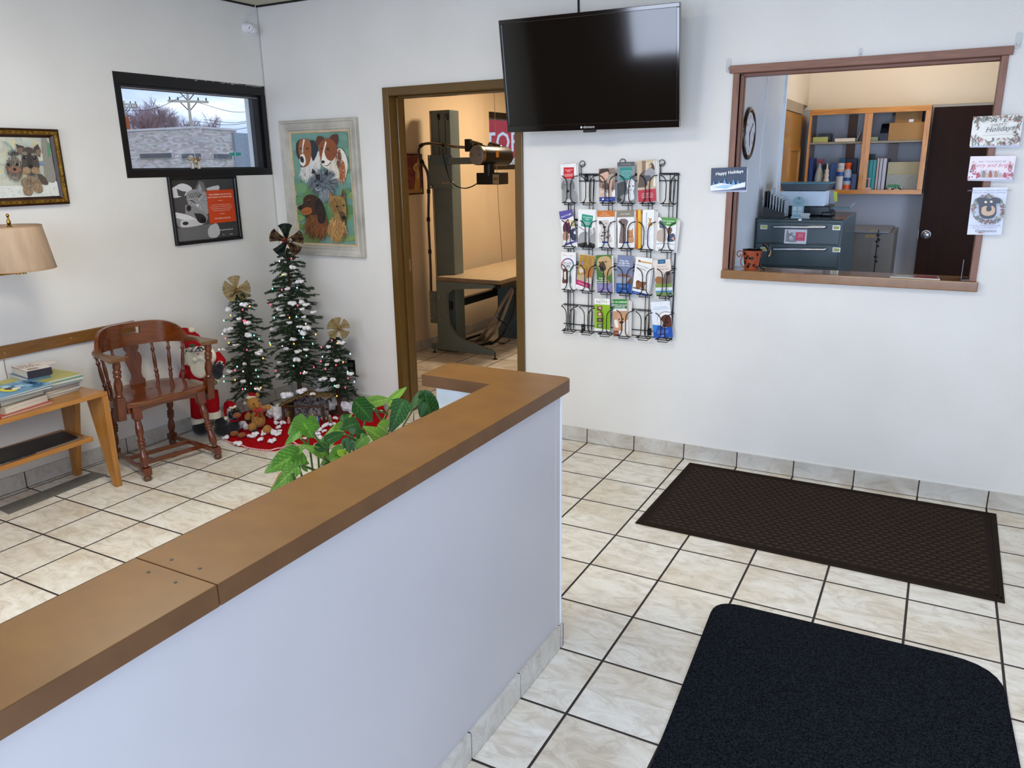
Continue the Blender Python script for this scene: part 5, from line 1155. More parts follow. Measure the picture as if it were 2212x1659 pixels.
# small black bird ornament in front of the bear
q = at(550, 935, 2, floor2); b_ = MB(); b_.ball((q.x, q.y, floor2 + .012), (.020, .011, .0105)); b_.ball((q.x + .022, q.y, floor2 + .022), (.008, .007, .007)); b_.ball((q.x - .024, q.y, floor2 + .016), (.014, .006, .004)); b_.cyl((q.x + .028, q.y, floor2 + .022), (q.x + .036, q.y, floor2 + .020), .002, .0005)
fb = obj('bird_ornament', b_, M_blkp, label='tiny black bird ornament on the red skirt before the teddy bear', cat='ornament')
q = at(590, 890, 2, floor2); 
dk = empty('green_clip', (q.x, q.y, floor2), 'small dark green light plug standing right of the teddy bear', 'plug'); b_ = MB(); b_.box(q.x - .010, q.x + .012, q.y - .006, q.y + .006, floor2, floor2 + .045).box(q.x - .018, q.x + .004, q.y - .006, q.y + .006, floor2 + .045, floor2 + .065); obj('plug_body', b_, M_wire, parent=dk, bevel=.002)

# toy stable with figures
ys = -.50; pl = pc(1000, 560, ys); pr = pc(1500, 560, ys); x0, x1 = pl.x + .012, pr.x - .022; pk = pc(1240, 215, ys); el = pc(970, 330, ys); er = pc(1530, 300, ys)
stb = empty('toy_stable', ((x0 + x1) / 2, ys + .05, floor2), 'rustic wooden toy stable with a moss and bark roof below the tallest tree', 'toy stable')
M_moss = pm('bark_and_moss', '#7a6436', '#4a3a20', scale=60, rough=.95, bump=.8, bscale=90, contrast=.15); M_stw = pm('dark_stable_wood', '#54391f', '#33200f', scale=30, rough=.9, bump=.5)
zf2 = floor2; ev_ = min(el.z, er.z); 
b_ = MB()
for xx in (x0 + .006, x1 - .006): b_.tube([(xx, ys - .0, zf2), (xx + .002, ys, (zf2 + ev_) / 2), (xx, ys, ev_)], [.012, .010, .009], 9); b_.tube([(xx, ys + .10, zf2), (xx, ys + .10, ev_)], .008, 8)
b_.tube([(x0, ys, ev_), (x1, ys, ev_)], .006, 8); obj('post_frame', b_, M_stw, parent=stb)
b_ = MB(); b_.box(x0, x1, ys + .085, ys + .095, zf2, ev_ + .015).prism([(x0, ev_ + .01), (x1, ev_ + .01), (pk.x, pk.z - .004)], -(ys + .095), -(ys + .085), mat=Matrix(((1, 0, 0, 0), (0, 0, -1, 0), (0, 1, 0, 0), (0, 0, 0, 1)))); obj('back_panel', b_, pm('stone_print', '#8a8480', '#2e2526', scale=70, rough=.9, contrast=.12), parent=stb)
b_ = MB(); b_.box(x0 + .03, x0 + .055, ys + .03, ys + .085, zf2, ev_); obj('manger_wall', b_, M_stw, parent=stb)
b_ = MB(); R = random.Random(3)
for a, b in ((Vector((el.x, 0, el.z)), Vector((pk.x, 0, pk.z))), (Vector((pk.x, 0, pk.z)), Vector((er.x, 0, er.z)))):
    for i in range(14):
        t = (i + .5) / 14; p = a.lerp(b, t); b_.ball((p.x, ys + .035 + R.uniform(-.004, .004), p.z + R.uniform(-.002, .004)), (.014, .062, .008), 8, 6, jit=.6, seed=i)
fused('roof', b_, M_moss, stb, .004)
b_ = MB(); b_.ball(pc(1060, 470, ys - .01), (.012, .010, .035), jit=.6); fused('bark_post', b_, M_moss, stb, .004)
for X, Y, s_, lab in ((1040, 240, 2.0, 'large white cotton tuft on the left roof slope of the toy stable'), (1240, 168, 1.7, 'white cotton tuft on the roof peak of the toy stable'), (1405, 190, .9, 'small white cotton tuft on the right roof slope of the toy stable')):
    q = pc(X, Y + 10, ys + .01); tuft(q - Vector((0, 0, .01)), s_, lab, None, X)
def figurine(X, Y, H, y, robe, robe2, label, hood=None):
    q = pc(X, Y, y); t = empty('nativity_figure', (q.x, y, floor2), label, 'figurine'); x = q.x; z = floor2 + .0004
    b_ = MB(); b_.lathe([(.010, 0), (.0125, .004), (.011, H * .35), (.0085, H * .6), (.0095, H * .74), (.004, H * .80)], (x, y, z), seg=12); obj('robe', b_, robe, parent=t)
    b_ = MB(); b_.ball((x, y - .001, z + H * .88), (.0055, .0055, .0068), 10, 7); obj('head', b_, M_skin, parent=t)
    b_ = MB(); b_.lathe([(.0135, H * .1), (.012, H * .4), (.0105, H * .74), (.0075, H * .84), (.0072, H * .92), (.004, H)], (x, y + .003, z), seg=12); obj('cloak', b_, robe2, parent=t)
    b_ = MB(); b_.tube([(x - .008, y - .006, z + H * .66), (x - .003, y - .012, z + H * .56), (x + .003, y - .012, z + H * .56), (x + .008, y - .006, z + H * .66)], .0028, 6); obj('arms', b_, robe, parent=t)
fm = lambda c: pm('painted_' + c.strip('#'), c, rough=.5, scale=60)
stb.rotation_euler = (0, 0, .42)
figurine(1225, 500, .052, ys + .02, fm('#b8b8c8'), fm('#5a8ab0'), 'tiny figure in light blue cloak inside the toy stable, on the left')
figurine(1405, 555, .085, ys - .01, fm('#a9803f'), fm('#8a6530'), 'tall tiny figure in brown robe at the front of the toy stable')
figurine(1470, 560, .072, ys - .015, fm('#c9c4c0'), fm('#2a4f8a'), 'tiny figure in dark blue cloak by the right stable post')
figurine(1290, 560, .030, ys - .005, fm('#8fae8f'), fm('#c8ccc0'), 'small crouching figure between the blue and brown figures in the stable')
figurine(1645, 560, .082, pc(1645, 560, ys).y + .02, fm('#6b6548'), fm('#7d765c'), 'tiny standing shepherd figure outside the stable on its right')
figurine(1075, 650, .045, ys - .055, fm('#b98a6a'), fm('#8a5a44'), 'tiny figure in pinkish cloak in front of the left stable post')
q = at(822, 890, 2, floor2); figurine_x = empty('plush_figure', (q.x, q.y, floor2), 'small red and white seated plush toy at the right end of the skirt', 'plush toy')
b_ = MB(); b_.ball((q.x, q.y, floor2 + .03), (.026, .024, .03)); b_.tube([(q.x - .01, q.y, floor2 + .055), (q.x + .0, q.y, floor2 + .085), (q.x + .012, q.y, floor2 + .11)], [.018, .012, .004], 10); obj('body', b_, M_plred, parent=figurine_x)
b_ = MB(); b_.ball((q.x - .005, q.y - .012, floor2 + .062), (.015, .013, .014)); b_.ball((q.x - .02, q.y - .016, floor2 + .012), (.014, .014, .011)); b_.ball((q.x + .018, q.y - .016, floor2 + .012), (.014, .014, .011)); obj('white_fleece', b_, M_fleece, parent=figurine_x)

# ================================================================ television
TVW, TVH = .975, .570
tvm = Matrix.Translation((.0703, -.2387, 2.1204)) @ Matrix.Rotation(.0244, 4, 'Z') @ Matrix.Rotation(.1648, 4, 'X') @ Matrix.Rotation(.0043, 4, 'Y')
def tbx(x0, x1, y0, y1, z0, z1, mb=None): return (mb or MB()).box(x0, x1, y0, y1, z0, z1, mat=tvm)
tv = empty('television', (.0703, -.2387, 2.1204 - TVH / 2), 'wide black flat screen television tilted down on a wall arm above the leaflet rack', 'television')
M_gl = pm('gloss_black_bezel', '#070709', '#050506', rough=.08, coat=1)
bz = MB(); w, h = TVW / 2, TVH / 2
for a in ((-w, w, h - .020, h), (-w, w, -h, -h + .034), (-w, -w + .016, -h + .034, h - .020), (w - .016, w, -h + .034, h - .020)): tbx(a[0], a[1], 0, .03, a[2], a[3], bz)
obj('bezel', bz, M_gl, parent=tv, bevel=.002)
obj('screen', tbx(-w + .016, w - .016, .004, .01, -h + .034, h - .020), pm('dark_screen', '#0b0c0a', '#090a08', scale=3, rough=.07, spec=.6, coat=.3), parent=tv)
obj('back_shell', tbx(-w * .92, w * .92, .03, .055, -h * .9, h * .9), M_blackm, parent=tv, bevel=.01)
tt = MB(); tbx(-.035, .035, -.001, .02, -h - .012, -h, tt); obj('sensor_tab', tt, M_blackm, parent=tv, bevel=.002)
A = Art(tvm @ frame((0, 0, 0), (1, 0, 0), (0, 0, 1)), 1, 1, None, None); A.W = A.H = 9
vs_, fs_ = text_geo('element', .020, 'CENTER')
lg = MB().add([tvm @ Vector((v.x, -.0006, v.y - h + .010)) for v in vs_], fs_); lg.add([tvm @ Vector((-.043 + .006 * math.cos(a), -.0006, -h + .0155 + .006 * math.sin(a))) for a in [2 * PI * k / 12 for k in range(12)]], [tuple(range(12))])
obj('logo', lg, pm('logo_white', '#d6d8da', rough=.5), parent=tv)
wm = MB(); q = tvm @ Vector((0, .055, 0)); wm.box(q.x - .12, q.x + .12, -.02, -.0005, q.z - .15, q.z + .15); wm.tube([(q.x - .08, -.02, q.z), (q.x + .05, -.11, q.z), (q.x, q.y - .01, q.z)], .016, 8); tbx(-.2, .2, .053, .066, -.12, .12, wm); obj('wall_bracket', wm, M_blackm, parent=tv)
c0 = at(1249, 25, 1, -.004); ca = MB(); ca.tube([(c0.x - .003, -.006, CZ - .001), (c0.x, -.006, 2.5), (c0.x + .006, -.01, 2.3), (c0.x, -.05, 2.2)], .0035, 6); ca.tube([(c0.x + .004, -.006, CZ - .001), (c0.x + .005, -.006, 2.5), (c0.x + .012, -.01, 2.3)], .003, 6)
obj('television_cable', ca, M_blackm, label='black cable running from the ceiling down behind the television', cat='cable')

# ================================================================ wire leaflet rack
RX = lambda c: -.115 + .1165 * c
RZ = [1.453, 1.205, .952, .704]
rk = empty('leaflet_rack', (.17, -.03, .69), 'black wire leaflet rack with four rows of six pockets on the wall under the television', 'rack')
fw = MB()
for z in (1.611, 1.573, .742, .708): fw.cyl((RX(0) - .045, -.010, z), (RX(5) + .045, -.010, z), .0028, seg=6)
for z in (1.36, 1.325, 1.115, 1.08, .862, 1.31): fw.cyl((RX(0) - .045, -.010, z), (RX(5) + .045, -.010, z), .0024, seg=6)
for x in (RX(0) - .018, RX(5) + .042): fw.cyl((x, -.010, .70), (x, -.010, 1.612), .0035, seg=6)
for c in range(6):
    for dx in (-.010, .012): fw.cyl((RX(c) + dx + .008, -.012, .72), (RX(c) + dx + .008, -.012, 1.61), .0022, seg=6)
obj('wire_frame', fw, M_black, parent=rk)
for u, v in ((1258, 354), (1345, 350), (1430, 352)):
    q = at(u, v, 1, -.012); r_ = MB(); r_.tube([(q.x + .0165 * math.cos(a), -.012, q.z + .0165 * math.sin(a)) for a in [2 * PI * k / 20 for k in range(20)]], .0021, 6, closed=True)
    r_.tube(spline([(q.x + .016, -.012, q.z + .002), (q.x + .006, -.012, q.z - .006), (q.x - .006, -.012, q.z - .012), (q.x - .005, -.012, 1.61)], 5), .0021, 6); obj('hanging_ring', r_, M_black, parent=rk)
for u, v in ((1266, 385), (1420, 385), (1259, 708), (1402, 717)):
    q = at(u, v, 1, -.012); t_ = MB().box(q.x - .011, q.x + .011, -.009, -.001, q.z - .02, q.z + .02); o_ = obj('fixing_plate', t_, M_black, parent=rk); obj('screw', MB().cyl((q.x, -.009, q.z), (q.x, -.011, q.z), .0035, seg=8), M_steel, parent=o_)
def pocket(x, z):
    p = MB(); yb, yf = -.012, -.047; w_ = .051; g = .0115; r0 = .0026
    for s in (-1, 1):
        p.tube(spline([(x + s * w_, yb, z + .152), (x + s * (w_ - .006), yf + .006, z + .148), (x + s * .034, yf, z + .145), (x + s * .018, yf, z + .128), (x + s * g, yf, z + .100), (x + s * g, yf, z + .050), (x + s * g, yf, z + .030), (x + s * .018, yf, z + .012), (x + s * .030, yf, z + .002), (x + s * .042, yf + .004, z)], 5), r0, 6)
        p.tube([(x + s * .042, yf + .004, z), (x + s * .036, yb, z + .002)], r0, 6)
    p.tube([(x - .046, yb, z + .152), (x + .046, yb, z + .152)], r0, 6); p.tube([(x - .042, yf + .004, z), (x + .042, yf + .004, z)], r0, 6)
    p.tube([(x - .032, yb, z + .002), (x - .026, yf - .006, z - .010), (x + .030, yf - .006, z - .010), (x + .034, yb, z + .002)], r0 * .9, 6)
    p.tube([(x + .006, yb - .004, z + .004), (x + .010, yb - .010, z + .120), (x + .012, yb - .006, z + .128), (x + .030, yb - .006, z + .128), (x + .031, yb - .010, z + .120), (x + .022, yb - .004, z + .006)], r0 * .8, 6)
    obj('pocket', p, M_black, parent=rk)
for c in range(6):
    for z in RZ: pocket(RX(c), z)

M_lf = pm('leaflet_paper', '#e6e3dc', '#d8d4cc', scale=3, rough=.6, stretch=(1, 140, 1))
def leaflet(label, quad, crop, art, back='#f2f2f0', th=.006, yp=-.030, spare=0, name='leaflet', group=None):
    """quad: corners (TL, TR, BR, BL) in the sketch units of a photo crop (ox, oy, k)"""
    ox, oy, k = crop; P = [at(ox + X * k, oy + Y * k, 1, yp - th) for X, Y in quad]
    c = (P[0] + P[1] + P[2] + P[3]) / 4; wv = ((P[1] - P[0]) + (P[2] - P[3])) / 2; hv = ((P[0] - P[3]) + (P[1] - P[2])) / 2; W, H = wv.length, hv.length
    ang = math.atan2(-hv.x, hv.z); xd = Vector((math.cos(ang), 0, math.sin(ang))); zd = Vector((-math.sin(ang), 0, math.cos(ang)))
    bl = c - xd * W / 2 - zd * H / 2; bl.y = yp
    t = empty(name, (c.x, yp, min(p.z for p in P)), label, 'leaflet', group)
    M_ = frame((bl.x, yp, bl.z), xd, zd); obj('pages', MB().box(0, W, 0, H, 0.0005, th, mat=M_), M_lf, parent=t)
    for i in range(spare): obj('pages', MB().box(.004 + .006 * (i + 1), W + .006 * (i + 1), 0.0, H - .004 * (i + 1), -.0022 * (i + 1), -.0022 * i, mat=M_ @ Matrix.Rotation(-.02 * (i + 1), 4, 'Z')), M_lf, parent=t)
    A = Art(M_ @ Matrix.Translation((0, 0, th - .0002)), W, H, quad, back, dz=.00009); art(A); A.done('cover_print', t, INK_GLOSS); return t
C1 = (1190, 330, 290 / 2212); C2 = (1190, 530, 290 / 2187)
GR = ['#8a8a8a', '#a8a8a8', '#6c6c6c', '#c4c4c4', '#565656']
def a1(A):
    A.poly([(165, 420), (425, 420), (440, 815), (190, 830)], '#b9b9b9'); A.rect(207, 243, 383, 437, '#d3202a'); A.text('-- --', 285, 205, 14, '#c89a90')
    for i, t in enumerate(("IT'S ALWAYS", 'COOL.', 'IS YOUR DOG', 'PROTECTED?')): A.text(t, 295, 298 + [0, 26, 76, 102][i], 26, '#ffe6e0', bold=.02)
    A.poly([(170, 560), (200, 470), (290, 445), (370, 480), (395, 560), (370, 600), (420, 660), (440, 815), (190, 828), (200, 640)], '#9a9a9a', 3); A.fur(300, 600, 110, 130, 120, 40, GR, PI / 2, 7, 41); A.poly([(165, 580), (190, 500), (220, 480), (225, 600), (190, 620)], '#7a7a7a', 3); A.poly([(350, 480), (385, 500), (395, 590), (365, 600)], '#7a7a7a', 3)
    A.ell(240, 535, 10, 10, '#222222'); A.ell(325, 530, 10, 10, '#222222'); A.ell(282, 640, 26, 20, '#2e2e2e'); A.ell(290, 790, 60, 26, '#dddddd')
def a2(A):
    A.rect(780, 240, 1100, 610, '#8d7668'); A.poly([(790, 420), (800, 300), (850, 258), (940, 258), (960, 330), (900, 480), (800, 470)], '#3c2b22', 3); A.poly([(810, 350), (930, 310), (950, 360), (920, 440), (860, 470), (810, 420)], '#e0b39c', 3)
    A.fur(940, 560, 100, 90, 90, 50, ['#4a3626', '#2e221a', '#6b4e36'], PI / 2, 10, 42); A.poly([(930, 430), (950, 370), (1000, 350), (1050, 380), (1050, 440), (980, 500), (930, 490)], '#b9aa96', 3); A.fur(990, 420, 50, 40, 60, 18, ['#7b6a58', '#d4c8b8', '#95846f'], None, 5, 43); A.poly([(960, 350), (985, 318), (992, 360)], '#6b5a4a')
    A.poly([(950, 470), (1010, 440), (1000, 600), (1010, 730), (950, 730), (950, 600)], '#e2bba4', 3); A.poly([(790, 560), (880, 600), (930, 730), (800, 730)], '#d0b3a6'); A.text('Ever', 845, 650, 34, '#ffffff'); A.rect(780, 728, 1080, 810, '#1f3f9a'); A.text('Your pet centre', 945, 770, 20, '#ffffff'); A.ell(865, 762, 22, 14, '#ffffff')
def a3(A):
    A.rect(1060, 140, 1400, 860, '#8a8c8c'); A.rect(1105, 150, 1370, 215, '#4f5354'); A.text('VACCINE VIEWPOINTS', 1235, 190, 15, '#c9c9c9'); A.rect(1142, 228, 1332, 428, '#188a82')
    for i, t in enumerate(('YOUR PROTECTION', 'AGAINST ONE OF THE', 'RABIES LIES FOUND', 'ON BODIES.')): A.text(t, 1238, 295 + 30 * i, 19, '#d7f0ea', bold=.01)
    A.poly([(1095, 480), (1180, 450), (1240, 480), (1230, 640), (1150, 690), (1080, 820), (1080, 600)], '#3c3e40', 3); A.fur(1150, 560, 70, 110, 90, 30, ['#26282a', '#4a4c4e', '#6a6c6e'], PI / 2, 6, 44); A.ell(1110, 760, 50, 40, '#1d1e20')
    A.poly([(1250, 520), (1275, 440), (1330, 400), (1380, 440), (1385, 560), (1360, 620), (1380, 760), (1240, 790), (1220, 700), (1290, 640)], '#e4e4e4', 3); A.poly([(1330, 400), (1375, 380), (1380, 460)], '#5a5a5a'); A.ell(1296, 532, 13, 12, '#222222'); A.ell(1356, 532, 13, 12, '#222222'); A.ell(1322, 598, 12, 8, '#666666')
def a4(A):
    A.rect(1400, 110, 1750, 820, '#c7b291'); A.rect(1500, 130, 1560, 420, '#8a6b4c'); A.rect(1560, 170, 1640, 400, '#dccba8'); A.rect(1690, 130, 1735, 560, '#ece4d2'); A.poly([(1440, 480), (1470, 340), (1560, 290), (1590, 400), (1560, 560), (1440, 560)], '#5a4432', 3)
    A.poly([(1610, 200), (1660, 175), (1700, 220), (1710, 300), (1680, 290), (1640, 260), (1620, 260)], '#3a2418', 3); A.ell(1636, 222, 22, 30, '#d8a583'); A.poly([(1560, 290), (1620, 250), (1700, 290), (1710, 380), (1600, 410), (1540, 350)], '#9c9a9e', 3); A.poly([(1500, 380), (1620, 370), (1650, 420), (1600, 520), (1540, 520)], '#4a4a50', 3); A.rect(1590, 470, 1630, 570, '#d0a080'); A.rect(1400, 560, 1750, 600, '#c9b79c')
    A.rect(1400, 600, 1750, 830, '#bb1f33'); A.text('Home health care', 1590, 672, 24, '#ffffff'); A.text('prevention protects pets', 1590, 698, 22, '#ffffff'); A.text('FIGHT BACK!', 1590, 740, 34, '#f2c6c6', bold=.02)
def a5(A):
    A.poly([(128, 970), (355, 930), (372, 1050), (240, 1110), (150, 1100)], '#5a54a0', 0); A.text('Canine Cough', 250, 1050, 36, '#ffffff', rot=.17, bold=.015); A.poly([(250, 1130), (285, 1100), (310, 1160), (320, 1330), (220, 1330), (200, 1220)], '#5f2a46', 3); A.ell(280, 1140, 22, 30, '#d8a07c'); A.poly([(255, 1140), (280, 1100), (300, 1130)], '#a5502a'); A.rect(330, 1120, 400, 1230, '#c9c480')
    A.poly([(320, 1290), (400, 1260), (430, 1440), (340, 1440)], '#3a3f5c', 3); A.ell(400, 1330, 24, 26, '#e8e8ea'); A.poly([(200, 1340), (260, 1300), (300, 1380), (280, 1440), (210, 1440)], '#b98a6a', 3); A.poly([(230, 1500), (430, 1450), (430, 1480), (235, 1530)], '#5a54a0'); A.text('Nobivac', 280, 1550, 18, '#303030')
def a6(A):
    A.text('-----', 600, 970, 14, '#b9b9b0'); A.poly([(518, 1000), (690, 1020), (668, 1210), (500, 1185)], '#2f9c83')
    for i, t in enumerate(("IT'S ALWAYS", 'DARK.', 'IS YOUR CAT', 'PROTECTED?')): A.text(t, 600 - i * 4, 1058 + [0, 28, 78, 104][i], 25, '#e0f4ee', bold=.02, rot=-.1)
    A.poly([(430, 1545), (440, 1400), (480, 1310), (560, 1270), (640, 1290), (720, 1200), (735, 1560)], '#a2a2a2', 3); A.poly([(440, 1490), (600, 1460), (740, 1500), (740, 1570), (430, 1560)], '#303030', 2); A.fur(600, 1500, 110, 50, 100, 50, ['#2a2a2a', '#4a4a4a', '#1a1a1a'], PI / 2, 7, 45)
    A.poly([(625, 1250), (660, 1220), (700, 1240), (700, 1300), (660, 1320), (640, 1400), (630, 1480), (600, 1500), (600, 1350)], '#d8d8d8', 3); A.ell(655, 1262, 8, 6, '#222222'); A.ell(660, 1290, 10, 8, '#333333'); A.line([(465, 1190), (560, 1260), (575, 1290)], 12, '#777777')
def a7(A):
    A.rect(750, 940, 1060, 1058, '#cf7420'); A.text('Canine', 885, 1005, 34, '#f5e6c8'); A.text('Urinary Health', 890, 1038, 30, '#f5e6c8'); A.poly([(800, 1480), (790, 1350), (830, 1250), (800, 1180), (840, 1120), (930, 1110), (960, 1170), (960, 1260), (1000, 1400), (1000, 1480)], '#dcd2cc', 3)
    for k in range(22): R = random.Random(k); A.ell(R.uniform(815, 985), R.uniform(1150, 1470), R.uniform(6, 14), R.uniform(5, 11), '#3c3836')
    A.poly([(800, 1180), (790, 1150), (830, 1120), (840, 1180)], '#4a4644'); A.ell(885, 1230, 24, 18, '#1c1a1a'); A.ell(850, 1165, 8, 7, '#1c1a1a'); A.ell(915, 1165, 8, 7, '#1c1a1a'); A.line([(850, 1310), (900, 1320), (965, 1285)], 10, '#2a3a66'); A.rect(850, 1462, 945, 1490, '#1f4f9a'); A.text('Ask your vet how to', 905, 1522, 17, '#555555'); A.text('support every pet', 905, 1545, 17, '#555555')
def a8(A):
    A.rect(1080, 940, 1380, 1058, '#8b8271'); A.text('Liver Health', 1225, 1018, 34, '#f2efe6'); A.poly([(1120, 1480), (1140, 1300), (1150, 1180), (1115, 1130), (1150, 1085), (1230, 1085), (1275, 1130), (1250, 1200), (1240, 1300), (1230, 1480)], '#7d6a66', 3); A.fur(1185, 1330, 50, 120, 100, 34, ['#5c4c4a', '#94827c', '#b9a99f'], PI / 2, 6, 46); A.ell(1165, 1130, 7, 7, '#111111'); A.ell(1215, 1130, 7, 7, '#111111'); A.ell(1195, 1180, 22, 16, '#241c1a')
    A.poly([(1250, 1480), (1260, 1380), (1255, 1290), (1275, 1270), (1330, 1270), (1352, 1238), (1355, 1340), (1365, 1475)], '#c98d5c', 3); A.poly([(1255, 1290), (1262, 1262), (1290, 1280)], '#c98d5c'); A.fur(1310, 1420, 40, 50, 50, 26, ['#e8c49c', '#b97a48', '#f4dcc0'], PI / 2, 5, 47); A.ell(1288, 1318, 7, 5, '#3c4a20'); A.ell(1330, 1318, 7, 5, '#3c4a20'); A.line([(1265, 1375), (1310, 1388), (1350, 1372)], 7, '#3a2a2a')
    A.rect(1190, 1462, 1285, 1490, '#1f4f9a'); A.text('Ask your vet how to', 1240, 1522, 17, '#555555'); A.text('support every pet', 1240, 1545, 17, '#555555')
def a9(A): A.rect(1380, 930, 1440, 1600, '#b5561c'); A.rect(1436, 930, 1482, 1600, '#f0c01c'); A.rect(1482, 930, 1520, 1600, '#8a4f20'); A.line([(1412, 1060), (1405, 1500)], 6, '#e8a07a'); A.line([(1458, 1060), (1445, 1500)], 6, '#c99a18'); A.line([(1495, 1000), (1492, 1500)], 8, '#d8b890')
def a10(A):
    A.rect(1490, 930, 1710, 1600, '#f3f4f7')
    p0 = A.xy((1560, 1480)); 
    vs, fs = text_geo('Animal Eye Care Specialists', 1.0); sc = .0135
    A.mb.add([A.M @ Vector((p0[0] + v.y * sc, p0[1] + (12.2 - v.x) * sc * .98, A.z)) for v in vs], fs, 0, srgb('#3a4a7a')); A.z += A.dz
    A.poly([(1600, 1070), (1640, 1090), (1665, 1080), (1650, 1150), (1680, 1190), (1640, 1200), (1620, 1230), (1600, 1180), (1625, 1130)], '#c9963a', 2); A.poly([(1610, 1200), (1680, 1190), (1660, 1215)], '#e0b040')
def a11(A):
    A.poly([(1810, 1065), (2085, 1065), (2060, 1170), (1960, 1210), (1870, 1190)], '#4a9a35', 0); A.text('Cat vaccination', 1940, 1130, 32, '#ffffff', bold=.01); A.text('guide', 1940, 1165, 32, '#ffffff', bold=.01); A.poly([(1790, 1120), (1830, 1120), (1900, 1210), (1920, 1260), (1790, 1240)], '#5c6a72'); A.poly([(1740, 1440), (1750, 1310), (1800, 1270), (1890, 1250), (1905, 1380), (1880, 1460), (1790, 1470)], '#c9b4a6', 3); A.fur(1820, 1370, 60, 80, 80, 26, ['#e2d2c4', '#a89080', '#c9b4a6'], None, 6, 48)
    A.poly([(1900, 1250), (1960, 1220), (2000, 1250), (1980, 1320), (1930, 1340)], '#7a5a48', 3); A.poly([(1930, 1350), (2030, 1320), (2040, 1440), (1920, 1450)], '#3a4a6a', 3); A.poly([(1980, 1400), (2030, 1370), (2030, 1440)], '#d8a080'); A.line([(1725, 1510), (1830, 1490), (2035, 1500)], 8, '#4a8aa6'); A.text('Nobivac', 1780, 1580, 20, '#303030')
def a12(A):
    A.text('MERCK', 225, 165, 20, '#b9303a'); A.text('MERCK', 330, 180, 18, '#b9303a')
    for k in range(28):
        a, b = 2 * PI * k / 28, 2 * PI * (k + 1.1) / 28; f = lambda t, r: (270 + r * math.cos(t), 325 + r * 1.1 * math.sin(t)); A.poly([f(a, 106), f(b, 106), f(b, 90), f(a, 90)], ['#2a7a8a', '#2a9a8a', '#3a9a9a', '#2a7a8a', '#c93a5a', '#c93a5a', '#8a3a8a', '#5a4a9a', '#4a5aa8', '#3a70b0'][int(k / 2.9)])
    A.text("IT'S FOR", 270, 305, 40, '#6a7076'); A.text('LIFE', 270, 362, 62, '#5a6066'); A.poly([(195, 390), (230, 370), (275, 400), (280, 480), (280, 610), (250, 610), (190, 600), (200, 480)], '#6a4632', 3); A.poly([(215, 430), (255, 430), (255, 540), (220, 540)], '#e8e2da', 3); A.ell(232, 408, 9, 12, '#2a1a14'); A.poly([(300, 520), (320, 480), (335, 520), (330, 620), (300, 600)], '#8a9a9a', 3)
def a13(A):
    A.rect(390, 120, 730, 480, '#b98d3e'); A.fur(600, 300, 110, 150, 110, 60, ['#c99a48', '#8a6428', '#d8b468', '#6f5a2a'], PI / 2, 8, 49); A.rect(400, 480, 680, 590, '#c8ae8a'); A.ell(500, 400, 44, 60, '#d8b48a'); A.ell(495, 420, 26, 34, '#f0eee8'); A.ell(490, 415, 7, 7, '#222222'); A.ell(505, 440, 9, 7, '#222222'); A.poly([(580, 440), (620, 380), (680, 380), (670, 520), (620, 540), (580, 510)], '#c97a3a', 3); A.poly([(590, 540), (650, 520), (650, 620), (600, 620)], '#efe8dc', 3); A.ell(520, 290, 18, 24, '#8a8ac0')
    A.poly([(418, 560), (650, 620), (640, 700), (405, 640)], '#c02a78'); A.text('Leptospirosis', 520, 640, 34, '#f8d870', rot=-.2, bold=.01); A.poly([(405, 640), (640, 700), (635, 745), (398, 720)], '#f4f4f4'); A.text('Nobivac', 460, 695, 20, '#444444', rot=-.2)
def a14(A):
    A.rect(730, 150, 1010, 620, '#4a7a34'); A.fur(800, 420, 70, 170, 80, 40, ['#5a8a3c', '#3a6428', '#6f9a4a', '#2a4a20'], PI / 2, 7, 50); A.poly([(750, 300), (770, 220), (830, 180), (920, 180), (980, 240), (990, 420), (930, 520), (960, 610), (900, 610), (880, 480), (800, 400)], '#c9a878', 3); A.fur(900, 320, 80, 120, 90, 26, ['#e2c89a', '#a98a5c', '#d8b888'], PI / 2, 6, 51); A.poly([(790, 300), (850, 250), (880, 300), (900, 380), (840, 420), (800, 390)], '#4a3a30', 3); A.ell(800, 270, 16, 11, '#1c1410'); A.ell(895, 265, 15, 10, '#1c1410'); A.ell(830, 372, 30, 20, '#141010')
    for i, t in enumerate(('Dogs can', 'love even when', 'no ticks get.')): A.text(t, 840, 535 + 34 * i, 32, '#ffffff', bold=.02)
    A.rect(740, 610, 1020, 790, '#8a80b4')
    for i in range(3): A.text('Know how to care better', 885, 650 + 20 * i, 17, '#e4e0f0')
    A.text('Boehringer', 890, 745, 19, '#ffffff')
def a15(A):
    A.rect(1050, 150, 1350, 620, '#7a86a8'); A.rect(1060, 520, 1330, 620, '#a9aebc')
    for i, t in enumerate(('Dogs take', 'enough risks', 'on their own.')): A.text(t, 1195, 262 + 36 * i, 36, '#ffffff', bold=.015)
    A.poly([(1100, 500), (1090, 480), (1140, 470), (1230, 470), (1290, 490), (1300, 510), (1240, 505), (1160, 495)], '#9a5a30', 3); A.poly([(1240, 600), (1290, 530), (1330, 510), (1330, 620), (1250, 620)], '#6a4a3a', 2); A.poly([(1050, 615), (1330, 620), (1320, 800), (1050, 800)], '#1a55a0')
    for i in range(2): A.text('Every pet taken needs', 1185, 655 + 22 * i, 19, '#dce8f8')
    A.text('Boehringer', 1190, 745, 20, '#ffffff')
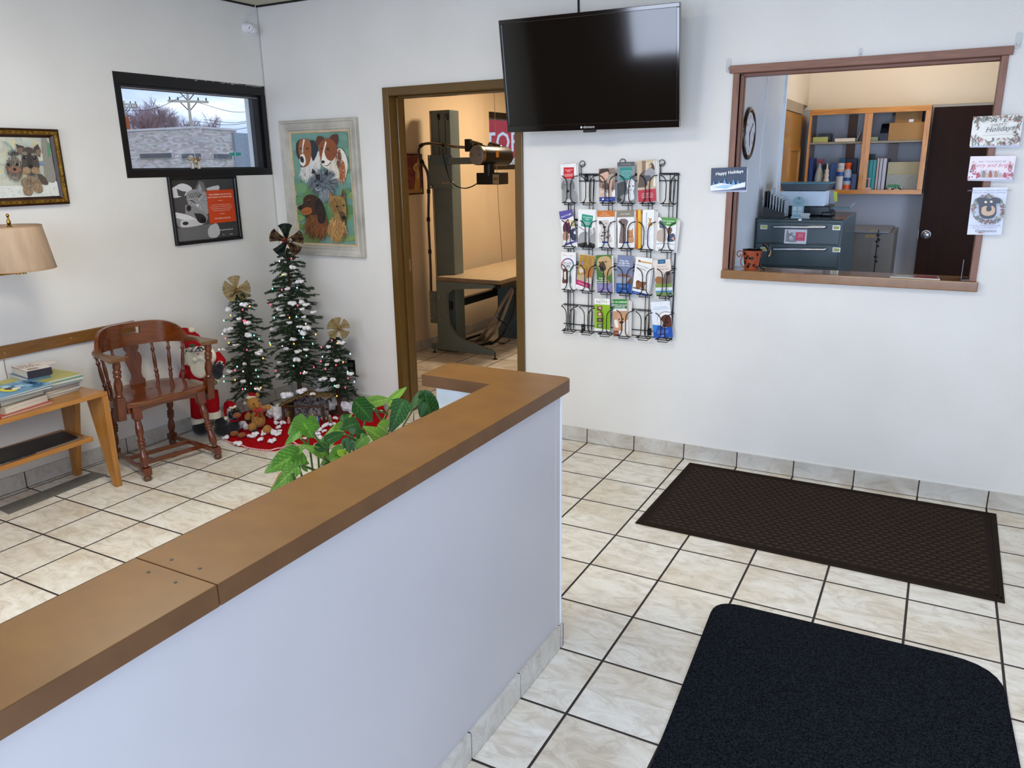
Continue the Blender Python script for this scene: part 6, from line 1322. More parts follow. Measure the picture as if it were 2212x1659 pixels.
def a16(A):
    A.poly([(1440, 240), (1640, 300), (1645, 325), (1440, 262)], '#d9a548'); A.poly([(1425, 225), (1455, 235), (1470, 262), (1430, 262)], '#8a4a24', 2); A.line([(1425, 270), (1560, 300)], 3, '#9a9a9a'); A.text('BEHAVIOR THERAPY', 1500, 355, 24, '#303038', rot=-.17); A.text('AND TRAINING', 1470, 385, 24, '#303038', rot=-.17); A.text('FOR DOGS AND CATS', 1505, 415, 20, '#c08a3a', rot=-.17)
    A.poly([(1390, 590), (1420, 570), (1480, 600), (1520, 600), (1560, 620), (1530, 660), (1530, 730), (1500, 740), (1470, 690), (1420, 720), (1390, 700)], '#8a5630', 3); A.ell(1420, 600, 26, 22, '#6b3f22'); A.poly([(1340, 680), (1400, 690), (1560, 730), (1560, 745), (1340, 700)], '#55504c'); A.poly([(1320, 735), (1600, 800), (1585, 840), (1315, 800)], '#2148a0'); A.text('Purdue Veterinary', 1430, 795, 20, '#e8eef8', rot=-.17)
def a17(A):
    A.rect(1660, 220, 1990, 460, '#e9dcd2'); A.rect(1740, 228, 1868, 302, '#15608a'); A.text('animal', 1805, 275, 28, '#bfe0ee'); A.text('THE PROTECTION YOUR', 1800, 345, 17, '#8a7a70'); A.text('FAMILY DESERVES', 1800, 362, 17, '#8a7a70'); A.text('JUST like YOU', 1830, 405, 32, '#4a4040'); A.rect(1670, 440, 1990, 680, '#d8cfc8'); A.poly([(1690, 560), (1740, 510), (1840, 540), (1860, 620), (1740, 640)], '#9a6a3c', 3); A.poly([(1840, 500), (1880, 440), (1950, 440), (1980, 540), (1960, 640), (1860, 640)], '#7a6a66', 3); A.ell(1905, 470, 32, 34, '#3a2a26'); A.rect(1660, 630, 1990, 690, '#7f9a4a'); A.rect(1660, 690, 1990, 740, '#dfe6ee'); A.rect(1660, 740, 1990, 765, '#4a90c0'); A.rect(1660, 765, 1990, 830, '#7f9a5a'); A.text('This is how you protect', 1850, 725, 15, '#556a7a'); A.ell(1945, 790, 26, 15, '#2a3a7a')
def a18(A):
    A.text('HYDROPHILIC', 835, 890, 15, '#7a7a7a'); A.text('Pet', 782, 935, 62, '#8a8a82'); A.text('free', 875, 935, 62, '#9ac02a'); A.poly([(705, 945), (960, 975), (965, 1370), (705, 1350)], '#8fbf1e')
    for i in range(4): A.rect(752, 980 + i * 96, 845, 1055 + i * 96, ['#8a5a48', '#9a6a4c', '#4a4038', '#5f6a4a'][i]); A.ell(800, 1018 + i * 96, 24, 22, ['#d8b09a', '#e0c4a8', '#8a7868', '#a8b088'][i])
    for i in range(10): A.text('o', 890, 1035 + i * 32, 22, '#b9dc6a')
def a19(A):
    A.rect(1010, 870, 1290, 1010, '#2a8a3a'); A.text("HI, I'M GREENIES!", 1125, 925, 30, '#e8f4e0', bold=.02); A.poly([(1030, 935), (1240, 945), (1240, 1015), (1120, 1000), (1030, 1000)], '#1e6a3c')
    for i, t in enumerate(('GENTLE ON DOGS', 'TOUGH ON', 'TICKS & FLEAS')): A.text(t, 1125, 965 + 24 * i, 27, '#f4faf0', bold=.02)
    A.poly([(1230, 880), (1300, 890), (1290, 1490), (1240, 1490)], '#c9a888'); A.rect(1010, 1040, 1240, 1370, '#c99a78'); A.poly([(1080, 1120), (1140, 1070), (1200, 1120), (1220, 1280), (1160, 1360), (1100, 1300)], '#d8a47c', 3); A.ell(1110, 1170, 11, 13, '#221612'); A.ell(1175, 1165, 11, 13, '#221612'); A.ell(1150, 1220, 34, 22, '#2a1a16'); A.poly([(1030, 1180), (1080, 1180), (1100, 1300), (1060, 1310), (1040, 1280)], '#f0ece8', 3); A.poly([(1170, 1240), (1240, 1180), (1290, 1200), (1270, 1440), (1190, 1440)], '#efe8e4', 3); A.poly([(1010, 1370), (1100, 1370), (1110, 1480), (1010, 1480)], '#7a3a28'); A.text('Cutie', 1060, 1425, 34, '#e8d8cc')
def a20(A):
    A.rect(1630, 900, 2010, 1300, '#e8eef6'); A.text('Are you worried about', 1790, 1000, 20, '#3a6ab0'); A.text('COGNITIVE DECLINE IN YOUR PET?', 1790, 1024, 16, '#3a6ab0'); A.ell(1870, 1180, 140, 135, '#c8bfc4'); A.ell(1870, 1190, 128, 122, '#f4f6fa'); A.poly([(1790, 1180), (1810, 1130), (1870, 1100), (1940, 1130), (1965, 1210), (1970, 1300), (1820, 1300), (1830, 1230)], '#5a2c20', 3); A.fur(1880, 1210, 70, 80, 90, 26, ['#6f3a2a', '#4a2018', '#854a34'], PI / 2, 6, 52); A.ell(1905, 1222, 22, 14, '#2a1210'); A.ell(1870, 1175, 8, 8, '#1a0a08'); A.ell(1925, 1172, 8, 8, '#1a0a08')
    A.poly([(1640, 1270), (1780, 1280), (1870, 1320), (1980, 1290), (2010, 1490), (1660, 1525)], '#1550b0'); A.poly([(1640, 1270), (1740, 1275), (1700, 1400), (1650, 1400)], '#2a80d0')
    for i in range(4): A.text('Ask your vet how to care better', 1830, 1370 + 16 * i, 15, '#bcd4f4')
    A.text('cognivet', 1810, 1475, 28, '#f0f4fa', bold=.01)
LF = [('white leaflet with a red box and grey puppy photo, top left rack pocket', [(150, 195), (420, 175), (440, 810), (190, 825)], C1, a1, 1),
 ('leaflet photo of a girl hugging a kitten, blue strip at its foot', [(790, 262), (1050, 252), (1060, 800), (800, 800)], C1, a2, 0),
 ('grey leaflet with teal box, black dog and white kitten', [(1105, 155), (1370, 150), (1385, 845), (1085, 825)], C1, a3, 0),
 ('leaflet with a seated woman holding a dog above a red panel', [(1415, 130), (1710, 120), (1740, 810), (1440, 800)], C1, a4, 2),
 ('tilted purple topped leaflet reading Canine Cough', [(128, 970), (355, 930), (440, 1560), (230, 1580)], C1, a5, 0),
 ('leaflet with a green box over a pale grey dog, second row', [(465, 935), (730, 930), (740, 1560), (430, 1545)], C1, a6, 2),
 ('orange topped leaflet reading Canine Urinary Health with a spotted dog', [(760, 955), (1050, 955), (1050, 1565), (770, 1560)], C1, a7, 1),
 ('taupe topped leaflet reading Liver Health with a dog and ginger cat', [(1092, 950), (1365, 950), (1380, 1565), (1100, 1560)], C1, a8, 1),
 ('narrow orange, yellow and brown striped leaflet', [(1405, 940), (1510, 940), (1500, 1590), (1380, 1590)], C1, a9, 0),
 ('plain white leaflet with sideways lettering and a small orange animal', [(1512, 935), (1705, 940), (1690, 1595), (1505, 1595)], C1, a10, 2),
 ('green topped leaflet reading Cat vaccination guide', [(1770, 1070), (2075, 1070), (2035, 1630), (1725, 1620)], C1, a11, 2),
 ('white leaflet with a coloured ring reading IT\'S FOR LIFE', [(165, 95), (408, 125), (400, 740), (165, 700)], C2, a12, 0),
 ('tilted autumn coloured leaflet with two dogs and a magenta band', [(480, 125), (720, 180), (640, 740), (400, 710)], C2, a13, 0),
 ('leaflet with a large tan dog face on green above a lilac panel', [(735, 155), (980, 160), (1010, 775), (755, 770)], C2, a14, 1),
 ('blue grey leaflet reading Dogs take enough risks on their own', [(1090, 160), (1340, 170), (1310, 790), (1058, 780)], C2, a15, 0),
 ('tilted white leaflet with two brown dogs and a blue foot', [(1390, 160), (1660, 235), (1580, 830), (1320, 790)], C2, a16, 1),
 ('leaflet with a dark blue label reading JUST like YOU', [(1668, 235), (1950, 230), (1985, 815), (1720, 820)], C2, a17, 0),
 ('lime green leaflet with four small photos in the bottom row', [(712, 850), (958, 880), (965, 1395), (710, 1390)], C2, a18, 0),
 ('brown dog leaflet with a green heading in the bottom row', [(1020, 875), (1240, 885), (1285, 1490), (1010, 1480)], C2, a19, 2),
 ('pale and bright blue leaflet with a chocolate brown dog, bottom right pocket', [(1635, 920), (1920, 905), (2005, 1485), (1665, 1520)], C2, a20, 0)]
for i, (lb, q, c, fn, spare) in enumerate(LF):
    leaflet(lb, q, c, fn, spare=spare, yp=-.026 if not spare else -.030)

# ================================================================ cards and hooks round the opening
M_hook = pm('clear_hook', '#e4e8e8', '#d8dcdc', rough=.15, coat=.5, alpha=.75)
for u, v, lab, s_ in ((1574, 142, 'clear plastic adhesive hook above the left end of the opening head', 1), (1859, 113, 'small clear plastic adhesive hook above the middle of the opening', .55), (2200, 88, 'clear plastic adhesive hook above the right end of the opening head', 1)):
    q = at(u, v, 1, -.002); h = empty('adhesive_hook', (q.x, 0, q.z - .03), lab, 'hook')
    obj('back_plate', MB().prism(rrect(.020 * s_ + .004, .066 * s_, .009 * s_), 0, .004, mat=BM(q.x, q.z, -.0005)), M_hook, parent=h, bevel=.001)
    obj('hook_finger', MB().tube(spline([(q.x, -.004, q.z - .008 * s_), (q.x, -.014 * s_ - .002, q.z - .018 * s_), (q.x, -.018 * s_, q.z - .008 * s_)], 4), .004 * s_, 8), M_hook, parent=h)
def card(label, quad, ox, oy, k, yp, art, back, th=.0016, tilt=0, fold=True):
    P = [at(ox + X * k, oy + Y * k, 1, yp) for X, Y in quad]; c = sum(P, Vector()) / 4
    wv = ((P[1] - P[0]) + (P[2] - P[3])) / 2; hv = ((P[0] - P[3]) + (P[1] - P[2])) / 2; W, H = wv.length, hv.length; ang = math.atan2(wv.z, wv.x)
    xd = Vector((math.cos(ang), 0, math.sin(ang))); zd = Vector((-math.sin(ang), 0, math.cos(ang))); bl = c - xd * W / 2 - zd * H / 2; M_ = frame((bl.x, yp, bl.z), xd, zd)
    t = empty('greeting_card', (c.x, yp, bl.z), label, 'card'); obj('card_front', MB().box(0, W, 0, H, -th, 0, mat=M_), pm('card_stock', '#eef0f4', rough=.5), parent=t)
    if fold: obj('card_back', MB().box(0, W, 0, H, -th, 0, mat=M_ @ Matrix.Translation((.002, -.006, -.006)) @ Matrix.Rotation(-.02, 4, 'Z')), pm('card_inside', '#d8def0', rough=.5), parent=t)
    A = Art(M_ @ Matrix.Translation((0, 0, -.0003)), W, H, quad, back); art(A); A.done('card_print', t, INK_GLOSS); return t
kk = 692 / 1913
def c_navy(A):
    A.rect(30, 820, 270, 990, '#16304f')
    for k in range(60): R = random.Random(k); A.ell(R.uniform(42, 255), R.uniform(880, 925), 1, 1, '#8ab0d0', n=5)
    A.text('Happy Holidays', 150, 872, 26, '#f4f8fa', bold=.02, rot=.07)
    for x, s_ in ((60, 20), (90, 24), (122, 32), (150, 20), (175, 30), (205, 26), (230, 20)): A.poly([(x - s_ * .5, 945), (x, 940 - s_ * 1.3), (x + s_ * .5, 945)], '#5a9ad0')
    A.poly([(40, 940), (100, 925), (180, 938), (252, 920), (252, 955), (150, 968), (42, 972)], '#e8f0f8'); A.poly([(60, 950), (120, 935), (180, 940), (130, 960)], '#a9cbe8'); A.poly([(42, 970), (150, 966), (250, 952), (256, 975), (48, 990)], '#2a3a66')
card('dark blue Happy Holidays card with snowy firs, taped left of the opening', [(47, 842), (256, 826), (256, 972), (40, 970)], 1520, 60, kk, -.026, c_navy, '#16304f')
def c_leaf(A):
    R = random.Random(4); cols = ['#6a7a5a', '#8a6a4a', '#3a4048', '#a0a890', '#a04a3a']
    for k in range(150):
        s_ = R.random(); x = R.uniform(1600, 1895); y = R.uniform(525, 560) if s_ < .38 else R.uniform(660, 705) if s_ < .76 else R.uniform(540, 690)
        if s_ >= .76: x = R.choice([R.uniform(1600, 1640), R.uniform(1855, 1900)])
        A.ell(x, y, 13, 3.6, R.choice(cols), R.choice([.6, -.6, 1.2, -1.2, 2.2]), 8)
    for k in range(24): A.ell(R.uniform(1600, 1900), R.choice([R.uniform(528, 560), R.uniform(660, 700)]), 3, 3, '#b02a3a', n=8)
    A.text('HAPPY', 1760, 586, 20, '#8a7a6a', wide=1.4, rot=.05); A.text('Holidays', 1762, 618, 44, '#3a4450', shear=.35, rot=.06); A.line([(1665, 645), (1850, 636)], 1.5, '#8a8a8a')
card('white card with leaf border reading HAPPY Holidays, topmost on the right', [(1608, 532), (1908, 517), (1888, 700), (1590, 705)], 1520, 60, kk, -.035, c_leaf, '#f1efe6')
def c_pink(A):
    A.text('MAY YOUR DAYS BE', 1722, 805, 16, '#9a7a86'); A.text('furry and bright', 1724, 832, 34, '#d04a5a', shear=.4); R = random.Random(8)
    for x0 in (1610, 1830):
        for k in range(40):
            t = R.random(); A.ell(x0 + R.uniform(-1, 1) * 34 * t, 810 + 90 * t, 5, 4, R.choice(['#c03048', '#4a7a5a', '#d86a7a', '#c03048']), n=8)
        A.ell(x0, 803, 6, 6, '#e0a06a', n=6)
    for x, c, h in ((1645, '#b0a8a4', 18), (1672, '#8a8078', 34), (1692, '#d8b08a', 18), (1712, '#a05a3a', 34), (1745, '#b0845a', 32), (1772, '#b8b0ac', 18), (1640, '#c03048', 22), (1798, '#c03048', 22)): A.poly([(x - 11, 892), (x - 7, 892 - h), (x, 885 - h), (x + 7, 892 - h), (x + 11, 892)], c, 2)
    A.line([(1660, 865), (1655, 850)], 2, '#6a5a4a'); A.line([(1680, 865), (1690, 850)], 2, '#6a5a4a'); A.line([(1735, 868), (1728, 852)], 2, '#6a5a4a'); A.line([(1755, 868), (1764, 852)], 2, '#6a5a4a')
card('pale pink card with little animals and red dotted trees, below the leaf bordered card', [(1592, 768), (1866, 764), (1845, 905), (1576, 905)], 1520, 60, kk, -.03, c_pink, '#efe6f0')
def c_dog(A):
    A.text('WISHING YOU A HOLIDAY SEASON FILLED', 1705, 975, 12, '#7a6a8a'); A.text('WITH JOY, PEACE AND HAPPINESS.', 1705, 988, 11, '#7a6a8a'); R = random.Random(2)
    for k in range(170):
        a = R.uniform(0, 2 * PI); r = R.uniform(.82, 1.08); A.ell(1700 + 92 * r * math.cos(a), 1082 + 82 * r * math.sin(a), 9, 4, R.choice(['#7a8a72', '#5f7562', '#a04a50', '#a9b49a', '#8a5a4a']), R.uniform(0, 3), 7)
    A.poly([(1630, 1020), (1665, 1012), (1700, 1020), (1740, 1012), (1772, 1022), (1765, 1045), (1745, 1050), (1748, 1100), (1730, 1130), (1690, 1138), (1650, 1120), (1642, 1050)], '#2a2c3a', 3)
    A.poly([(1660, 1070), (1685, 1060), (1700, 1075), (1722, 1060), (1740, 1080), (1730, 1110), (1690, 1120), (1660, 1105)], '#d0ac8a', 3); A.ell(1683, 1038, 8, 7, '#e8d8b8'); A.ell(1716, 1036, 8, 7, '#e8d8b8'); A.poly([(1688, 1070), (1716, 1065), (1716, 1090), (1690, 1092)], '#1c1c26', 2); A.ell(1680, 1050, 5, 4, '#111111', n=8); A.ell(1718, 1048, 5, 4, '#111111', n=8)
    A.text('FROM ALL THE OFFICE DOG AND', 1682, 1182, 11, '#8a7a9a'); A.text('ALL OF YOUR FRIENDS AT', 1680, 1194, 11, '#8a7a9a'); A.text('Companion', 1684, 1218, 24, '#2a3a5a', shear=.3); A.ell(1655, 1221, 16, 4, '#b0703a')
card('tall bluish card with a dog head in a wreath, lowest on the right', [(1606, 953), (1812, 953), (1782, 1236), (1574, 1236)], 1520, 60, kk, -.028, c_dog, '#dde3f4', fold=False)

# ================================================================ x-ray room, seen through the doorway
M_teal = pm('grey_green_enamel', '#5d6967', '#535e5a', scale=5, rough=.35, coat=.2, bump=.02, bscale=80); M_tealb = pm('blue_grey_enamel', '#4c6470', '#3e525c', scale=4, rough=.4); M_rail = pm('cream_rail', '#c8ad84', '#b0946c', rough=.4); M_dk = pm('dark_steel', '#1c201f', '#121413', scale=30, rough=.4, metal=.4)
def p6(X, Y, y): return at(820 + X * .4342, 170 + Y * .4342, 1, y)
def pz2(X, Y, y): return at(900 + X * .14467, 560 + Y * .14467, 1, y)
yt = 1.60; ta, tb_ = pz2(305, 250, yt), pz2(1245, 330, yt); tx0, tx1, tz = ta.x, tb_.x, (ta.z + tb_.z) / 2
xt = empty('xray_table', ((tx0 + tx1) / 2, 2.4, 0), 'long grey green steel x-ray table with a beige laminate top', 'table')
obj('tabletop', bx(tx0, tx1, yt, 3.55, tz - .028, tz), pm('beige_table_laminate', '#c2ae8e', '#b19c7b', scale=6, rough=.35, stretch=(6, 1, 1)), parent=xt, bevel=.003)
tr = MB(); tr.box(tx0 - .004, tx1 + .004, yt - .004, yt, tz - .034, tz - .002).box(tx1, tx1 + .004, yt, 3.55, tz - .034, tz - .002); obj('edge_trim', tr, pm('table_edge', '#8d7a63', '#73624e', rough=.35, metal=.3), parent=xt)
MX = Matrix(((1, 0, 0, 0), (0, 0, 1, 0), (0, 1, 0, 0), (0, 0, 0, 1)))
OUT = [(290, 320), (300, 700), (312, 1020), (318, 1240), (300, 1258), (228, 1258), (225, 1352), (1150, 1468), (1162, 1430), (1150, 1395), (1100, 1355), (900, 1290), (700, 1210), (600, 1140), (530, 1050), (480, 960), (458, 850), (450, 700), (450, 560), (470, 500), (520, 460), (600, 448), (1120, 438), (1148, 420), (1145, 384)]
def endframe(yv, par):
    P = [pz2(X, Y, yt + .012) for X, Y in OUT]; pts = [(q.x, max(q.z, .036)) for q in P]; a = sum(pts[i][0] * pts[(i + 1) % len(pts)][1] - pts[(i + 1) % len(pts)][0] * pts[i][1] for i in range(len(pts)))
    if a > 0: pts = pts[::-1]
    o = obj('end_frame', MB().prism(pts, yv, yv + .035, mat=MX), M_teal, parent=par)
    for X in (245, 1145):
        q = pz2(X, 1400, yt); obj('levelling_foot', MB().lathe([(.022, .0005), (.022, .006), (.006, .010), (.006, .06)], (q.x, yv + .017, 0), seg=14), M_dk, parent=o)
endframe(yt + .012, xt); endframe(3.3, xt)
pl_ = MB(); a = pz2(190, 475, yt + .05); b = pz2(310, 958, yt + .05); pl_.box(a.x, b.x, yt + .045, yt + .075, b.z, a.z); sp_ = obj('side_plate', pl_, M_teal, parent=xt, bevel=.003)
for X, Y in ((210, 553), (228, 880), (340, 568), (352, 902)):
    q = pz2(X, Y, yt + .01 if X > 300 else yt + .044); obj('bolt', MB().lathe([(.009, 0), (.009, .004), (.005, .007)], q, (0, -1, 0), 8), M_steel, parent=sp_)
rb_ = MB(); rb_.box(tx0 + .02, tx0 + .07, yt + .05, 3.32, .40, .47).box(tx0 + .02, tx0 + .07, yt + .25, yt + .33, .47, tz - .03).box(tx0 + .02, tx0 + .07, yt + .95, yt + 1.02, .47, tz - .03); obj('lower_rail', rb_, M_dk, parent=xt)
rb_ = MB(); rb_.box(tx1 - .14, tx1 - .02, yt + .05, 3.3, tz - .075, tz - .036); obj('side_rail', rb_, M_dk, parent=xt)
gq = at(1072, 730, 2, 0); gx = gq.x
obj('generator_cabinet', bx(gx, gx + .50, 2.45, 3.0, .0, tz - .085), M_tealb, bevel=.006, label='blue grey steel cabinet standing under the x-ray table', cat='cabinet')
# cables from table to the floor
M_hose = pm('grey_tan_hose', '#8b7a68', '#72624f', scale=20, rough=.5)
def fl0(u, v): return at(u, v, 2, .012)
for i, (pts, r, m, lb) in enumerate((
    ([pz2(1430, 420, 2.05), pz2(1300, 620, 2.05), pz2(1160, 880, 2.02), pz2(1030, 1080, 2.0), fl0(1030, 735), fl0(1010, 738)], .016, M_hose, 'thick grey tan hose curving down from the x-ray table to the floor'),
    ([pz2(1450, 430, 2.0), pz2(1350, 700, 2.0), pz2(1260, 920, 1.98), pz2(1150, 1090, 1.95), fl0(1045, 738), fl0(1012, 742)], .015, M_hose, 'second grey tan hose looping in front beneath the x-ray table'),
    ([pz2(1470, 430, 1.98), pz2(1470, 700, 1.98), pz2(1410, 920, 1.95), pz2(1290, 1120, 1.92), fl0(1062, 742), fl0(1025, 746)], .013, M_dk, 'thick black cable hanging at the right under the x-ray table'),
    ([fl0(1070, 735), fl0(1085, 742), fl0(1100, 735), pz2(1390, 1050, 1.95), pz2(1200, 870, 1.98)], .005, M_dk, 'thin black cord looped over the hoses under the x-ray table'),
    ([fl0(1000, 735), fl0(1020, 728), fl0(1045, 722), fl0(1040, 735), fl0(1015, 742), fl0(1040, 745), fl0(1060, 738)], .012, M_dk, 'coil of black cable lying on the floor under the x-ray table'))):
    obj('cable', MB().tube(spline(pts, 8), r, 8), m, label=lb, cat='cable')
# column, carriage and tube head
yc = 1.74; c1, c2 = p6(243, 160, yc), p6(347, 160, yc); cb = p6(260, 1058, yc)
xr = empty('xray_column', ((c1.x + c2.x) / 2, yc + .08, 0), 'tall grey green x-ray column with an arm holding a black tube head', 'x-ray machine')
obj('column', bx(c1.x + .028, c2.x, yc, yc + .15, .02, c1.z), M_teal, parent=xr, bevel=.004)
obj('column_foot', bx(c1.x + .0, c2.x + .02, yc - .02, yc + .17, 0, .022), M_dk, parent=xr)
ch_ = MB(); ch_.box(c1.x, c1.x + .028, yc + .01, yc + .13, .3, c1.z); obj('side_channel', ch_, M_tealb, parent=xr, bevel=.002)
obj('guide_strip', bx(c1.x + .003, c1.x + .018, yc + .004, yc + .0105, .62, c1.z - .03), M_rail, parent=xr)
a, b = p6(290, 175, yc), p6(330, 380, yc); obj('groove', bx(a.x, a.x + .006, yc - .0012, yc, b.z, a.z), M_dk, parent=xr); obj('groove', bx(b.x, b.x + .006, yc - .0012, yc, b.z, a.z), M_dk, parent=xr)
for X in (293, 338):
    q = p6(X, 183, yc - .004); obj('pulley', MB().lathe([(.017, -.006), (.017, .006)], q, (1, 0, 0), 16).ball(q - Vector((0, 0, .02)), (.006, .012, .02)), M_dk, parent=xr)
a, b = p6(238, 380, yc - .05), p6(363, 547, yc - .05); cg = obj('carriage', bx(a.x + .0, b.x, yc - .05, yc + .0, b.z, a.z), M_teal, parent=xr, bevel=.004)
a2, b2 = p6(272, 388, yc - .075), p6(360, 428, yc - .075); obj('carriage_block', bx(a2.x, b2.x, yc - .075, yc - .051, b2.z, a2.z), M_tealb, parent=xr, bevel=.003)
for X, Y in ((250, 388), (258, 535), (365, 520)): obj('knob', MB().lathe([(.006, 0), (.014, .006), (.014, .014), (.006, .020)], p6(X, Y, yc - .055), (0, -1, 0), 8), M_steel, parent=cg)
q = p6(328, 523, yc - .051); v_, f_ = text_geo('Bennett', .026, 'CENTER'); obj('maker_name', MB().add([Vector((q.x + w.x, yc - .0515, q.z + w.y)) for w in v_], f_), M_rail, parent=cg)
e = p6(452, 410, yc - .10); s0 = p6(350, 410, yc - .06); obj('arm', MB().box(s0.x, e.x + .06, yc - .09, yc - .05, s0.z - .028, s0.z + .028), M_teal, parent=xr, bevel=.003)
hc = p6(481, 380, yc - .30); ax = Vector((.21, .97, -.03)).normalized(); L = .38; rr_h = .078
hd = obj('tube_head', MB().lathe([(rr_h * .97, .012), (rr_h, .02), (rr_h, L - .02), (rr_h * .9, L)], hc, ax, 32), pm('dark_brown_gloss', '#120a06', '#0c0604', scale=3, rough=.38, coat=.12), parent=xr)
obj('end_cap', MB().lathe([(rr_h * .93, 0), (rr_h * 1.0, .004), (rr_h * 1.0, .018)], hc - ax * .004, ax, 32), pm('brushed_cap', '#8f8f92', '#7b7b7f', scale=60, rough=.45, metal=.6), parent=xr)
obj('end_ring', MB().lathe([(rr_h * 1.03, .014), (rr_h * 1.03, .034)], hc, ax, 32), M_brass, parent=xr)
sd_ = ax.cross(Vector((0, 0, 1))).normalized()
for s_ in (-1, 1): obj('screw', MB().ball(hc - ax * .005 + sd_ * s_ * .045, .005, 8, 5), M_dk, parent=xr)
for k, (X, Y) in enumerate(((495, 338), (585, 345))):
    q = p6(X, Y, yc - .16 + .16 * k); d = Vector((.75, -.35, -.2)).normalized()
    obj('cable_socket', MB().lathe([(.030, -.10), (.034, -.02), (.034, .04), (.028, .055), (.012, .06)], q, d, 18), M_gl, parent=xr)
q = p6(440, 335, yc - .2); obj('clamp', MB().box(q.x - .022, q.x + .03, q.y - .02, q.y + .02, q.z - .045, q.z + .055), M_dk, parent=xr, bevel=.004)
q = p6(545, 452, yc - .16); obj('collimator_neck', MB().lathe([(.045, -.05), (.045, .05), (.055, .055)], q, (0, 0, 1), 18), M_dk, parent=xr)
a, b = p6(480, 450, yc - .2), p6(595, 527, yc - .2); co = obj('collimator', MB().box(a.x, b.x, yc - .2, yc - .04, b.z, a.z - .03), M_dk, parent=xr, bevel=.005)
a, b = p6(563, 475, yc - .2), p6(594, 524, yc - .2); obj('knob_panel', MB().box(a.x, b.x, yc - .204, yc - .2, b.z, a.z), M_steel, parent=co); 
for X in (573, 586): obj('knob', MB().lathe([(.006, 0), (.010, .003), (.010, .016)], p6(X, 498, yc - .204), (0, -1, 0), 10), M_brass, parent=co)
a = p6(573, 378, yc - .25); sgn = MB().prism([(-.018, -.026), (.018, -.026), (.018, .026), (-.018, .026)], 0, .002, mat=frame(hc + ax * .17 + Vector((.0765, -.018, .012)), (ax.x, ax.y, 0), (.0, .0, 1))); obj('warning_label', sgn, pm('orange_label', '#e08a3a', rough=.5), parent=hd)
# hose and thin cable with ties
hs = [p6(430, 342, yc - .2), p6(375, 338, yc - .12), p6(320, 330, yc - .08), p6(250, 322, yc - .05), p6(208, 332, yc - .04), p6(194, 365, yc - .04), p6(212, 415, yc - .04), p6(238, 470, yc - .03), p6(244, 560, yc - .03), p6(243, 700, yc - .02), p6(250, 860, yc - .02), p6(254, 960, yc - .02), p6(256, 1060, yc)]
hh = obj('hose', MB().tube(spline(hs, 6), .0125, 10), M_hose, label='tan hose looping from the tube head down beside the x-ray column', cat='hose')
obj('hose_cord', MB().tube([q + Vector((.012, -.014, .004 * math.sin(i * .7))) for i, q in enumerate(spline(hs, 6))], .0045, 6), M_dk, parent=hh)
for i in (2, 4, 6, 8, 9, 10): q = hs[i]; dd = (hs[i + 1] - hs[i - 1]).normalized(); obj('tie', MB().cyl(q - dd * .018, q + dd * .018, .0165, seg=10), M_dk, parent=hh)
obj('collimator_cord', MB().tube(spline([p6(312, 345, yc - .1), p6(325, 420, yc - .1), p6(345, 485, yc - .1), p6(375, 530, yc - .1), p6(420, 545, yc - .12), p6(455, 538, yc - .15), p6(485, 522, yc - .19)], 6), .005, 6), M_dk, label='thin black cord sagging from the column to the collimator box', cat='cord')
obj('pull_cord', MB().tube(spline([p6(570, 70, 2.85) * 1, p6(574, 200, 2.85), p6(578, 300, 2.85), p6(590, 600, 2.85), p6(600, 750, 2.85), p6(611, 912, 2.85)], 5), .0028, 5), pm('grey_cord', '#6a5a48', rough=.7), label='thin pull cord hanging before the x-ray room window', cat='cord')
# cat picture on the x-ray room wall
W_, H_ = .285, .350; Mk = LM(1.50, 1.425, .005)
pt = empty('framed_picture', SHL @ Vector((.005, 1.64, 1.425)), 'small dark red framed picture of a skinny orange kitten on red brick', 'picture')
M_redf = pm('dark_red_frame', '#4a1512', '#35100d', rough=.35)
obj('frame', moulding(Mk, W_, H_, [(0, 0), (0, .012), (.004, .014), (.013, .012), (.014, .003)]), M_redf, parent=pt)
A = Art(Mk @ Matrix.Translation((.014, .014, .003)), W_ - .028, H_ - .028, [(215, 930), (495, 935), (512, 1410), (250, 1415)], '#8a4238')
for r in range(11):
    for k in range(5): x = 200 + 65 * k + (30 if r % 2 else 0); A.rect(x, 932 + 40 * r, x + 60, 966 + 40 * r, random.choice(['#8f463c', '#7c3a33', '#99524a', '#84403a']))
A.poly([(250, 1370), (510, 1360), (515, 1415), (250, 1415)], '#b08a50'); A.poly([(400, 1110), (450, 1100), (470, 1200), (462, 1360), (385, 1365), (400, 1250)], '#c9984a', 3); A.poly([(370, 1080), (395, 1040), (430, 1030), (440, 965), (458, 1010), (462, 1080), (440, 1130), (400, 1145), (370, 1110)], '#d8ac66', 2); A.ell(413, 1100, 8, 13, '#1a1410'); A.ell(445, 1075, 8, 13, '#1a1410'); A.poly([(430, 1140), (450, 1135), (452, 1230), (432, 1230)], '#e8d8b8'); A.line([(425, 1360), (428, 1250)], 3, '#8a5a24')
A.done('print', pt, INK)

# ================================================================ reception room through the opening
def p4(X, Y, y): return at(1580 + X * .1567, 360 + Y * .1567, 1, y)
def p5(X, Y, y): return at(1700 + X * .16275, 210 + Y * .16275, 1, y)
PX = .801
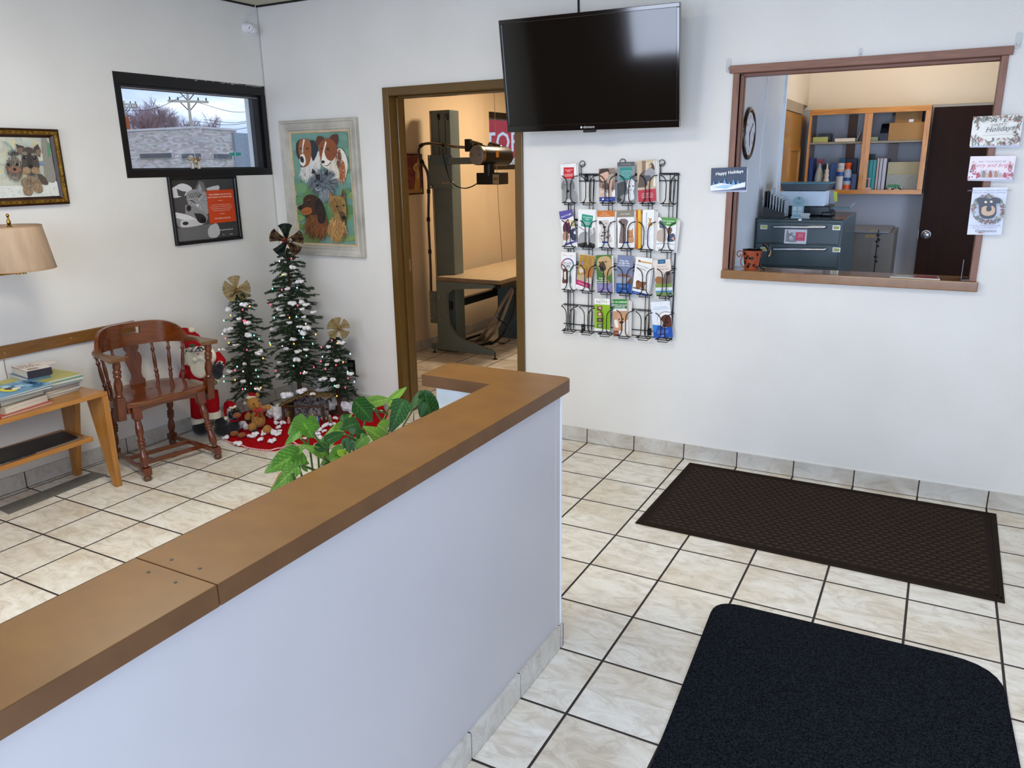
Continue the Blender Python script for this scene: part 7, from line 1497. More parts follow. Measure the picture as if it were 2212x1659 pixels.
# wall clock on the partition
cc = at(1615.5, 289, 0, PX); ct = at(1615, 232, 0, PX); cl_ = at(1599, 290, 0, PX); cr_ = at(1632, 290, 0, PX); rc = (ct.z - at(1615, 347, 0, PX).z) / 2
ck = empty('wall_clock', cc, 'round wall clock with dark frame on the reception partition', 'clock')
obj('clock_frame', MB().lathe([(rc, 0), (rc, .010), (rc * .93, .016), (rc * .84, .013), (rc * .80, .0085)], cc, (1, 0, 0), 40, caps=False), pm('dark_wood_clock', '#1d1210', '#130b0a', rough=.25, coat=.4), parent=ck)
obj('clock_face', MB().lathe([(0, .009), (rc * .82, .009), (rc * .82, .006)], cc, (1, 0, 0), 40), pm('clock_face', '#d9dde2', rough=.4), parent=ck)
fc = frame(cc + Vector((.0096, 0, 0)), (0, -1, 0), (0, 0, 1)); fc = frame(cc + Vector((.0093, 0, 0)), (0, 1, 0), (0, 0, 1)); ms = MB()
for h_ in range(12):
    a = PI / 6 * h_; v_, f_ = text_geo(str(h_ or 12), .026, 'CENTER'); x = rc * .66 * math.sin(a); y = rc * .66 * math.cos(a); ms.add([fc @ Vector((x + w.x, y + w.y - .009, .0004)) for w in v_], f_)
obj('numerals', ms, M_black, parent=ck)
for a, l_, w_ in ((PI * .95, .5, .006), (PI * .28, .66, .004)):
    obj('hand', MB().prism([(-w_, -.01), (w_, -.01), (w_ * .4, rc * l_), (-w_ * .4, rc * l_)], 0, .001, mat=fc @ Matrix.Translation((0, 0, .001)) @ Matrix.Rotation(-a, 4, 'Z')), M_black, parent=ck)
sw = [at(u, v, 0, PX + .001) for u, v in ((1659, 165), (1656, 210), (1652, 250), (1646, 300), (1641, 360), (1642, 400), (1648, 430))]
obj('white_cord', MB().tube(spline(sw, 6), .0022, 5), M_white, label='thin white cord hanging down the reception partition', cat='cord')
# orange door set in the side wall
M_odoor = wood('golden_birch_door', '#bd8638', '#a8742c', 'z', rough=.3, scale=1.6, coat=.3, contrast=.3); M_oak = wood('golden_oak', '#cb8a2a', '#a0661a', 'z', rough=.35, scale=4, coat=.25, contrast=.16); M_oakx = wood('golden_oak_rail', '#cb8a2a', '#a0661a', 'x', rough=.35, scale=4, coat=.25, contrast=.16)
od = obj('door_2', bx(.752, .795, 1.268, 2.28, 0, 1.985), M_odoor, kind='structure')
obj('trim_8', bx(.775, .803, 1.262, 2.02, 1.988, 2.055), pm('door_head', '#a8977c', rough=.5), kind='structure')
a, b = at(1707, 325, 0, .797), at(1722, 395, 0, .797); pr_ = MB(); 
pr_.box(.795, .803, a.y - .02, a.y + .005, 1.25, a.z + .0).box(.795, .803, b.y - .01, b.y + .02, 1.25, a.z).box(.795, .803, a.y - .02, b.y + .02, a.z, a.z + .025); obj('pull_moulding', pr_, M_oak, parent=od)
a = at(1685, 300, 0, .80); obj('hinge', MB().box(.796, .806, 1.266, 1.296, a.z - .055, a.z + .055).cyl((.808, 1.268, a.z - .055), (.808, 1.268, a.z + .055), .007), M_steel, parent=od)
# wall cabinet without doors
YF, YB = 2.0, 2.292
c_tl, c_tr, c_br, c_bl = p5(320, 155, YF), p5(1945, 105, YF), p5(1800, 1275, YF), p5(250, 1275, YF)
cx0, cx1, cz0, cz1 = .853, 1.630, 1.430, 2.014
wc = empty('wall_cabinet', ((cx0 + cx1) / 2, YF + .14, cz0), 'open golden oak wall cabinet with two bays and a shelf', 'cabinet')
m1, m2 = p5(1015, 600, YF).x, p5(1105, 600, YF).x; mm = (m1 + m2) / 2 - .004
ff = MB(); ff.box(cx0, cx1, YF, YF + .018, cz1 - .036, cz1).box(cx0, cx1, YF, YF + .018, cz0, cz0 + .030); obj('face_rail', ff, M_oakx, parent=wc, bevel=.001)
for x0, x1 in ((cx0 - .001, cx0 + .016), (mm - .026, mm + .026), (cx1 - .034, cx1)): obj('face_stile', bx(x0, x1, YF - .001, YF + .018, cz0 + .0305 if x0 != mm - .026 else cz0 + .0305, cz1 - .0365), M_oak, parent=wc, bevel=.001)
bxm = MB(); bxm.box(cx0, cx0 + .012, YF + .018, YB, cz0, cz1).box(cx1 - .012, cx1, YF + .018, YB, cz0, cz1).box(cx0, cx1, YF + .018, YB, cz1 - .012, cz1).box(cx0, cx1, YF + .018, YB, cz0 + .012, cz0 + .024); obj('carcass', bxm, wood('dark_carcass', '#6b4a2c', '#50351d', 'z', scale=4), parent=wc)
for X in (870, 1440):
    q = p5(X, 400, 2.27); obj('back_slat', bx(q.x - .03, q.x + .03, 2.27, 2.288, cz0 + .03, cz1 - .03), wood('brown_slat_%d' % X, '#6a4c34', '#553a26', 'z', scale=5, rough=.6), parent=wc)
SHZ = 1.792; obj('shelf', bx(cx0 + .013, cx1 - .013, YF + .03, YB - .03, SHZ - .014, SHZ), pm('grey_shelf_edge', '#8c8574', '#7a7364', rough=.5), parent=wc)
FZ = cz0 + .0245
def it(name, X0, X1, Y0, y, dep, m, label, cat, zb, bev=.002, parent=None, group=None):
    a = p5(X0, Y0, y); b = p5(X1, Y0, y); lo = max(a.x, cx0 + .0135); hi = min(b.x, cx1 - .0135)
    return obj(name, MB().box(lo, hi, y, min(y + dep, 2.268), zb + .0004, max(a.z, zb + .006)), m, parent=parent, bevel=bev, label=label, cat=cat, group=group)
M_card = pm('cardboard', '#9a7546', '#8a673b', scale=5, rough=.75, bump=.05); 
bxo = it('carton', 1362, 1832, 342, 2.035, .22, M_card, 'large brown cardboard box on the upper cabinet shelf', 'box', SHZ); top_z = max(v.co.z for v in bxo.data.vertices) + bxo.location.z
bx2 = it('carton', 1445, 1805, 196, 2.06, .18, M_card, 'small brown cardboard box with a white label, on top of the larger one', 'box', top_z)
q = p5(1650, 312, 2.058); obj('shipping_label', MB().box(q.x - .014, q.x + .014, 2.0585, 2.06, q.z - .008, q.z + .010), M_white, parent=bx2)
v_, f_ = text_geo('OFFICE SUPPLY', .012, 'LEFT'); q = p5(1480, 232, 2.059); obj('box_print', MB().add([Vector((q.x + w.x, 2.0594, q.z + w.y)) for w in v_], f_), pm('faded_print', '#7a5a34', rough=.8), parent=bx2)
q0, q1 = p5(1222, 575, 2.04), p5(1362, 340, 2.04); mf = MB().prism([(2.04, SHZ + .0004), (2.235, SHZ + .0004), (2.235, q1.z), (2.16, q1.z), (2.04, SHZ + .05)], q0.x, q1.x - .002, mat=Matrix(((0, 0, 1, 0), (1, 0, 0, 0), (0, 1, 0, 0), (0, 0, 0, 1)))); obj('magazine_file', mf, pm('navy_file', '#141a2c', '#0d111d', rough=.4), label='navy blue magazine file left of the large cardboard box', cat='magazine file')
it('book', 345, 545, 530, 2.13, .12, pm('pale_yellow_cover', '#b9bf6a', rough=.4), 'pale yellow book under the black device on the upper shelf', 'book', SHZ); it('black_device', 425, 590, 488, 2.15, .08, M_black, 'small black device at the left of the upper cabinet shelf', 'device', SHZ + .011)
it('book', 636, 905, 548, 2.035, .14, pm('ivory_cover', '#cfc4b0', rough=.5), 'thick ivory book lying at the middle of the upper shelf', 'book', SHZ); it('book', 1105, 1215, 530, 2.06, .12, pm('sage_cover', '#7f8f74', rough=.5), 'sage green book right of the cabinet centre post', 'book', SHZ)
q0 = p5(925, 565, 2.05); q1 = p5(985, 445, 2.05); nb_ = MB().box(0, (q1 - q0).length, 0, .10, -.004, .004, mat=frame(Vector((q0.x, 2.05, SHZ + .006)), (q1.x - q0.x, 0, q1.z - SHZ), (0, 1, 0))); obj('notebook', nb_, pm('grey_notebook', '#8a8480', rough=.5), label='grey notebook leaning against the cabinet centre post', cat='notebook')
def bottle(X0, X1, Yt, y, prof, m, label, cat='bottle', parts=(), group=None):
    a = p5(X0, Yt, y); b = p5(X1, Yt, y); r = (b.x - a.x) / 2; x = (a.x + b.x) / 2; H = a.z - FZ
    t = empty('bottle', (x, y + r, FZ), label, cat, group); obj('bottle_body', MB().lathe([(p * r, q * H) for p, q in prof], (x, y + r, FZ + .0004), seg=20), m, parent=t)
    for nm, pf, mm_ in parts: obj(nm, MB().lathe([(p * r, q * H) for p, q in pf], (x, y + r, FZ + .0004), seg=20), mm_, parent=t)
    return t, x, y + r, r, H
M_wb = pm('milky_plastic', '#b8bcb6', '#a8aca6', rough=.35); M_rd = pm('red_plastic', '#a81c28', rough=.3); M_or = pm('orange_plastic', '#d4541a', rough=.3); M_bl = pm('blue_print', '#1f4f96', '#173f7c', scale=20, rough=.35)
t, x, y, r, H = bottle(368, 490, 880, 2.12, [(.95, 0), (1, .05), (.98, .5), (.7, .72), (.35, .86), (.32, 1)], M_wb, 'white spray bottle with a red trigger in the lower left bay')
obj('trigger', MB().box(x - .012, x + .024, y - .012, y + .012, FZ + H + .012, FZ + H + .030).box(x - .012, x + .008, y - .010, y + .010, FZ + H - .002, FZ + H + .014).tube([(x + .022, y, FZ + H + .016), (x + .020, y, FZ + H - .004)], .004, 6), M_rd, parent=t)
bottle(470, 520, 890, 2.20, [(1, 0), (1, .8), (.6, .85), (.6, 1)], M_tealb, 'small bottle with navy cap behind the white pump bottle', parts=(('cap', [(.62, .8), (.75, .8), (.75, 1.0)], pm('navy_cap', '#1a2a54', rough=.3)),))
bottle(492, 575, 885, 2.08, [(1, 0), (1, .38), (.7, .48), (.9, .58), (.6, .66), (.75, .74), (.3, .82), (.25, 1)], pm('ivory_pump', '#c9c2b2', rough=.35), 'ivory pump bottle with narrow nozzle, left of the blue box')
it('box', 582, 690, 878, 2.13, .06, M_bl, 'tall bright blue carton in the lower left bay', 'box', FZ); it('bag', 700, 782, 812, 2.2, .05, pm('teal_bag', '#256a86', rough=.4), 'teal bag standing behind the white aerosol can', 'bag', FZ)
bottle(662, 775, 876, 2.06, [(1, 0), (1, .80), (.9, .84), (.95, .85), (.95, .98), (.88, 1)], pm('aerosol_white', '#b9bcc0', rough=.3), 'white aerosol can with a blue band', parts=(('label_band', [(1.012, .52), (1.012, .68)], M_bl), ('label_photo', [(1.012, .69), (1.012, .78)], pm('brown_print', '#7a4a3a', '#cfc0b4', scale=60, rough=.4))))
bottle(765, 868, 868, 2.05, [(1, 0), (1, .66), (.72, .76), (.6, .82)], pm('silver_can', '#a7b4c6', '#8fa0b8', scale=30, rough=.3), 'silver blue air freshener can with an orange cap', parts=(('cap', [(.74, .75), (.66, .84), (.9, .90), (.9, .97), (.5, 1)], M_or), ('label_band', [(1.012, .04), (1.012, .2)], M_or), ('label_text', [(1.012, .34), (1.012, .46)], M_bl)))
it('binder', 256, 350, 812, 2.07, .18, pm('royal_binder', '#122a6a', rough=.35), 'royal blue binder at the far left of the lower bay', 'binder', FZ); it('binder', 790, 935, 815, 2.21, .05, pm('navy_binder', '#141e3c', rough=.4), 'navy binder at the back, left of the centre post', 'binder', FZ); it('box', 862, 925, 1018, 2.09, .08, pm('slate_box', '#55658c', rough=.5), 'small slate blue box against the centre post', 'box', FZ)
for i, (a_, b_, c_) in enumerate(((1062, 1100, 834), (1104, 1148, 832), (1152, 1196, 830))): it('binder', a_, b_, c_, 2.07, .16, pm('teal_binder_%d' % i, ['#1f6a72', '#2a7f86', '#2f8d90'][i], rough=.4), '%s teal binder right of the centre post' % ('leftmost' if i == 0 else 'middle' if i == 1 else 'rightmost'), 'binder', FZ, group='teal binders in the cabinet')
for i, (a_, b_, c_) in enumerate(((1204, 1232, 812), (1240, 1276, 812), (1284, 1330, 812))): it('binder', a_, b_, c_, 2.06, .17, pm('white_binder_%d' % i, ['#b09a98', '#a9a8b0', '#a8acb8'][i], rough=.4), '%s pale spined binder beside the teal ones' % ('narrow pinkish' if i == 0 else 'middle grey' if i == 1 else 'widest grey blue'), 'binder', FZ, group='pale binders in the cabinet')
it('box', 1078, 1175, 758, 2.24, .02, M_black, 'black folder with white marks behind the teal binders', 'folder', FZ)
fo_ = it('accordion_file', 1345, 1790, 862, 2.10, .10, pm('manila', '#a8a184', '#979072', scale=3, rough=.6), 'cream accordion file standing in the lower right bay', 'file folder', FZ)
it('clipboard', 1325, 1760, 1028, 2.085, .012, pm('speckled_grey', '#9a9c96', '#84867f', scale=160, rough=.6, contrast=.08), 'speckled grey folder standing in front of the cream accordion file', 'folder', FZ)
sm_ = MB(); R = random.Random(9)
for k in range(16): q = p5(1310 + k * 14, 1190 + R.uniform(-12, 12), 2.05); sm_.box(q.x - .004, q.x + .005, 2.045 + R.uniform(0, .01), 2.06, FZ + .0004, FZ + R.uniform(.012, .026))
obj('clip_pile', sm_, pm('black_white_bits', '#c9c4b4', '#15130f', scale=90, rough=.5, contrast=.03), label='little heap of black and white clips under a green strip', cat='clips', kind='stuff'); q = p5(1420, 1150, 2.058); obj('green_strip', bx(q.x - .035, q.x + .035, 2.0605, 2.078, FZ + .0004, FZ + .038), pm('green_strip', '#1f7a4a', rough=.5), label='green strip behind the little heap of clips', cat='packet')
q = p5(1085, 1080, 2.05); tt_ = MB().box(q.x - .012, q.x + .016, 2.045, 2.055, q.z - .003, q.z + .003).cyl((q.x + .003, 2.05, FZ + .02), (q.x + .003, 2.05, q.z), .005).box(q.x - .018, q.x + .022, 2.035, 2.062, FZ + .0004, FZ + .02); obj('stamp_holder', tt_, [pm('white_red_plastic', '#c9c6c4', '#b03024', scale=8, rough=.4)], label='small white and red gadget at the foot of the centre post', cat='gadget')
# dark door with knob
M_dd = wood('dark_walnut_door', '#2b150b', '#1b0d07', 'z', rough=.5, scale=1.6, coat=.0, contrast=.3); M_dd.node_tree.nodes['Principled BSDF'].inputs['Specular IOR Level'].default_value = .15
dd_ = empty('walnut_door', (2.03, 2.16, 0), 'dark walnut door with a round satin knob at the right of the reception room', 'door'); obj('door_leaf', bx(1.640, 2.44, 2.14, 2.18, .01, 2.006), M_dd, parent=dd_, bevel=.002)
q = at(2000, 507, 1, 2.135); obj('knob', MB().lathe([(.032, 0), (.032, .006), (.012, .010), (.012, .028), (.026, .038), (.028, .052), (.020, .062), (.0, .064)], (q.x, 2.14, q.z), (0, -1, 0), 24), M_steel, parent=dd_); obj('latch', bx(1.637, 1.640, 2.15, 2.17, q.z - .03, q.z + .03), M_steel, parent=dd_)
# filing cabinets
fy = .62; fx0, fx1, ftz = .806, 1.286, 1.343; fdep = at(1865, 458, 2, ftz).y - fy
M_file = pm('slate_file_enamel', '#34474c', '#2c3d41', scale=4, rough=.32, coat=.15, bump=.02, bscale=120)
fc_ = empty('filing_cabinet', ((fx0 + fx1) / 2, fy + .3, 0), 'wide slate green metal filing cabinet with two visible drawers', 'filing cabinet')
obj('cabinet_body', bx(fx0, fx1, fy, fy + fdep, .01, ftz - .004), M_file, parent=fc_, bevel=.004); obj('cabinet_top', bx(fx0 - .004, fx1 + .004, fy - .012, fy + fdep, ftz - .004, ftz), pm('slate_top_gloss', '#33413f', '#2a3634', rough=.14, coat=.5), parent=fc_, bevel=.002)
zA_, zB_, zC_ = p4(900, 760, fy).z, p4(900, 1062, fy).z, p4(900, 1370, fy).z
for i, (zt_, zb_) in enumerate(((zA_ - .002, zB_ + .003), (zB_ - .003, zC_ + .002), (zC_ - .01, zC_ - .16), (zC_ - .17, zC_ - .33))):
    dr = obj('drawer', bx(fx0 + .010, fx1 - .012, fy - .014, fy, zb_, zt_), M_file, parent=fc_, bevel=.003)
    if i > 1: continue
    dy = [0, 305][i]; a, b = p4(580, 830 + dy, fy - .02), p4(1300, 833 + dy, fy - .02)
    obj('handle', MB().tube([(a.x, fy - .014, a.z), (a.x + .004, fy - .034, a.z), (b.x - .004, fy - .034, b.z), (b.x, fy - .014, b.z)], .0085, 10), M_chrome, parent=dr)
    for X, t1, t2 in ((448, 'Current', 'A-St'), (1448, 'Previous', 'A-Z')):
        q = p4(X, 832 + dy + (10 if X > 1000 else 0), fy - .0145); w2_, h2_ = .0165, .0165 * .62
        hl = obj('label_holder', moulding(frame((q.x - w2_ * 1.2, fy - .0145, q.z - h2_ * 1.2), (1, 0, 0), (0, 0, 1)), w2_ * 2.4, h2_ * 2.4, [(0, 0), (0, .003), (.0025, .003), (.0028, .0012)]), M_chrome, parent=dr)
        A = Art(frame((q.x - w2_ * 1.1, fy - .0148, q.z - h2_ * 1.1), (1, 0, 0), (0, 0, 1)), w2_ * 2.2, h2_ * 2.2, None, '#b9b96a'); A.text(t1, w2_ * 1.1, h2_ * 1.3, .0085, '#3a3a20'); A.text(t2, w2_ * 1.2, h2_ * .5, .0085, '#3a3a20'); A.done('label_card', hl, INK)
q = [p4(X, Y, fy - .016) for X, Y in ((738, 862), (1045, 868), (1030, 1068), (722, 1058))]
pc_ = empty('postcard', (q[0].x, fy - .016, q[3].z), 'small puppy and kitten photo card with a pink box on the top drawer', 'card')
Wc, Hc = q[1].x - q[0].x, q[0].z - q[3].z; A = Art(frame((q[0].x, fy - .0146, q[3].z), (1, 0, 0), (0, 0, 1)), Wc, Hc, [(738, 862), (1045, 868), (1030, 1068), (722, 1058)], '#c8ccd0')
A.poly([(745, 1030), (760, 900), (775, 870), (785, 900), (800, 920), (850, 900), (900, 940), (890, 1040)], '#7a7c80', 3); A.fur(820, 1000, 70, 40, 60, 20, ['#a0a0a4', '#6a6a70', '#c0c0c4'], None, 5, 60); A.ell(865, 925, 26, 30, '#b4b6ba'); A.ell(822, 985, 26, 30, '#c4c6ca'); A.ell(822, 995, 8, 7, '#222222'); A.poly([(890, 900), (1020, 905), (1010, 1025), (880, 1020)], '#c0254a'); 
for i, t in enumerate(('HELP KEEP', 'YOUR PET', 'PROTECTED')): A.text(t, 952, 935 + 20 * i, 14, '#f8d8dc')
A.text('vaccinateyourpet', 945, 1010, 9, '#f8d8dc'); A.done('card_print', pc_, INK_GLOSS); obj('card_stock', bx(q[0].x, q[0].x + Wc, fy - .0146, fy - .0142, q[3].z, q[3].z + Hc), M_white, parent=pc_)
f2 = empty('filing_cabinet', (1.45, 1.75, 0), 'grey brown filing cabinet standing farther back beside the slate one', 'filing cabinet'); M_f2 = pm('grey_brown_enamel', '#6a655c', '#5b564e', scale=5, rough=.4)
a, b = at(1790, 497, 1, 1.5), at(1908, 491, 1, 1.5); gz = a.z; obj('cabinet_body', bx(a.x, a.x + .40, 1.5, 2.05, .01, gz - .012), M_f2, parent=f2, bevel=.003); obj('cabinet_top', bx(a.x, b.x + .04, 1.48, 2.06, gz - .010, gz), pm('grey_board', '#74787e', rough=.4), parent=f2)
for X, Y, w_ in ((1960, 892, .045), (1910, 955, .06)):
    q = p4(X, Y, 1.497); obj('label_card', MB().box(q.x - w_ / 2, q.x + w_ / 2, 1.498, 1.4995, q.z - .010, q.z + .010), pm('tan_card_%d' % X, '#94814f', rough=.6), parent=f2)
cn = MB(); pth = [p4(X, Y, 1.47) for X, Y in ((2030, 870), (2025, 940), (2010, 1030), (2000, 1130), (1990, 1240), (1978, 1330), (1965, 1450))]; cn.tube(spline(pth, 6), .004, 6)
for k in (1, 2, 4): cn.ball(pth[k], (.012, .006, .008), 8, 5); cn.ball(pth[k] + Vector((.008, 0, -.03)), (.008, .006, .008), 8, 5)
obj('black_strap', cn, M_black, label='black knotted strap hanging down the front of the grey brown cabinet', cat='strap')
# printer on the slate cabinet
ptz = ftz + .0004; py0 = .86
a, b = p4(655, 540, py0), p4(1295, 338, py0); px0, px1 = a.x, b.x; zb0, zb1 = a.z, b.z
pr = empty('printer', ((px0 + px1) / 2, py0 + .13, ptz), 'white and dark teal printer on top of the slate filing cabinet', 'printer')
obj('printer_base', bx(px0 + .02, px1 + .035, py0 + .01, py0 + .22, ptz, zb0 + .002), pm('printer_dark', '#18252e', '#121c24', rough=.35), parent=pr, bevel=.008)
obj('white_front', bx(px0, px1, py0, py0 + .20, zb0, zb1), pm('printer_white', '#c9dbe9', '#c0d2e2', rough=.3), parent=pr, bevel=.003)
c_, d_ = p4(672, 330, py0 - .005), p4(1350, 240, py0 - .005); ld = MB().prism([(c_.x + .006, c_.z + .001), (d_.x - .012, c_.z + .001), (d_.x + .006, d_.z), (c_.x, d_.z)], py0 - .005, py0 + .21, mat=MX)
obj('scanner_body', ld, pm('printer_lid_dark', '#1f3440', '#182a34', rough=.3), parent=pr); obj('scanner_lid', bx(c_.x - .002, d_.x + .008, py0 - .008, py0 + .215, d_.z, d_.z + .010), pm('printer_teal', '#4a8090', '#40727f', rough=.25), parent=pr, bevel=.003)
a, b = p4(1300, 575, py0), p4(1625, 590, py0); obj('paper_tray', bx(a.x + .002, b.x, py0 + .02, py0 + .16, a.z - .004, a.z + .004), pm('printer_teal_tray', '#3f7484', rough=.3), parent=pr, bevel=.002)
obj('tray_base', bx(px1 - .01, px1 + .05, py0 - .01, py0 + .18, ptz, ptz + .026), pm('printer_dark_tray', '#141e26', rough=.35), parent=pr, bevel=.008)
obj('wire_guide', MB().tube([(b.x - .004, py0 + .05, b.z + .004), (b.x + .022, py0 + .05, b.z + .035)], .001, 5), M_steel, parent=pr)
for X0, X1, Y0, Y1, c, lab, cat, yy in ((1335, 1430, 330, 500, '#8f9aa6', 'grey note sheet hanging off the right side of the printer', 'paper', py0 - .006), (1395, 1460, 345, 480, '#c3cf4a', 'yellow green sticky note on the right side of the printer', 'sticky note', py0 - .010)):
    a, b = p4(X0, Y1, yy), p4(X1, Y0, yy); n_ = MB(); n_.add([(a.x + .008, yy, a.z - .002), (b.x + .006, yy - .006, a.z), (b.x, yy, b.z), (a.x, yy, b.z), (a.x + .008, yy + .001, a.z - .002), (b.x + .006, yy - .005, a.z), (b.x, yy + .001, b.z), (a.x, yy + .001, b.z)], [(0, 1, 2, 3), (7, 6, 5, 4), (0, 4, 5, 1), (1, 5, 6, 2), (2, 6, 7, 3), (3, 7, 4, 0)]); obj('paper_note', n_, pm('note_' + c.strip('#'), c, rough=.6), label=lab, cat=cat)
# stepped letter sorter with folders
ls = p4(440, 700, .70); le = p4(745, 700, .70); so2 = empty('letter_sorter', ((ls.x + le.x) / 2, .72, ptz), 'black stepped letter sorter at the left of the filing cabinet top', 'letter sorter')
sx0, sx1 = ls.x, le.x; zt1, zt2 = p4(440, 540, .70).z, p4(745, 640, .70).z
obj('side_panel', MB().prism([(sx0, ptz), (sx1, ptz), (sx1, zt2), (sx0, zt1)], .66, .664, mat=MX), M_blackm, parent=so2); obj('side_panel', MB().prism([(sx0, ptz), (sx1, ptz), (sx1, zt2 + .02), (sx0, zt1 + .03)], .80, .804, mat=MX), M_blackm, parent=so2); obj('base', bx(sx0, sx1, .664, .80, ptz, ptz + .004), M_blackm, parent=so2)
for k in range(7):
    x = sx0 + (sx1 - sx0) * (k + .5) / 7; h = zt1 + (zt2 - zt1) * k / 6 + .02; obj('divider', bx(x - .001, x + .001, .664, .80, ptz + .004, h), M_blackm, parent=so2)
FC = [('#1c2126', 340), ('#20303a', 350), ('#9aa6ac', 300), ('#b8c0c4', 380), ('#a8b4ba', 400), ('#b0bcc4', 420), ('#98a6ae', 440), ('#8f9ca4', 460)]
for k, (c, Y) in enumerate(FC):
    x = sx0 + (sx1 - sx0) * (k + .35) / 7.6; top = p4(600, Y, .70).z; v_ = MB().box(x - .0035, x + .0035, .67, .79, ptz + .0045, top, mat=None); obj('file_sleeve', v_, pm('sleeve_%d' % k, c, rough=.4), bevel=.002, label='%s file sleeve standing in the letter sorter' % ('tallest pale' if k == 2 else 'leftmost black' if k == 0 else 'second dark' if k == 1 else 'rightmost grey' if k == 7 else 'short pale grey'), cat='folder', group='sleeves in the letter sorter')
# pale teal card stand
q0, q1 = p4(822, 695, .665), p4(990, 695, .665); st = empty('card_stand', ((q0.x + q1.x) / 2, .68, ptz), 'pale teal stand-up pet card display with a round badge', 'card stand'); zt_ = p4(900, 412, .665).z; W2 = q1.x - q0.x; H2 = zt_ - ptz; ar_ = [(W2 * .04, 0), (W2 * .96, 0), (W2, H2 * .74)] + [(W2 / 2 + W2 / 2 * math.cos(a), H2 * .74 + H2 * .26 * math.sin(a)) for a in [PI * k / 10 for k in range(1, 10)]] + [(0, H2 * .74)]
Ms = frame((q0.x, .672, ptz), (1, 0, 0), (0, 0, 1)); obj('backing', MB().prism(ar_, 0, .003, mat=Ms), pm('pale_teal_card', '#7fa4ac', '#7398a0', rough=.5), parent=st)
A = Art(Ms @ Matrix.Translation((0, 0, .0025)), W2, H2, [(822, 412), (990, 412), (990, 695), (822, 695)], None); A.ell(912, 440, 28, 30, '#d8dee0'); A.text('&', 912, 452, 50, '#2a3438'); A.text('Companion', 908, 500, 22, '#3a5a64'); A.text('cards', 908, 515, 18, '#3a5a64')
for X in (832, 905): A.rect(X, 545, X + 60, 602, '#a9bcc4'); A.rect(X, 615, X + 60, 650, '#9fb4bc')
A.done('card_print', st, INK); ez = MB().box(q0.x + .004, q1.x - .004, .640, .672, ptz, ptz + .010); obj('tray', ez, pm('pale_teal_tray', '#8fb0bc', rough=.4), parent=st)
z_ = ptz; ca_ = p4(1010, 700, .66)
for k in range(6):
    m_ = Matrix.Translation((ca_.x + random.uniform(-.004, .004), .678, z_)) @ Matrix.Rotation(random.uniform(-.25, .25), 4, 'Z'); obj('paper_card', MB().box(-.024, .024, -.016, .016, 0.0003, .0042, mat=m_), pm('white_card_%d' % k, '#b9bec4', rough=.5), label='white slip in the loose stack at the front edge of the filing cabinet top', cat='paper', group='stack of white slips'); z_ += .0045
q = p4(945, 735, fy - .0125); obj('paper_tab', MB().box(q.x - .009, q.x + .009, fy - .0135, fy - .0125, q.z - .004, ftz - .0005), M_white, label='small white tab hanging over the top edge of the slate cabinet', cat='paper')

# things on the ledge
SZ = 1.1124
mc = p4(300, 1400, .07); t0, t1 = p4(160, 1150, .07), p4(437, 1150, .07); mr = (t1.x - t0.x) / 2; mx_ = (t0.x + t1.x) / 2; my = .06; mh = p4(300, 1140, .06).z - SZ
mg = empty('tin_mug', (mx_, my, SZ), 'rust orange tin pot with black spots and a cat shaped handle on the ledge', 'pot')
M_rust = pm('rust_orange_tin', '#a84e2c', '#8f3f22', scale=12, rough=.35); M_catb = pm('black_cat_enamel', '#15110f', '#0c0a09', rough=.35)
obj('pot_body', MB().lathe([(mr * .66, 0), (mr * .68, .003), (mr * .98, mh), (mr * .94, mh), (mr * .66, .006), (0, .006)], (mx_, my, SZ), seg=32), M_rust, parent=mg); obj('pot_rim', MB().lathe([(mr * .97, mh - .004), (mr * 1.0, mh), (mr * .93, mh), (mr * .90, mh - .004)], (mx_, my, SZ), seg=32), M_catb, parent=mg)
R = random.Random(12)
for k in range(13):
    a = -PI / 2 + R.uniform(-1.5, 1.5); h = R.uniform(.12, .85) * mh; rr = mr * (.68 + .30 * h / mh) + .0003; ps = []
    for j in range(9):
        t = 2 * PI * j / 9; w = R.uniform(.006, .011); aa = a + w * math.cos(t) / rr; hh_ = h + w * .9 * math.sin(t); r2 = mr * (.68 + .30 * hh_ / mh) + .0006; ps.append(Vector((mx_ + r2 * math.cos(aa), my + r2 * math.sin(aa), SZ + hh_)))
    obj('black_spot', MB().add(ps, [tuple(range(9))]), M_catb, parent=mg)
P_ = lambda X, Y: p4(X, Y, my); obj('tail_handle', MB().tube(spline([P_(190, 1400), P_(140, 1360), P_(130, 1290), P_(160, 1200), P_(140, 1165), P_(90, 1170), P_(78, 1210), P_(100, 1240), P_(130, 1225), P_(125, 1200)], 6), .0028, 8), M_rust, parent=mg)
obj('cat_handle', MB().tube(spline([P_(430, 1078), P_(470, 1070), P_(505, 1110), P_(520, 1170), P_(500, 1230), P_(485, 1250)], 6), [.004, .006, .008, .009, .010, .010, .010, .010, .011, .012, .012, .012, .012, .011, .010, .010, .010, .010, .009, .009, .008, .008, .007, .006, .005, .005, .004, .004, .003, .003, .003][:31], 8).tube([P_(395, 1300), P_(395, 1370), P_(405, 1400), P_(465, 1412)], .004, 6), M_catb, parent=mg)
obj('cat_belly', MB().tube(spline([P_(512, 1110), P_(534, 1170), P_(514, 1235)], 6), .0055, 8), pm('cat_cream', '#b89a6a', rough=.4), parent=mg)
q = [at(u, v, 2, SZ) for u, v in ((1945, 602), (1958, 590), (2052, 592), (2058, 606))]
pp_ = empty('magazine', q[0], 'glossy magazine with a red picture lying on the ledge', 'magazine'); x0_, x1_ = 1.60, 1.80
obj('pages', MB().prism([(1.585, -.02), (1.80, -.03), (1.795, .075), (1.60, .085)], SZ + .0003, SZ + .006), M_page, parent=pp_)
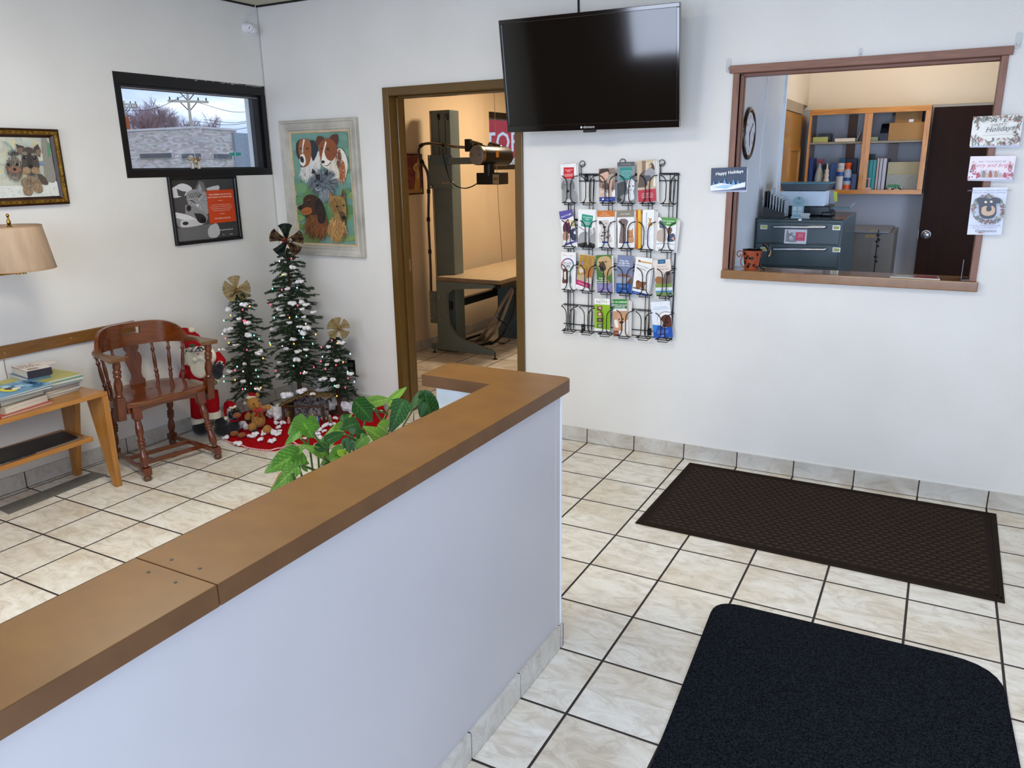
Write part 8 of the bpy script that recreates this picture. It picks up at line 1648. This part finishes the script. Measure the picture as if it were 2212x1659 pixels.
A = Art(Matrix.Translation((1.585, -.03, SZ + .0058)), .215, .115, None, None); A.raw([(.0, .01), (.215, .0), (.21, .105), (.015, .112)], '#8f9498'); A.raw([(.1, .012), (.205, .006), (.2, .09), (.11, .095)], '#8a2434'); A.raw([(.02, .02), (.09, .016), (.095, .06), (.03, .07)], '#b8bcc2'); A.done('cover_print', pp_, INK_GLOSS)
hx = at(2075, 600, 1, .07).x; ah = empty('card_holder', (hx + .035, .07, SZ), 'brown clear acrylic two sided holder at the right end of the ledge', 'holder'); M_acr = pm('smoky_acrylic', '#4a2f24', '#3d271e', rough=.1, coat=.5, alpha=.85)
obj('holder_plate', bx(hx, hx + .003, .02, .10, SZ + .0003, SZ + .095), M_acr, parent=ah); obj('holder_plate', bx(hx + .058, hx + .061, .02, .10, SZ + .0003, SZ + .118), M_acr, parent=ah); obj('holder_base', bx(hx, hx + .061, .02, .10, SZ + .0002, SZ + .0035), M_acr, parent=ah)

# ================================================================ floor mats
def mat_obj(name, quad, th, r, m, label, n=6):
    P = [Vector((q[0], q[1])) for q in quad]; out = []
    for i in range(4):
        a, b, c = P[i - 1], P[i], P[(i + 1) % 4]
        if r[i] == 0: out.append(tuple(b)); continue
        d1 = (a - b).normalized(); d2 = (c - b).normalized(); p0 = b + d1 * r[i]; p1 = b + d2 * r[i]
        for k in range(n + 1):
            t = k / n; out.append(tuple(p0 * (1 - t) ** 2 + b * 2 * t * (1 - t) + p1 * t * t))
    a = sum(out[i][0] * out[(i + 1) % len(out)][1] - out[(i + 1) % len(out)][0] * out[i][1] for i in range(len(out)))
    if a < 0: out = out[::-1]
    return obj(name, MB().prism(out, .0004, th), m, label=label, cat='floor mat', bevel=.001), out
M_mb = pm('brown_mat', '#30271f', '#241c17', scale=140, rough=.95, spec=.15, bump=.4, bscale=400)
fl1, bl1, br1, fr1 = (.649, -.942), (.663, -.063), (2.173, -.068), (2.163, -.966)
m1_, _ = mat_obj('brown_floor_mat', [bl1, fl1, fr1, br1], .006, [0, 0, 0, 0], M_mb, 'dark brown ribbed doormat against the back wall under the reception opening')
# raised rows of lozenges and the grooved border
rw = MB(); nx, ny = 36, 27; R = random.Random(1)
for j in range(ny):
    for i in range(nx):
        u_ = (i + .5 + .5 * (j % 2)) / (nx + .5); v_ = (j + .5) / ny
        if u_ > .995: continue
        x = .70 + (2.122 - .70) * u_; y = -.115 + (-.91 + .115) * v_; a, b = .0185, .0085
        rw.add([(x - a, y, .0055), (x, y - b, .0056), (x + a, y, .0055), (x, y + b, .0056), (x - .009, y, .0130), (x + .006, y, .0130)], [(0, 1, 5, 4), (1, 2, 5), (3, 0, 4), (2, 3, 4, 5)])
obj('raised_pattern', rw, pm('brown_pile', '#44382e', '#352b23', scale=160, rough=.95, spec=.12), parent=m1_)
bd = MB()
for d in (.012, .026): 
    x0, x1, y0, y1 = .652 + d, 2.166 - d, -.952 + d, -.066 - d
    for a in ((x0, x1, y0, y0 + .006), (x0, x1, y1 - .006, y1), (x0, x0 + .006, y0, y1), (x1 - .006, x1, y0, y1)): bd.box(a[0], a[1], a[2], a[3], .0055, .0085)
obj('border_ridge', bd, M_mb, parent=m1_)
M_mn = pm('navy_carpet', '#272c34', '#07090c', scale=170, rough=1, spec=.08, contrast=.13, detail=6, bump=1.0, bscale=300)
m2_, o2 = mat_obj('navy_floor_mat', [(1.165, -1.453), (1.26, -2.98), (2.20, -2.98), (2.127, -1.440)], .008, [.10, .1, .1, .16], M_mn, 'speckled black navy carpet doormat with rounded corners at the lower right')

# ================================================================ leafy plant behind the partition
def leaf_mat():
    m = bpy.data.materials.new('leaf_green'); m.use_nodes = True; n = m.node_tree; L = n.links; b = n.nodes['Principled BSDF']; a = n.nodes.new('ShaderNodeVertexColor'); a.layer_name = 'Col'
    nz = n.nodes.new('ShaderNodeTexNoise'); nz.inputs['Scale'].default_value = 45; tc = n.nodes.new('ShaderNodeTexCoord'); mr = n.nodes.new('ShaderNodeMapRange'); mr.inputs[3].default_value = .82; mr.inputs[4].default_value = 1.15; hs = n.nodes.new('ShaderNodeHueSaturation')
    L.new(tc.outputs['Object'], nz.inputs[0]); L.new(nz.outputs[0], mr.inputs[0]); L.new(mr.outputs[0], hs.inputs['Value']); L.new(a.outputs[0], hs.inputs['Color']); L.new(hs.outputs[0], b.inputs['Base Color']); b.inputs['Roughness'].default_value = .33
    tr = n.nodes.new('ShaderNodeBsdfTranslucent'); L.new(hs.outputs[0], tr.inputs[0]); mx = n.nodes.new('ShaderNodeMixShader'); mx.inputs[0].default_value = .3; L.new(b.outputs[0], mx.inputs[1]); L.new(tr.outputs[0], mx.inputs[2]); L.new(mx.outputs[0], n.nodes['Material Output'].inputs[0]); return m
M_leaf = leaf_mat(); M_stem = pm('green_stem', '#4a6a2c', '#35501f', rough=.45)
pot = Vector((.36, -2.70, 0))
pln = empty('potted_plant', pot, 'green arrowhead vine with big veined leaves rising behind the counter', 'plant')
obj('pot', MB().lathe([(.10, .30), (.15, .60), (.155, .62), (.145, .62), (.14, .57), (0, .57)], pot, seg=28), pm('terracotta', '#8a4a30', rough=.8), parent=pln)
obj('soil', MB().lathe([(0, .585), (.138, .58)], pot, seg=20), pm('soil', '#2a1d14', rough=1, scale=60, bump=.6), parent=pln)
obj('plant_stand', MB().lathe([(.16, .0005), (.16, .02), (.05, .04), (.05, .27), (.17, .285), (.17, .2995)], pot, seg=24), M_blackm, label='round black pedestal stand under the potted vine behind the counter', cat='plant stand')
def pl(X, Y, x): return at(560 + X * .18083, 820 + Y * .18083, 0, x)
GREENS = {'l': ('#4f8a24', '#a8cc60'), 'd': ('#1c4a1c', '#508a40'), 'm': ('#2e6a1c', '#84b84a'), 'y': ('#9ac42a', '#c8e070'), 'g': ('#3f6a48', '#7a9a78')}
def leaf(base, tip, w, tone, x0, x1=None, fold=.12, brown=False, curl=.12, stem=True, round_=0):
    x1 = x0 if x1 is None else x1; b = pl(*base, x0); t = pl(*tip, x1); ax = t - b; L = ax.length; ax.normalize(); vd = (CAM - b).normalized()
    k = (b - CAM).length / FPX * .18083; W = w * k
    sd = ax.cross((vd + Vector((0, 0, .25))).normalized()).normalized(); nn = sd.cross(ax).normalized()
    if nn.dot(vd) < 0: nn = -nn
    NU, NV = 40, 16; dk, lt = [srgb(c) for c in GREENS[tone]]; br_ = srgb('#9a7444'); vs = []; fs = []; cs = []
    for i in range(NU + 1):
        u = -.24 + 1.24 * i / NU
        if round_: hw = math.sqrt(max(0, 1 - ((u - .36) / .62) ** 2)) * .5
        else: hw = .5 * min(1, max(0, (1 - u)) ** .75 * 1.45) * (min(1, ((u + .24) / .16)) ** .5 if u < -.08 else 1) * (1 - .1 * max(0, u)) if u < 1 else 0
        for j in range(NV + 1):
            s = -1 + 2 * j / NV; uu = u + (0 if u > 0 else 0); notch = max(0, .16 - abs(s)) * 1.6 * max(0, -u) / .24
            x_ = uu * L + notch * L * .9; y_ = s * hw * W; arch = -curl * L * max(0, u) ** 2 + fold * abs(s) * hw * W * 1.6 + .012 * math.sin(u * 9 + s * 3) * W
            vs.append(b + ax * x_ + sd * y_ + nn * arch)
    for i in range(NU):
        for j in range(NV):
            u = -.24 + 1.24 * (i + .5) / NU; s = -1 + 2 * (j + .5) / NV
            vein = max(0, 1 - abs(s) / .10); q = (u - abs(s) * .34) * 6.5; ff = abs(q - round(q)); vein = max(vein, (1 - ff / .14) * .75 if ff < .14 else 0)
            if tone in 'lm': vein = min(1, vein + .18)
            c = [dk[n] * (1 - vein) + lt[n] * vein for n in range(3)]
            if brown and (s > .72 and .3 < u < .8 or u > .93): c = list(br_[:3])
            fs.append((i * (NV + 1) + j, i * (NV + 1) + j + 1, (i + 1) * (NV + 1) + j + 1, (i + 1) * (NV + 1) + j)); cs.append(tuple(c) + (1,))
    mb = MB()
    for q in vs: q.x = min(q.x, .546) if q.z < 1.0 else q.x
    mb.v = vs; mb.f = [list(f) for f in fs]; mb.m = [0] * len(fs); mb.c = cs; mb.sm = [True] * len(fs)
    lf = obj('leaf', mb, M_leaf, parent=pln)
    if stem:
        mid = b.lerp(Vector((pot.x, pot.y, .60)), .45) + Vector((-.02, 0, -.02)); e = Vector((pot.x + random.uniform(-.06, .06), pot.y + random.uniform(-.06, .06), .583)); obj('stem', MB().tube(spline([b, mid, e], 6), [.0028] * 13, 6), M_stem, parent=pln)
    return lf
leaf((1845, 500), (1845, 372), 12, 'd', .33, stem=True)
leaf((560, 520), (385, 600), 250, 'm', .40, .42, curl=.2); leaf((600, 520), (748, 556), 190, 'm', .42, stem=False)
leaf((545, 545), (660, 712), 170, 'm', .44, stem=False); leaf((510, 590), (312, 772), 130, 'm', .43, stem=False, fold=.2)
leaf((440, 905), (100, 1075), 270, 'm', .44, .46); leaf((425, 960), (626, 996), 130, 'm', .45, stem=False); leaf((430, 880), (520, 780), 120, 'l', .43, stem=False)
leaf((400, 1090), (140, 1330), 170, 'm', .50, .52, brown=True); leaf((520, 1030), (590, 1110), 60, 'm', .48, stem=False)
leaf((785, 905), (528, 775), 120, 'l', .46)
leaf((1345, 300), (1145, 280), 150, 'l', .36, stem=False); leaf((1330, 280), (1595, 204), 150, 'l', .36, .36)
leaf((1180, 300), (1385, 520), 235, 'd', .40, round_=0); leaf((1150, 530), (970, 580), 190, 'd', .41, fold=.05); leaf((1300, 330), (1420, 350), 90, 'd', .39, stem=False)
leaf((800, 760), (1130, 370), 150, 'l', .38); leaf((770, 790), (900, 600), 120, 'm', .42); leaf((830, 720), (1045, 605), 130, 'd', .44); leaf((990, 480), (1080, 400), 90, 'd', .39, stem=False)
leaf((1450, 700), (1270, 565), 180, 'l', .47); leaf((1440, 560), (1560, 640), 170, 'l', .46, stem=False)
leaf((1700, 310), (1560, 628), 235, 'd', .44, brown=True); leaf((1590, 235), (1778, 64), 95, 'l', .34); leaf((1625, 355), (1545, 285), 70, 'y', .36)
leaf((1935, 185), (1772, 385), 110, 'd', .38); leaf((2040, 430), (1980, 138), 250, 'd', .40, round_=1); leaf((1960, 300), (1920, 450), 110, 'd', .41, stem=False)
leaf((1260, 700), (1130, 820), 150, 'm', .47); leaf((980, 840), (840, 905), 150, 'm', .49); leaf((1020, 730), (1090, 862), 100, 'g', .46); leaf((1110, 750), (1120, 862), 60, 'g', .48); leaf((860, 970), (1040, 840), 120, 'm', .50); leaf((790, 955), (728, 1035), 44, 'm', .48)
leaf((700, 820), (860, 780), 120, 'd', .46); leaf((1500, 500), (1545, 580), 90, 'l', .44); leaf((1180, 640), (1330, 700), 120, 'd', .46); leaf((960, 880), (1090, 870), 90, 'y', .50); leaf((1100, 620), (1200, 600), 80, 'g', .44)
for pts, x in ((((640, 640), (760, 800), (880, 950)), .46), (((1370, 350), (1450, 470), (1510, 520)), .42), (((1020, 650), (1120, 700), (1180, 760)), .46), (((500, 700), (570, 780)), .45), (((395, 1110), (420, 1200)), .52), (((500, 1020), (660, 1080)), .50), (((760, 930), (850, 1000)), .50), (((1360, 360), (1560, 410)), .40)):
    q = [pl(*p, x) for p in pts]; obj('stem', MB().tube(q, .0032, 6), M_stem, parent=pln)

# ================================================================ outside the windows
def gz(u, v, z): return at(u, v, 2, z)
M_grd = pm('street_asphalt', '#6b6b6e', '#58585a', scale=4, rough=.9)
obj('ground', bx(-90, -2.75, -30, 90, -.3, -.12), M_grd, kind='structure')
HB = 3.6; A0, A1, A2_ = gz(265, 285, HB), gz(425, 277, HB), gz(510, 283, HB)
def stone_mat():
    m = bpy.data.materials.new('stone_cladding'); m.use_nodes = True; n = m.node_tree; L = n.links; b = n.nodes['Principled BSDF']; tc = n.nodes.new('ShaderNodeTexCoord'); mp = n.nodes.new('ShaderNodeMapping'); L.new(tc.outputs['UV'], mp.inputs[0])
    br = n.nodes.new('ShaderNodeTexBrick'); br.inputs['Scale'].default_value = 1; br.inputs['Brick Width'].default_value = .30; br.inputs['Row Height'].default_value = .085; br.inputs['Mortar Size'].default_value = .008; br.inputs['Color1'].default_value = srgb('#f4ece2'); br.inputs['Color2'].default_value = srgb('#b0a498'); br.inputs['Mortar'].default_value = srgb('#d8cec4'); br.inputs['Bias'].default_value = -.15; br.offset = .37
    L.new(mp.outputs[0], br.inputs[0]); nz = n.nodes.new('ShaderNodeTexNoise'); nz.inputs['Scale'].default_value = 4; mx = n.nodes.new('ShaderNodeMix'); mx.data_type = 'RGBA'; mx.blend_type = 'MULTIPLY'; mx.inputs[0].default_value = .25; L.new(mp.outputs[0], nz.inputs[0]); L.new(br.outputs[0], mx.inputs[6]); L.new(nz.outputs[1], mx.inputs[7]); L.new(mx.outputs[2], b.inputs['Base Color']); b.inputs['Roughness'].default_value = .85; return m
M_stone = stone_mat(); 
bo = empty('shop_building', ((A0.x + A2_.x) / 2, (A0.y + A2_.y) / 2, -.12), 'low pale stone clad building across the street, seen through the high window', 'building')
def wall_seg(a, b, z0, z1, th, m, par, name='wall', uv=True, off=0):
    a = Vector((a.x, a.y)); b = Vector((b.x, b.y)); d = (b - a).normalized(); nn = Vector((-d.y, d.x))
    if nn.dot(Vector((CAM.x, CAM.y)) - a) > 0: nn = -nn
    a = a - nn * off; b = b - nn * off
    q = [a, b, b + nn * th, a + nn * th]; vs = [(p.x, p.y, z) for z in (z0, z1) for p in q]
    mb = MB().add(vs, [(0, 1, 5, 4), (1, 2, 6, 5), (2, 3, 7, 6), (3, 0, 4, 7), (4, 5, 6, 7), (3, 2, 1, 0)]); o = obj(name, mb, m, parent=par)
    if uv:
        ul = o.data.uv_layers.new(name='uv')
        for p in o.data.polygons:
            for li in p.loop_indices:
                w = mb.v[o.data.loops[li].vertex_index]; ul.data[li].uv = ((Vector((w.x, w.y)) - a).length, w.z)
    return o
s0 = A0 + (A0 - A1) * 1.2
wall_seg(s0, A1, -.12, HB, .3, M_stone, bo); wall_seg(A1, A2_, -.12, HB, .3, M_stone, bo)
M_cop = pm('white_coping', '#e4e0da', rough=.6)
wall_seg(s0, A1, HB, HB + .10, .42, M_cop, bo, 'coping', False, off=.06); wall_seg(A1, A2_, HB, HB + .10, .42, M_cop, bo, 'coping', False, off=.06)
M_wfr = pm('cream_window_frame', '#d8cfc4', rough=.6); M_dgl = pm('dark_window_glass', '#5b5f63', '#3f4448', scale=1.2, rough=.15)
def on_wall(u, v, a, b):
    d = CF + CR * ((u - IW / 2) / FPX) + CU * ((IH / 2 - v) / FPX); e = Vector((b.x - a.x, b.y - a.y, 0)); n = Vector((-e.y, e.x, 0)); return CAM + d * (n.dot(Vector((a.x, a.y, 0)) - Vector((CAM.x, CAM.y, 0))) / n.dot(d))
for u0, u1, a, b in ((301, 375, s0, A1), (391, 438, s0, A1), (457, 500, A1, A2_)):
    p, q = on_wall(u0, 331, a, b), on_wall(u1, 331, a, b); zt, zb = p.z, on_wall(u0, 344, a, b).z
    f = wall_seg(p, q, zb, zt, .1, M_wfr, bo, 'window', False, off=.05); dd = (q - p); dd.z = 0; dd.normalize(); wall_seg(p + dd * .1, q - dd * .1, zb + .035, zt - .035, .05, M_dgl, f, 'pane', False, off=.07)
B0, B1 = gz(506, 288, HB - .2) * 1, gz(590, 293, HB - .2); dB = (B1 - B0); B1 = B0 + dB * 2.5
bb = empty('grey_building', (B0.x, B0.y, -.12), 'blue grey painted brick building right of the stone clad one', 'building'); 
sh_ = Vector((-1.2, 1.1, 0)); wall_seg(B0 + sh_, B1 + sh_, -.12, HB - .1, 3, pm('blue_grey_brick', '#a9b3bb', '#98a2ab', scale=8, rough=.8), bb)
R = random.Random(6)
sg_ = empty('street_sign', gz(510, 335, 3.0), 'green street name sign before the grey building', 'sign'); q = on_wall(508, 333, A1, A2_) * .5 + CAM * .5
q2 = CAM + (on_wall(508, 333, A1, B1) - CAM) * .7; sg_.location = (q2.x, q2.y, -.12); obj('sign_pole', MB().cyl((q2.x, q2.y, -.12), (q2.x, q2.y, q2.z + .1), .03), M_steel, parent=sg_)
obj('sign_plate', MB().box(-.2, .2, -.012, .012, -.055, .055, mat=Matrix.Translation(q2) @ Matrix.Rotation(.9, 4, 'Z')), pm('sign_green', '#1f9a7a', rough=.4), parent=sg_)
# chimney stack beyond the roof
q = CAM + (gz(267, 284, HB) - CAM) * 1.12; w_ = .25; obj('brick_chimney', MB().box(q.x - w_, q.x + w_, q.y - w_, q.y + w_, -.12, CAM.z + (at(267, 253, 0, q.x).z - CAM.z)), pm('orange_brick', '#c2683a', '#a04e28', scale=3, rough=.85), label='orange brick chimney at the left edge of the high window view', cat='chimney')
# utility poles and wires
def pole(u, vt, arms, X, label, wires=None):
    top = at(u, vt, 0, X); t = empty('utility_pole', (top.x, top.y, -.12), label, 'utility pole'); M_p = M_polew
    obj('pole_shaft', MB().cyl((top.x, top.y, -.12), top, .12, .08, 12), M_p, parent=t)
    for v, L in arms:
        z = at(u, v, 0, X).z; d = Vector((.45, .9, 0)).normalized(); c = Vector((top.x, top.y, z)); a_ = obj('cross_arm', MB().box(-L, L, -.07, .07, -.08, .08, mat=frame(c, d, (0, 0, 1)) @ Matrix.Identity(4)), M_p, parent=t)
        for s in (-.9, -.5, .5, .9): obj('insulator', MB().cyl(c + d * L * s, c + d * L * s + Vector((0, 0, .25)), .05, .04, 8), M_dk, parent=a_)
        obj('brace', MB().cyl(c + d * L * .45, c - Vector((0, 0, .6)), .03).cyl(c - d * L * .45, c - Vector((0, 0, .6)), .03), M_dk, parent=t)
    return t
M_polew = pm('weathered_pole', '#d6cdb8', '#b8ab92', scale=3, rough=.8)
pole(404, 195, ((197, 1.2), (219, 1.25)), -42, 'tall weathered utility pole with two cross arms in the window view'); pole(267, 218, ((225, 1.0), (231, 1.1)), -60, 'distant utility pole at the left of the window view')
for i, (a, b) in enumerate((((430, 222), (570, 238)), ((425, 272), (575, 266)), ((420, 262), (575, 255)), ((262, 240), (400, 205)), ((440, 258), (575, 250)))):
    p, q = at(a[0], a[1], 0, -37.5), at(b[0], b[1], 0, -36); m = (p + q) / 2 - Vector((0, 0, .3)); obj('power_line', MB().tube(spline([p, m, q], 6), .014, 5), M_dk, label='thin dark power line crossing the sky in the window', cat='wire', group='power lines in the sky')
# bare trees
M_twig = pm('bare_twigs', '#b9a0a0', '#9c8486', scale=3, rough=.9)
def bare(u, vt, spread, X, label, seed):
    R = random.Random(seed); top = at(u, vt, 0, X); base = Vector((top.x, top.y, -.12)); H = top.z + .12; mb = MB(); tk = MB()
    def grow(p, d, L, r, dep, m):
        e = p + d * L; (tk if dep > 3 else m).tube([p, (p + e) / 2 + Vector((R.uniform(-.05, .05), R.uniform(-.05, .05), 0)) * L, e], [r, r * .8, r * .6], 5 if dep > 2 else 3)
        if dep == 0: return
        for k in range(4 if dep > 1 else 5):
            a = R.uniform(0, 2 * PI); dv = (d + Vector((math.cos(a), math.sin(a), R.uniform(-.1, .5))) * R.uniform(.35, .75) * spread).normalized(); grow(p.lerp(e, R.uniform(.55, 1)), dv, L * R.uniform(.58, .78), r * .55, dep - 1, m)
    grow(base, Vector((0, 0, 1)), H * .46, .2, 5, mb)
    t = empty('bare_tree', base, label, 'tree'); obj('trunk', tk, M_twig, parent=t); obj('branches', mb, M_twig, parent=t)
bare(345, 236, 1.0, -44, 'bare leafless tree left of the utility pole beyond the stone building', 1); bare(300, 248, 1.1, -46, 'bare leafless tree at the left of the window view', 2); bare(375, 238, .9, -47, 'bare leafless tree just left of the tall utility pole', 3); bare(445, 250, 1.0, -48, 'small bare leafless tree right of the tall utility pole', 4); bare(282, 242, .7, -42, 'thin bare tree beside the brick chimney', 5)
# stop sign close outside the x-ray room window
sc = Vector((-4.3, 6.62, 0)); sc = CAM + (at(1076, 307, 0, -2.5) - CAM) * 1.36
stp = empty('stop_sign', (sc.x, sc.y, -.12), 'red octagonal STOP sign outside the x-ray room window', 'sign'); vdir = (CAM - sc); vdir.z = 0; vdir.normalize(); vdir = Matrix.Rotation(-.62, 3, 'Z') @ vdir; xd_ = Vector((-vdir.y, vdir.x, 0)); Ms = frame(sc, xd_, (0, 0, 1)); R8 = .41
octo = lambda r: [(r * math.cos(PI / 8 + PI / 4 * k), r * math.sin(PI / 8 + PI / 4 * k)) for k in range(8)]
obj('sign_back', MB().prism(octo(R8), -.004, 0, mat=Ms), pm('sign_white', '#f2f2f2', rough=.4), parent=stp); obj('red_face', MB().prism(octo(R8 * .945), 0, .0012, mat=Ms), pm('sign_red', '#d0253f', '#c21c36', rough=.35), parent=stp)
vs_, fs_ = text_geo('STOP', 1.0, 'CENTER', bold=.012); obj('lettering', MB().add([Ms @ Vector((v.x * .315, v.y * .385 - .13, .002)) for v in vs_], fs_), pm('letter_white', '#ffffff', '#fafafa', rough=.4), parent=stp)
obj('sign_post', MB().box(-.03, .03, -.03, -.006, -sc.z - .12, R8 * .9, mat=frame(sc, xd_, (0, 0, 1)) @ Matrix(((1, 0, 0, 0), (0, 0, 1, 0), (0, 1, 0, 0), (0, 0, 0, 1)))), M_steel, parent=stp)
q = CAM + (at(1095, 350, 0, -2.5) - CAM) * 3.4; obj('corner_store', MB().box(q.x - 1.5, q.x + 4, q.y, q.y + 6, -.12, q.z + .6), pm('cream_siding', '#d8cfae', '#c8bf9c', scale=3, rough=.8, stretch=(8, 8, 1)), label='pale building far behind the stop sign', cat='building')
